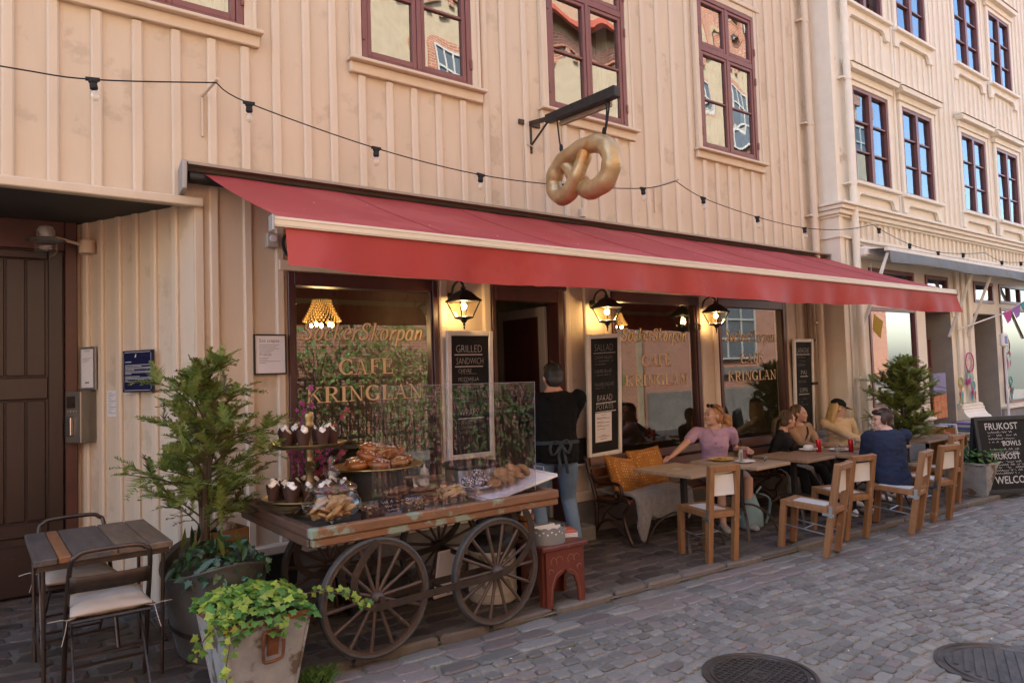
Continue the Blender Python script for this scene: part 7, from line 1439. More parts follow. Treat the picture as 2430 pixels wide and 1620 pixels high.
def person(label, pel, face, lean, headdir, hands, knees_feet, S, look, sw=.19, male=False, headup=0, shift=V((0, 0, 0)), head_tilt=0):
    """one body mesh (skin) with clothes and hair over it; pel = pelvis, face = the way the chest points"""
    t = thing('person', label, 'person', (pel.x, pel.y, look.get('floor', 0))); O = V(t.location); up = V((0, 0, 1)); f = V((face[0], face[1], 0)).normalized(); s = up.cross(f)
    sp = (up * math.cos(R(lean)) + f * math.sin(R(lean)) + shift).normalized(); fy = (f - sp * f.dot(sp)).normalized(); sx = sp.cross(fy); sx = sx if sx.dot(s) > 0 else -sx
    at = lambda h, fw=0, sd=0: pel + sp * h * S + fy * fw * S + sx * sd * S
    if male: prof = [(-.10, 0, .165, .12), (0, 0, .17, .12), (.14, 0, .155, .105), (.30, .005, .175, .115), (.40, 0, .185, .11), (.46, -.005, .165, .085), (.50, -.005, .085, .065), (.54, 0, .058, .056)]
    else: prof = [(-.10, 0, .165, .12), (0, 0, .178, .125), (.10, 0, .15, .11), (.19, 0, .132, .095), (.30, .022, .15, .118), (.36, .016, .152, .108), (.43, 0, .155, .085), (.475, -.003, .09, .065), (.52, 0, .05, .05)]
    rings = lambda k: [(at(h, fw), sx, fy, (rx + k) * S, (ry + k) * S) for h, fw, rx, ry in prof]
    body = MB(); loft(body, rings(0)); shirt = MB(); loft(shirt, rings(look.get('loose', .012))[:-1 if male else -1]); pants = MB()
    loft(pants, [(at(h, fw), sx, fy, (rx + .016) * S, (ry + .016) * S) for h, fw, rx, ry in prof[:3]])
    post = MB()
    for sd, (ht, pole, hd_, hn, curl) in zip((1, -1), hands):
        sh = at(.435, -.01, sd * sw); el, wr = ik(sh, ht, .285 * S, .255 * S, pole); arm_r = (.046, .040, .037, .032, .026) if not male else (.052, .046, .042, .036, .029)
        limb(body, [sh, sh.lerp(el, .5), el, el.lerp(wr, .5), wr], [r_ * S for r_ in arm_r]); hand(post, wr, hd_ if hd_ is not None else (wr - el), hn, curl, S * (1.05 if male else .95))
        k = look['sleeve']; pts = [sh, sh.lerp(el, .5), el, el.lerp(wr, .5), wr]; n_ = {'short': 2, 'long': 5}[k]; pp = pts[:n_]; ex = look.get('loose', .012) + (.012 if k == 'short' else .004); 
        if k == 'short': pp = [sh, sh.lerp(el, .28), sh.lerp(el, .52)]
        limb(shirt, pp, [(r_ + ex) * S for r_ in (arm_r if k == 'long' else (.040, .038, .038))][:len(pp)])
        limb(shirt, [at(.43, -.005, sd * .10), sh], [.064 * S, (.055 if male else .046) * S])
        limb(body, [at(.43, -.005, sd * .10), sh], [.055 * S, .044 * S])
    shoes = []
    for sd, (kn, ft) in zip((1, -1), knees_feet):
        hp = at(-.03, 0, sd * .088); kp, an = ik(hp, ft + V((0, 0, .07)), .44 * S, .43 * S, kn); limb(body, [hp, hp.lerp(kp, .5), kp, kp.lerp(an, .35), an], [.082 * S, .07 * S, .052 * S, .050 * S, .034 * S])
        if look.get('legs') == 'long': limb(pants, [hp, hp.lerp(kp, .5), kp, kp.lerp(an, .4), an + V((0, 0, .01))], [.10 * S, .088 * S, .070 * S, .064 * S, .055 * S])
        elif look.get('legs') == 'shorts': limb(pants, [hp, hp.lerp(kp, .4), hp.lerp(kp, .78)], [.105 * S, .10 * S, .092 * S])
        td_ = V((kp.x - hp.x, kp.y - hp.y, 0)); td_ = td_.normalized() if td_.length > .08 else f; limb(body, [an, ft + V((0, 0, .04)) + td_ * .08], [.033 * S, .03 * S]); a_ = ft + V((0, 0, .038))
        shoe = MB(); shoes.append(shoe); loft(shoe, [(a_ - td_ * .075, td_.cross(up), up, .028, .030), (a_ - td_ * .05 + up * .012, td_.cross(up), up, .038, .048), (a_ + td_ * .03 + up * .006, td_.cross(up), up, .043, .042), (a_ + td_ * .11 - up * .006, td_.cross(up), up, .046, .030), (a_ + td_ * .165 - up * .012, td_.cross(up), up, .03, .022)], 12)
    # head
    h = V(headdir).normalized(); hu = (up - h * up.dot(h)).normalized(); hs = hu.cross(h); nb_ = at(.52); c = at(.62 + headup, .025)
    if head_tilt: hu = (hu + hs * head_tilt).normalized(); hs = hu.cross(h)
    Mh = Matrix((hs, h, hu)).transposed(); k = S * (1.04 if male else 1.0)
    limb(body, [nb_ - sp * .03, c - hu * .045 * k - h * .012], [.054 * S, .050 * S])
    for (a_, b_, d_), r_ in (((0, -.008, .022), (.073, .094, .090)), ((0, .028, -.05), (.052, .062, .060)), ((0, .05, -.012), (.058, .045, .055)), ((0, .072, -.088), (.026, .022, .020)), ((0, .093, -.022), (.013, .022, .016)), ((0, .09, .005), (.009, .012, .025)), ((.03, .07, -.03), (.022, .02, .022)), ((-.03, .07, -.03), (.022, .02, .022)), ((0, .075, .03), (.055, .018, .014)), ((0, .083, -.058), (.022, .014, .013))): body.ell(c + Mh @ (V((a_, b_, d_)) * k), tuple(q * k for q in r_), Mh, 14, 10)
    for sd in (1, -1): body.ell(c + Mh @ (V((sd * .076, -.005, -.012)) * k), (.010 * k, .019 * k, .030 * k), Mh, 10, 8)
    bm_ = skin(body, .0085, 4); tmp = bmesh.new(); tmp.from_mesh(bm_); pm = bpy.data.meshes.new('p'); pm.from_pydata(post.v, [], post.f); tmp.from_mesh(pm); tmp.to_mesh(bm_); tmp.free(); bpy.data.meshes.remove(pm); bm_.polygons.foreach_set('use_smooth', [True] * len(bm_.polygons))
    def put(name, me, m): me.transform(Matrix.Translation(-O)); me.materials.clear(); me.materials.append(m); me.name = name; return obj(name, me, t)
    sm_ = skin(shirt, .0105, 5)
    for v in sm_.vertices: v.co += v.normal * (.010 * noise.noise(V((v.co.x * 9, v.co.y * 9, v.co.z * 15))) + .005 * noise.noise(V((v.co.x * 24, v.co.y * 24, v.co.z * 38))))
    put('body', bm_, look['skin']); put('top', sm_, look['top'])
    if look.get('legs') in ('long', 'shorts'): put('trousers', skin(pants, .012, 5), look['bottom'])
    for shoe in shoes: put('shoe', skin(shoe, .010, 3), look['shoes'])
    for sd in (1, -1):
        e = MB(); e.ell(c + Mh @ (V((sd * .030, .0835, .006)) * k) - O, (.013 * k, .006 * k, .006 * k), Mh, 10, 6); e.build('eye', mat_eye, t, smooth=3.1); e = MB(); e.tube([c + Mh @ (V((sd * x, .0925 - abs(x - .03) * .3, .026 - abs(x - .032) * .25)) * k) - O for x in (.014, .024, .036, .046)], .0032 * k, 5); e.build('eyebrow', look['hair'], t)
    e = MB(); e.ell(c + Mh @ (V((0, .0945, -.055)) * k) - O, (.021 * k, .007 * k, .0065 * k), Mh, 10, 6); e.build('lips', mat_lip, t, smooth=3.1)
    hr = MB(); q = lambda a_, b_, d_: c + Mh @ (V((a_, b_, d_)) * k); st_ = look['style']
    hr.ell(q(0, -.024, .030), (.081 * k, .095 * k, .094 * k), Mh, 16, 12); hr.ell(q(0, -.045, -.02), (.072 * k, .066 * k, .075 * k), Mh, 14, 10)
    if st_ == 'short': hr.ell(q(0, .045, .088), (.058 * k, .045 * k, .026 * k), Mh, 12, 8); hr.ell(q(0, -.06, -.035), (.062 * k, .045 * k, .05 * k), Mh, 12, 8)
    if st_ == 'full': hr.ell(q(0, .045, .085), (.07 * k, .05 * k, .032 * k), Mh, 12, 8); hr.ell(q(0, -.055, -.05), (.075 * k, .055 * k, .065 * k), Mh, 12, 8); [hr.ell(q(sd * .07, .005, .0), (.018 * k, .035 * k, .05 * k), Mh, 10, 8) for sd in (1, -1)]
    if st_ == 'pony' or st_ == 'curly':
        b0 = q(0, -.12, .02); hr.ell(q(0, -.105, .03), (.03 * k, .03 * k, .03 * k), Mh)
        for i in range(11 if st_ == 'curly' else 7):
            o_ = V((random.uniform(-.05, .05), random.uniform(-.04, .04), 0)) * (1 if st_ == 'curly' else .5); P = [b0, b0 - h * .05 + o_ * .7 - hu * .03, b0 - h * .06 + o_ - hu * .13, b0 - h * .045 + o_ * .9 - hu * (.24 if st_ == 'pony' else .22)]
            S_ = spline(P, 6)
            if st_ == 'curly': S_ = [p + V((.010 * math.sin(j * 1.4 + i), .010 * math.cos(j * 1.4 + i * 2), 0)) for j, p in enumerate(S_)]
            hr.tube(S_, [.018] * (len(S_) // 2) + [.015] * (len(S_) - len(S_) // 2 - 1) + [.005], 7)
    if st_ == 'long':
        for i in range(15):
            a_ = -1.95 + 3.9 * i / 14; x_, y_ = .078 * math.sin(a_), -.02 - .085 * math.cos(a_ * .62); S_ = spline([q(x_ * .75, y_ * .6, .09), q(x_ * 1.03, y_, .0), q(x_ * 1.1, y_ - .005, -.10) + V((random.uniform(-.008, .008), random.uniform(-.008, .008), 0)), q(x_ * 1.15, y_ - .0, -.21 - .03 * random.random())], 5); hr.tube(S_, [.020] * (len(S_) - 2) + [.015, .006], 7)
    hm2 = skin(hr, .0085, 2, .4); stn = MB(); rs_ = random.Random(9)
    for i in range(90):                        # loose strands lying over the fused hair
        a_ = rs_.uniform(-2.3, 2.3); th = rs_.uniform(.2, 1.9); P = []
        for j in range(6): ph = th * (.25 + .75 * j / 5); P.append(q(.085 * math.sin(ph) * math.sin(a_), -.026 - .100 * math.sin(ph) * math.cos(a_), .030 + .099 * math.cos(ph)))
        stn.tube(P, [.0022] * 5 + [.0008], 4)
    tb_ = bmesh.new(); tb_.from_mesh(hm2); pm = bpy.data.meshes.new('p'); pm.from_pydata(stn.v, [], stn.f); tb_.from_mesh(pm); tb_.to_mesh(hm2); tb_.free(); bpy.data.meshes.remove(pm)
    put('hair', hm2, look['hair'])
    return t, dict(c=c, h=h, hu=hu, hs=hs, k=k, at=at, O=O, q=q, Mh=Mh, sx=sx, fy=fy, sp=sp)
random.seed(3)
mat_eye = mat('dark_eye', (.03, .022, .018), None, .2); mat_lip = mat('lip_red', (.38, .13, .11), None, .45)
SK1 = skinmat('fair_skin', (.52, .30, .22)); SK2 = skinmat('tanned_skin', (.47, .25, .17)); SK3 = skinmat('pale_skin', (.55, .33, .25))
def cloth(name, c, c2=None, **k): return mat(name, c, c2 or tuple(q * .82 for q in c), .9, scale=5, bump=.35, bscale=16, spec=.15, **k)
DK = V((0, 0, -1)); 
# the waiter in the doorway, seen from behind
gm = g(4.1)
t, h_ = person('standing person seen from behind in black hoodie, apron and blue jeans at the doorway', V((4.12, -.62, .93)), (.45, .9), 3, (.35, .93, -.12), [(V((4.12, -.25, 1.13)), V((-.6, -.3, -1)), None, V((0, 0, 1)), .6), (V((4.36, -.24, 1.12)), V((.9, -.35, -1)), None, V((0, 0, 1)), .6)],
    [(V((.3, 1, 0)), V((3.99, -.57, gm))), (V((.6, 1, 0)), V((4.26, -.70, gm)))], 1.04, dict(skin=SK2, top=cloth('black_hoodie', (.006, .006, .006)), bottom=cloth('blue_jeans', (.15, .22, .31), (.11, .165, .24)), shoes=M_ROPE, hair=hairmat('near_black_hair', (.012, .010, .009), (.02, .016, .013)), style='short', sleeve='long', legs='long', loose=.026, floor=gm), sw=.21, male=True)
at, O = h_['at'], h_['O']; dn = cloth('dark_denim_apron', (.045, .055, .065))
hd = MB(); [hd.ell(at(.455, -.085, sd) - O, (.07, .04, .04), None, 10, 8) for sd in (-.05, .05)]; hd.ell(at(.43, -.105, 0) - O, (.09, .035, .06), None, 12, 8); put_ = skin(hd, .011, 4); put_.materials.append(MATS['black_hoodie']); obj('hood', put_, t)
b = MB(); n = 40; vs = []
for i in range(n):
    a = i * 2 * math.pi / n
    for z in (.055, .085): vs.append(at(z) + h_['sx'] * .205 * math.cos(a) + h_['fy'] * .155 * math.sin(a) - O)
b.add(vs, [(2 * i, 2 * ((i + 1) % n), 2 * ((i + 1) % n) + 1, 2 * i + 1) for i in range(n)]); o = b.build('apron_string', dn, t); s_ = o.modifiers.new('s', 'SOLIDIFY'); s_.thickness = .004
kn_ = at(.065, -.165, -.0); 
for P in ([(0, 0), (.05, .03), (.085, -.02), (.06, -.09), (.015, -.03)], [(0, 0), (-.06, .02), (-.10, -.04), (-.07, -.10), (-.015, -.03)], [(0, 0), (.03, -.08), (.04, -.18), (.055, -.26)], [(0, 0), (-.02, -.09), (-.015, -.2), (-.03, -.30)]):
    b = MB(); S_ = spline([V((p[0], p[1], 0)) for p in P], 5); vs = []
    for i, p in enumerate(S_): w = V((0, 0, 0)); q0 = kn_ + h_['sx'] * -p.x + V((0, 0, p.y)) - h_['fy'] * (.012 * math.sin(i * .8) + .008) - O; e_ = h_['sx'] * .013; vs += [q0 - e_, q0 + e_]
    b.add(vs, [(2 * i, 2 * i + 1, 2 * i + 3, 2 * i + 2) for i in range(len(S_) - 1)]); o = b.build('apron_bow', dn, t, smooth=3.1); s_ = o.modifiers.new('s', 'SOLIDIFY'); s_.thickness = .005
# woman in lilac
gl = g(6.3)
t, h_ = person('woman in lilac t-shirt with sunglasses in her curly ponytail, looking aside on the bench', V((6.42, -.56, .50)), (-.70, -.66), 4, (-.80, .28, .06), [(V((6.60, -.86, .735)), V((.6, .1, -.8)), V((-.5, -.6, -.1)), DK, .3), (V((5.78, -.50, .70)), V((-.2, .5, -.8)), V((-.9, .05, -.25)), DK, .35)],
    [(V((0, -.4, 1)), V((6.30, -1.02, gl))), (V((-.2, -.4, 1)), V((6.04, -.92, gl)))], .97, dict(skin=SK1, top=cloth('lilac_jersey', (.42, .28, .40), (.37, .245, .355)), bottom=cloth('grey_lilac_shorts', (.32, .28, .32)), shoes=cloth('grey_sneaker', (.35, .33, .31)), hair=hairmat('strawberry_blond_curls', (.33, .16, .055), (.21, .095, .035)), style='curly', sleeve='short', legs='shorts', floor=gl), sw=.185)
q, O, Mh = h_['q'], h_['O'], h_['Mh']; e = MB(); [e.ell(q(sd * .036, .045, .108) - O, (.032, .012, .022), Mh, 10, 6) for sd in (1, -1)]; e.tube([q(.07, .04, .105) - O, q(.082, -.03, .06) - O, q(.08, -.07, .02) - O], .004, 5); e.tube([q(-.07, .04, .105) - O, q(-.082, -.03, .06) - O, q(-.08, -.07, .02) - O], .004, 5); e.build('sunglasses', MATS['dark_lens'], t, smooth=.8)
at = h_['at']; b = MB(); n = 16
for i in range(n): pass
fr_ = lambda h, x, e=.0: at(h, .0, 0) + h_['fy'] * (math.sqrt(max(0, 1 - (x / .165) ** 2)) * .150 + e) * .97 + h_['sx'] * x * .97 - O
ml = mat('faded_shirt_print', (.27, .16, .28), None, .9)
for i, ch in enumerate('LIEBLINGSSTÜCK'):
    x = .10 - i * .0153; p = at(.285, .0) + h_['fy'] * (.022 + .132 * math.sqrt(max(0, 1 - (x / .17) ** 2)) + .010) + h_['sx'] * x - O; nrm = (h_['fy'] + h_['sx'] * x * 3.4).normalized(); xd = -(h_['sx'] - nrm * h_['sx'].dot(nrm)).normalized(); text(ch, .021, ml, t, p, xd, xd.cross(-nrm) if xd.cross(-nrm).z > 0 else -xd.cross(-nrm), 'CENTER', name='shirt_letter')
p = at(.335, .0) + h_['fy'] * .165 - O; xd = -h_['sx']; hm_ = MB(); hm_.add([p + xd * u + V((0, 0, v)) for u, v in ((0, -.022), (.02, .004), (.011, .016), (0, .008), (-.011, .016), (-.02, .004))], [tuple(range(6))]); hm_.build('shirt_heart', ml, t)
b = MB(); b.tube(spline([at(.50, .05, .055) - O, at(.43, .105, .02) - O, at(.405, .125, 0) - O, at(.43, .105, -.02) - O, at(.50, .05, -.055) - O], 5), .002, 5); b.build('necklace', M_BRASS, t)
# woman in black
gb = g(7.6)
person('woman in black top with a long brown ponytail leaning over the bench seat', V((7.58, -.53, .44)), (.45, -.85), 16, (.86, -.50, -.08), [(V((7.95, -.82, .62)), V((.3, .3, -1)), None, DK, .4), (V((7.42, -.85, .60)), V((-.3, .3, -1)), None, DK, .4)], [(V((.2, -.3, 1)), V((7.75, -1.08, gb))), (V((0, -.3, 1)), V((7.48, -1.02, gb)))], .90,
    dict(skin=SK2, top=cloth('black_cotton_top', (.014, .014, .016)), bottom=cloth('black_trousers', (.012, .012, .013)), shoes=M_ROPE, hair=hairmat('dark_brown_hair', (.05, .026, .014), (.16, .09, .035)), style='pony', sleeve='long', legs='long', floor=gb), sw=.175)
# woman in beige
ge_ = g(8.1)
t, h_ = person('woman in a beige cardigan with long loose hair and a bag strap', V((8.13, -.50, .445)), (-.25, -.95), 4, (.28, -.92, .0), [(V((8.36, -.90, .62)), V((.3, .3, -1)), None, DK, .4), (V((7.98, -.90, .62)), V((-.3, .3, -1)), None, DK, .4)], [(V((.2, -.3, 1)), V((8.22, -1.12, ge_))), (V((0, -.3, 1)), V((8.02, -1.05, ge_)))], .92,
    dict(skin=SK1, top=cloth('beige_knit', (.34, .22, .145)), bottom=cloth('black_jeans', (.016, .016, .018)), shoes=M_PORC, hair=hairmat('honey_brown_hair', (.15, .078, .03), (.085, .042, .018)), style='long', sleeve='long', legs='long', floor=ge_), sw=.175)
at, O = h_['at'], h_['O']; b = MB(); b.tube(spline([at(.45, .07, .09) - O, at(.36, .15, .03) - O, at(.22, .135, -.06) - O, at(.08, .12, -.14) - O], 6), .012, 6, flat=.35); b.build('bag_strap', M_IRON, t)
# woman in cream with cap and phone
gc = g(9.0)
t, h_ = person('woman in cream knit sweater and black cap looking at a phone', V((9.02, -.55, .44)), (-.45, -.85), 2, (.72, -.66, -.28), [(V((9.36, -.88, .70)), V((.4, .2, -1)), V((-.1, -.3, .9)), V((-.6, .5, 0)), .9), (V((8.92, -1.02, .60)), V((-.2, .8, -1)), None, DK, .4)], [(V((.2, -.3, 1)), V((9.15, -1.15, gc))), (V((0, -.3, 1)), V((8.88, -1.1, gc)))], .95,
    dict(skin=SK3, top=cloth('cream_cable_knit', (.58, .44, .28), (.48, .355, .22)), bottom=cloth('dark_trousers', (.02, .02, .022)), shoes=M_PORC, hair=hairmat('blond_hair', (.42, .29, .13), (.30, .19, .08)), style='long', sleeve='long', legs='long', loose=.016, floor=gc), sw=.195)
q, O, Mh, k = h_['q'], h_['O'], h_['Mh'], h_['k']; cp = MB(); cp.ell(q(0, -.018, .058), (.092 * k, .106 * k, .080 * k), Mh, 18, 12); cm = MB(); cm.v = [tuple(v) for v in cp.v]; dz = lambda v: (V(v) - q(0, 0, .045)).dot(h_['hu'])
cm.v = [tuple(V(v) - h_['hu'] * min(0, dz(v))) for v in cp.v]; cm.f = cp.f; cm.m = cp.m; cm.v = [tuple(V(v) - O) for v in cm.v]; capo = cm.build('cap', cloth('black_cap', (.014, .014, .016)), t, smooth=.9)
b = MB(); vs = []
for i in range(11):
    a = R(-62 + 124 * i / 10)
    for r_, z in ((.085, .052), (.135 + .045 * math.cos(a), .036)): vs.append(q(math.sin(a) * (.085 if r_ < .09 else .10), math.cos(a) * r_ if r_ > .09 else math.cos(a) * .085, z) - O)
b.add(vs, [(2 * i, 2 * i + 1, 2 * i + 3, 2 * i + 2) for i in range(10)]); o = b.build('cap_visor', MATS['black_cap'], t, smooth=3.1); s_ = o.modifiers.new('s', 'SOLIDIFY'); s_.thickness = .006
t = thing('phone', 'pale smartphone held up by the woman in the cap', 'phone', (9.37, -.90, .79)); t.rotation_euler = (R(-20), R(18), R(-40)); b = MB(); b.box((-.036, -.005, -.075), (.036, .005, .075)); b.build('case', M_PORC, t, bevel=.006)
# man in navy on a chair
gn = g(7.6) - .05
person('man in navy shirt with dark hair sitting on an oak chair', V((7.585, -1.90, .435)), (.55, .82), 12, (-.72, .66, -.06), [(V((7.62, -1.45, .60)), V((-.3, -.4, -1)), None, DK, .4), (V((7.98, -1.52, .60)), V((.3, -.4, -1)), None, DK, .4)], [(V((0, .3, 1)), V((7.62, -1.42, g(7.6)))), (V((.1, .3, 1)), V((7.90, -1.50, g(7.9))))], .95,
    dict(skin=SK3, top=cloth('navy_shirt', (.022, .030, .060), (.016, .022, .045)), bottom=cloth('charcoal_trousers', (.02, .021, .024)), shoes=M_PORC, hair=hairmat('dark_red_brown_hair', (.055, .026, .017), (.035, .017, .012)), style='full', sleeve='long', legs='long', loose=.022, floor=gn), sw=.205, male=True)

# ------------------------------------------------------------------ the shop next door
t = thing('grey_awning', 'faded blue grey awning rolled short above the neighbour shop', 'awning', (10.2, NY, 3.2)); AO = V(t.location); M_BLUEA = mat('faded_blue_grey_canvas', (.19, .215, .235), (.15, .17, .18), .85, scale=2.5, c3=(.17, .18, .15), s3=2.2, t3=.58, trans=.1)
mb = MB(); mb.box(V((10.14, NY - .22, 3.13)) - AO, V((17.5, NY - .02, 3.28)) - AO); mb.build('cassette', M_WHITE, t, bevel=.03); mb = MB(); mb.box(V((10.2, NY - .50, 3.17)) - AO, V((17.5, NY - .44, 3.225)) - AO); mb.build('front_bar', M_WHITE, t, bevel=.008)
mb = MB(); n = 90; vs = []
for i in range(n + 1):
    x = 10.22 + 7.2 * i / n
    for y, z in ((NY - .2, 3.24), (NY - .47, 3.215), (NY - .505, 3.17), (NY - .53 + .015 * math.sin(x * 5), 3.02 + .012 * math.sin(x * 2.3))): vs.append(V((x, y, z)) - AO)
mb.add(vs, [(4 * i + j, 4 * i + j + 1, 4 * i + 5 + j, 4 * i + 4 + j) for i in range(n) for j in range(3)]); mb.build('cloth', M_BLUEA, t, smooth=.8)
for x in (10.28, 13.3, 14.08, 17.2): mb = MB(); mb.bar(V((x, NY - .46, 3.16)) - AO, V((x - .12, NY - .05, 2.0)) - AO, .045, .045); mb.build('arm', M_WHITE, t, bevel=.006)
conifer((10.05, -.95, g(10) + .32), 1.42, .50, 'dense green potted conifer between the woman in the cap and the man', 110, 77, 'thuja_leaf_two', 1.25)
t = thing('conifer_pot', 'dark pot of the conifer hidden behind the cafe tables', 'pot', (10.05, -.95, g(10))); mb = MB(); mb.lathe([(.17, 0), (.22, .34), (.235, .345), (.235, .37), (.2, .36), (0, .34)], n=28); mb.build('pot', M_GALV, t, smooth=.8); mb = MB(); mb.lathe([(.2, .12), (.205, .15)], n=28, cap=False); mb.build('hoop', M_IRON2, t)
t = thing('zinc_planter', 'square tapered zinc planter with low green plants beside the sandwich board', 'planter', (10.25, -1.68, g(10.25) - .03), R(-3)); mb = MB(); taper(mb, .24, .22, .33, .27, .03, .44); mb.build('shell', M_GALV, t); mb = MB(); mb.box((-.335, -.278, .425), (.335, -.268, .45)); mb.box((-.34, -.27, .426), (-.33, .27, .449)); mb.box((.33, -.27, .426), (.34, .27, .449)); mb.box((-.335, .268, .425), (.335, .278, .45)); mb.build('rim', M_GALV, t); mb = MB(); mb.box((-.2, -.2, 0), (.2, .2, .029)); mb.build('foot', M_ROPE, t); mb = MB(); mb.box((-.3, -.24, .40), (.3, .24, .41)); mb.build('soil', MATS['dark_soil'], t)
gp = thing('low_plants', 'low green leafy plants in the zinc planter by the sandwich board', 'plant', (10.25, -1.68, g(10.25) + .40)); GPM = [ivy_mesh('round_leaf', m) for m in (foliage('fresh_leaf', (.06, .15, .025), (.09, .2, .035)), foliage('mid_green_leaf', (.035, .10, .02), (.05, .13, .025)))]
for i in range(190): put_leaf(GPM[i % 2], gp, V((rb.uniform(-.34, .34), rb.uniform(-.28, .26), rb.uniform(.0, .17))), V((rb.uniform(-.5, .5), rb.uniform(-.9, .2), 1)), rb.uniform(.055, .085), rb)
for i in range(50): k = rb.random(); put_leaf(GPM[1], gp, V((.22 + .12 * k + rb.uniform(-.05, .05), .1 + rb.uniform(-.06, .06), .12 + .2 * k)), V((rb.uniform(-1, 1), -1, rb.uniform(0, 1))), .05, rb)
# sandwich board
t = thing('sandwich_board', 'black A frame sandwich board with chalked breakfast offers beside the planter', 'sandwich board', (10.42, -2.10, g(10.4) - .05), R(-30)); wM = mat('black_stained_frame', (.016, .018, .022), (.025, .027, .03), .5, scale=8)
for sgn, nm in ((1, 'front_panel'), (-1, 'rear_panel')):
    Mx = Rt(-8 * sgn, 'X') if sgn == 1 else Tm((0, .30, 0)) @ Rt(8, 'X'); mb = MB(); mb.box((-.42, -.012, .08), (.42, .012, 1.0), Mx); pn = mb.build(nm, M_CHALKB, t)
    for a, b in (((-.46, -.02, 0), (-.42, .02, 1.03)), ((.42, -.02, 0), (.46, .02, 1.03)), ((-.42, -.021, .985), (.42, .021, 1.035)), ((-.42, -.021, .08), (.42, .021, .13))): mb = MB(); mb.box(a, b, Mx); mb.build('frame_bar', wM, pn, bevel=.004)
    if sgn == 1:
        for s, x, z, sz in (('FRUKOST', -.33, .87, .12), ('BOWLS', -.12, .665, .085), ('FRUKOST', -.31, .50, .105), ('WELCOME', -.30, .20, .13)): text(s, sz, M_CHALK, pn, Mx @ V((x, -.0135, z)), (1, 0, 0), Mx.to_3x3() @ V((0, 0, 1)), sx=.9, bold=.001)
        sc = MB()
        for z, w in ((.825, .34), (.785, .4), (.745, .36), (.705, .3), (.61, .4), (.575, .38), (.545, .4), (.455, .4), (.42, .45), (.385, .44), (.35, .4), (.315, .35)): scrib(sc, -.30, z, w, .026, -.0136, rd)
        sc.v = [tuple(Mx @ V(v)) for v in sc.v]; sc.build('small_writing', M_CHALK, pn)
# books, stool, crate, shelf
M_PINE = mat('honey_pine', (.36, .17, .05), (.30, .13, .036), .5, scale=4, stretch=(5, 5, .6))
t = thing('book_stool', 'honey pine stool with a black wire crate of books before the neighbour door', 'stool', (12.55, -.78, g(12.5))); mb = MB(); mb.box((-.32, -.2, .54), (.32, .2, .575)); mb.build('top', M_PINE, t, bevel=.006)
for sx_ in (-1, 1):
    for sy_ in (-1, 1): mb = MB(); mb.bar((sx_ * .25, sy_ * .14, .54), (sx_ * .31, sy_ * .19, 0), .045, .045); mb.build('leg', M_PINE, t)
t = thing('wire_crate', 'black wire crate packed with flat books on the pine stool', 'crate', (12.55, -.78, g(12.5) + .576)); mb = MB()
for z in (0, .06, .12, .18): [mb.bar(a, b, .006, .006) for a, b in (((-.3, -.18, z), (.3, -.18, z)), ((-.3, .18, z), (.3, .18, z)), ((-.3, -.18, z), (-.3, .18, z)), ((.3, -.18, z), (.3, .18, z)))]
for i in range(13): u = -.3 + i * .05; mb.bar((u, -.18, 0), (u, -.18, .18), .005, .005); mb.bar((u, .18, 0), (u, .18, .18), .005, .005)
mb.build('wire_frame', M_IRON, t); bk = [mat('book_cover_%s' % n_, c_, None, .5) for n_, c_ in (('red', (.4, .05, .04)), ('blue', (.06, .10, .3)), ('white', (.6, .58, .55)), ('orange', (.5, .2, .03)), ('grey', (.2, .2, .22)), ('purple', (.16, .12, .3)))]
for i in range(5): mb = MB(); mb.box((-.25, -.14, .004 + i * .035), (.25 - .02 * i, .14, .034 + i * .035)); mb.build('book', bk[(2, 4, 1, 2, 5)[i]], t)
t = thing('magazine_rack', 'small pine rack with folded papers against the neighbour plinth', 'rack', (10.98, -1.0, g(11))); 
for z in (.12, .3, .46, .62): mb = MB(); mb.box((-.16, -.12, z), (.16, .12, z + .018)); mb.build('shelf', M_PINE, t)
for sx_ in (-1, 1): mb = MB(); mb.box((sx_ * .17 - .01, -.13, 0), (sx_ * .17 + .01, .13, .76)); mb.build('side', M_PINE, t, bevel=.004)
for i, z in enumerate((.32, .48, .64)): mb = MB(); mb.box((-.13, -.1, z), (.1, .1, z + .06)); mb.build('book', bk[(1, 2, 0)[i]], t)
for i, (x, l, m) in enumerate(((11.70, 'white book propped on the steps', 2), (11.80, 'grey book propped on the steps', 4), (11.91, 'blue book propped on the steps', 1), (12.02, 'pale book propped on the steps', 2))): mb = MB(); mb.box((-.02, -.12, 0), (.02, .12, .34), Rt(-14, 'Y')); o = mb.build('propped_book', bk[m]); o.location = (x, -.72, g(11.8) + .42); tag(o, l, 'book')
t = thing('book_plinth', 'low grey bench carrying propped books beside the neighbour door', 'bench', (11.86, -.72, g(11.8))); mb = MB(); mb.box((-.3, -.16, .36), (.3, .16, .415)); mb.build('top', M_PINE, t); mb = MB(); mb.box((-.26, -.12, 0), (.26, .12, .359)); mb.build('base', M_BLUEG, t)
for nm, lab, z0, z1, m in (('picture_poster', 'purple poster leaning in the neighbour doorway', 1.06, 1.40, bk[5]), ('picture_poster', 'red and orange poster leaning below the purple one', .66, 1.05, mat('red_orange_print', (.42, .06, .03), (.5, .22, .02), .6, scale=16))): mb = MB(); mb.box((12.5, NY - .04, z0), (12.98, NY - .015, z1)); tag(mb.build(nm, m), lab, 'poster')
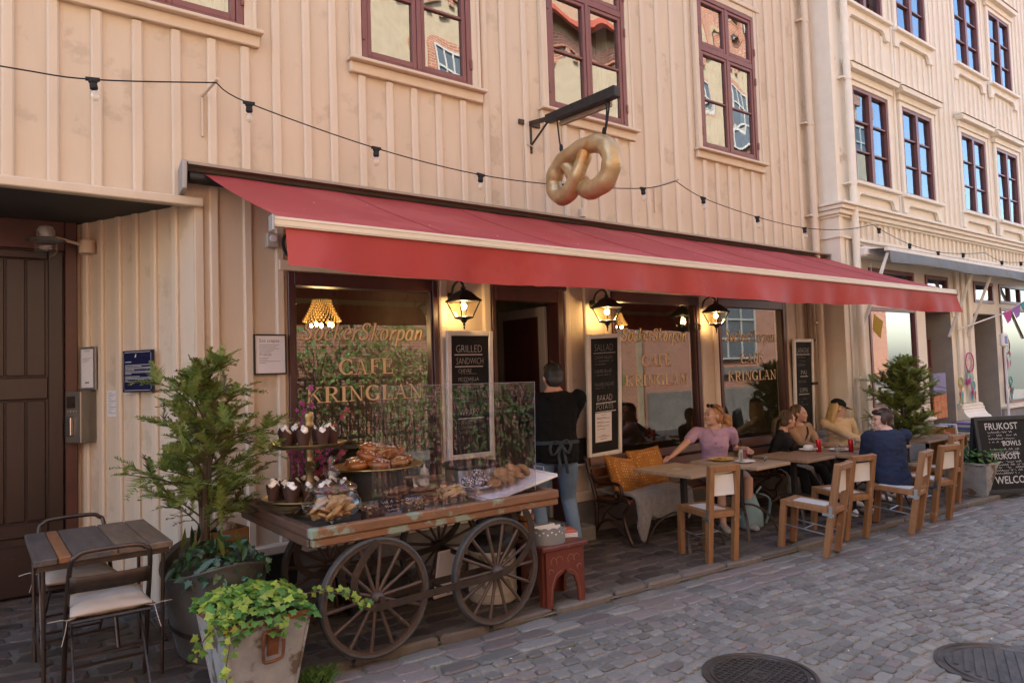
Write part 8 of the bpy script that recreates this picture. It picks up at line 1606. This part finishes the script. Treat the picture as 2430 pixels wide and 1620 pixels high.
t = thing('yellow_cloth', 'yellow cloth pennant hanging under the neighbour awning', 'cloth', (10.36, -.5, 2.3)); mb = MB(); mb.add([(-.10, 0, 0), (.10, -.03, -.10), (.06, .0, -.34), (-.10, .03, -.22)], [(0, 1, 2, 3)]); o = mb.build('pennant', mat('mustard_yellow_cloth', (.55, .38, .06), None, .8, trans=.3), t); s_ = o.modifiers.new('s', 'SOLIDIFY'); s_.thickness = .004; mb = MB(); mb.tube([(-.10, 0, 0), (-.1, 0, .75)], .003, 5); mb.build('string', M_PAPER, t)
t = thing('bunting', 'pink, purple and turquoise bunting flags on a white pole before the neighbour shop', 'bunting', (13.5, -.6, 2.13)); mb = MB(); mb.tube([(0, .25, 0), (1.35, -.02, .30), (1.55, -.04, .34)], .014, 8); mb.build('pole', M_PAPER, t); mb = MB(); mb.tube(spline([(1.0, -.05, .24), (1.5, -.1, .38), (2.4, -.12, .60), (3.6, -.12, .72)], 5), .004, 5); mb.build('cord', M_PAPER, t)
for i, c_ in enumerate(((.55, .05, .30), (.33, .14, .50), (.03, .32, .38), (.6, .3, .05), (.55, .05, .2))): x = 1.10 + i * .44; z = .29 + i * .098; mb = MB(); mb.add([(x, -.07, z), (x + .38, -.09, z + .085), (x + .30, -.10, z - .13), (x + .12, -.10, z - .19)], [(0, 1, 2, 3)]); o = mb.build('flag', mat('bunting_%d' % i, c_, None, .7, trans=.3), t); s_ = o.modifiers.new('s', 'SOLIDIFY'); s_.thickness = .003
FE = [mat('feather_%s' % n_, c_, None, .8, trans=.2) for n_, c_ in (('turquoise', (.10, .45, .45)), ('pink', (.6, .06, .28)), ('yellow', (.5, .5, .1)), ('dusty_red', (.28, .05, .07)))]
def dream(x, y, z, r, label, cols, drop):
    t = thing('dreamcatcher', label, 'dreamcatcher', (x, y, z), 0, 'dreamcatchers by the neighbour doors'); mb = MB(); mb.tube([(r * math.cos(i * .31), 0, r * math.sin(i * .31)) for i in range(20)], .009, 6, closed=True); [mb.tube([(r * math.cos(a), 0, r * math.sin(a)), (r * math.cos(a + 2.3), 0, r * math.sin(a + 2.3))], .002, 4) for a in (0, .8, 1.6, 2.4, 3.2, 4, 4.8, 5.6)]; mb.build('hoop', FE[cols[0]], t)
    for k in range(14): p = V((rd.uniform(-r, r), rd.uniform(-.02, .02), -r * .6 - rd.uniform(.02, drop))); mb = MB(); mb.add([p + V((-.03, 0, 0)), p + V((0, 0, -.10)), p + V((.03, 0, 0)), p + V((0, 0, .06))], [(0, 1, 2, 3)]); mb.build('feather', FE[cols[k % len(cols)]], t)
dream(13.84, NY - .10, 1.56, .17, 'large pastel dreamcatcher hoop with turquoise feathers on the pilaster', (1, 0, 0), .28); dream(13.42, NY - .10, 1.22, .09, 'small yellow and turquoise dreamcatcher left on the pilaster', (2, 0, 1), .32); dream(13.93, NY - .10, 1.15, .08, 'small pink feathered dreamcatcher low on the pilaster', (0, 1, 1), .18); dream(15.52, NY - .12, 1.85, .16, 'dusty red dreamcatcher cluster on the second neighbour doorway', (3, 3, 1), .40); dream(15.62, NY - .12, 1.18, .08, 'grey blue feathered dreamcatcher by the second window', (0, 3), .3)
t = thing('display_stand', 'white pole stand with a small blue and white sign before the neighbour window', 'sign', (14.75, -.62, g(14.7))); mb = MB(); mb.tube([(0, 0, 0), (0, 0, 1.98)], .022, 8); mb.lathe([(.16, 0), (.16, .02), (.03, .04)], n=20); mb.build('pole', M_PAPER, t, smooth=.8); mb = MB(); mb.box((-.13, -.03, 1.98), (.13, .03, 2.22)); mb.build('sign', M_PAPER, t, bevel=.02); mb = MB(); mb.box((-.06, -.033, 2.03), (.07, -.0301, 2.17)); mb.build('print', bk[1], t)
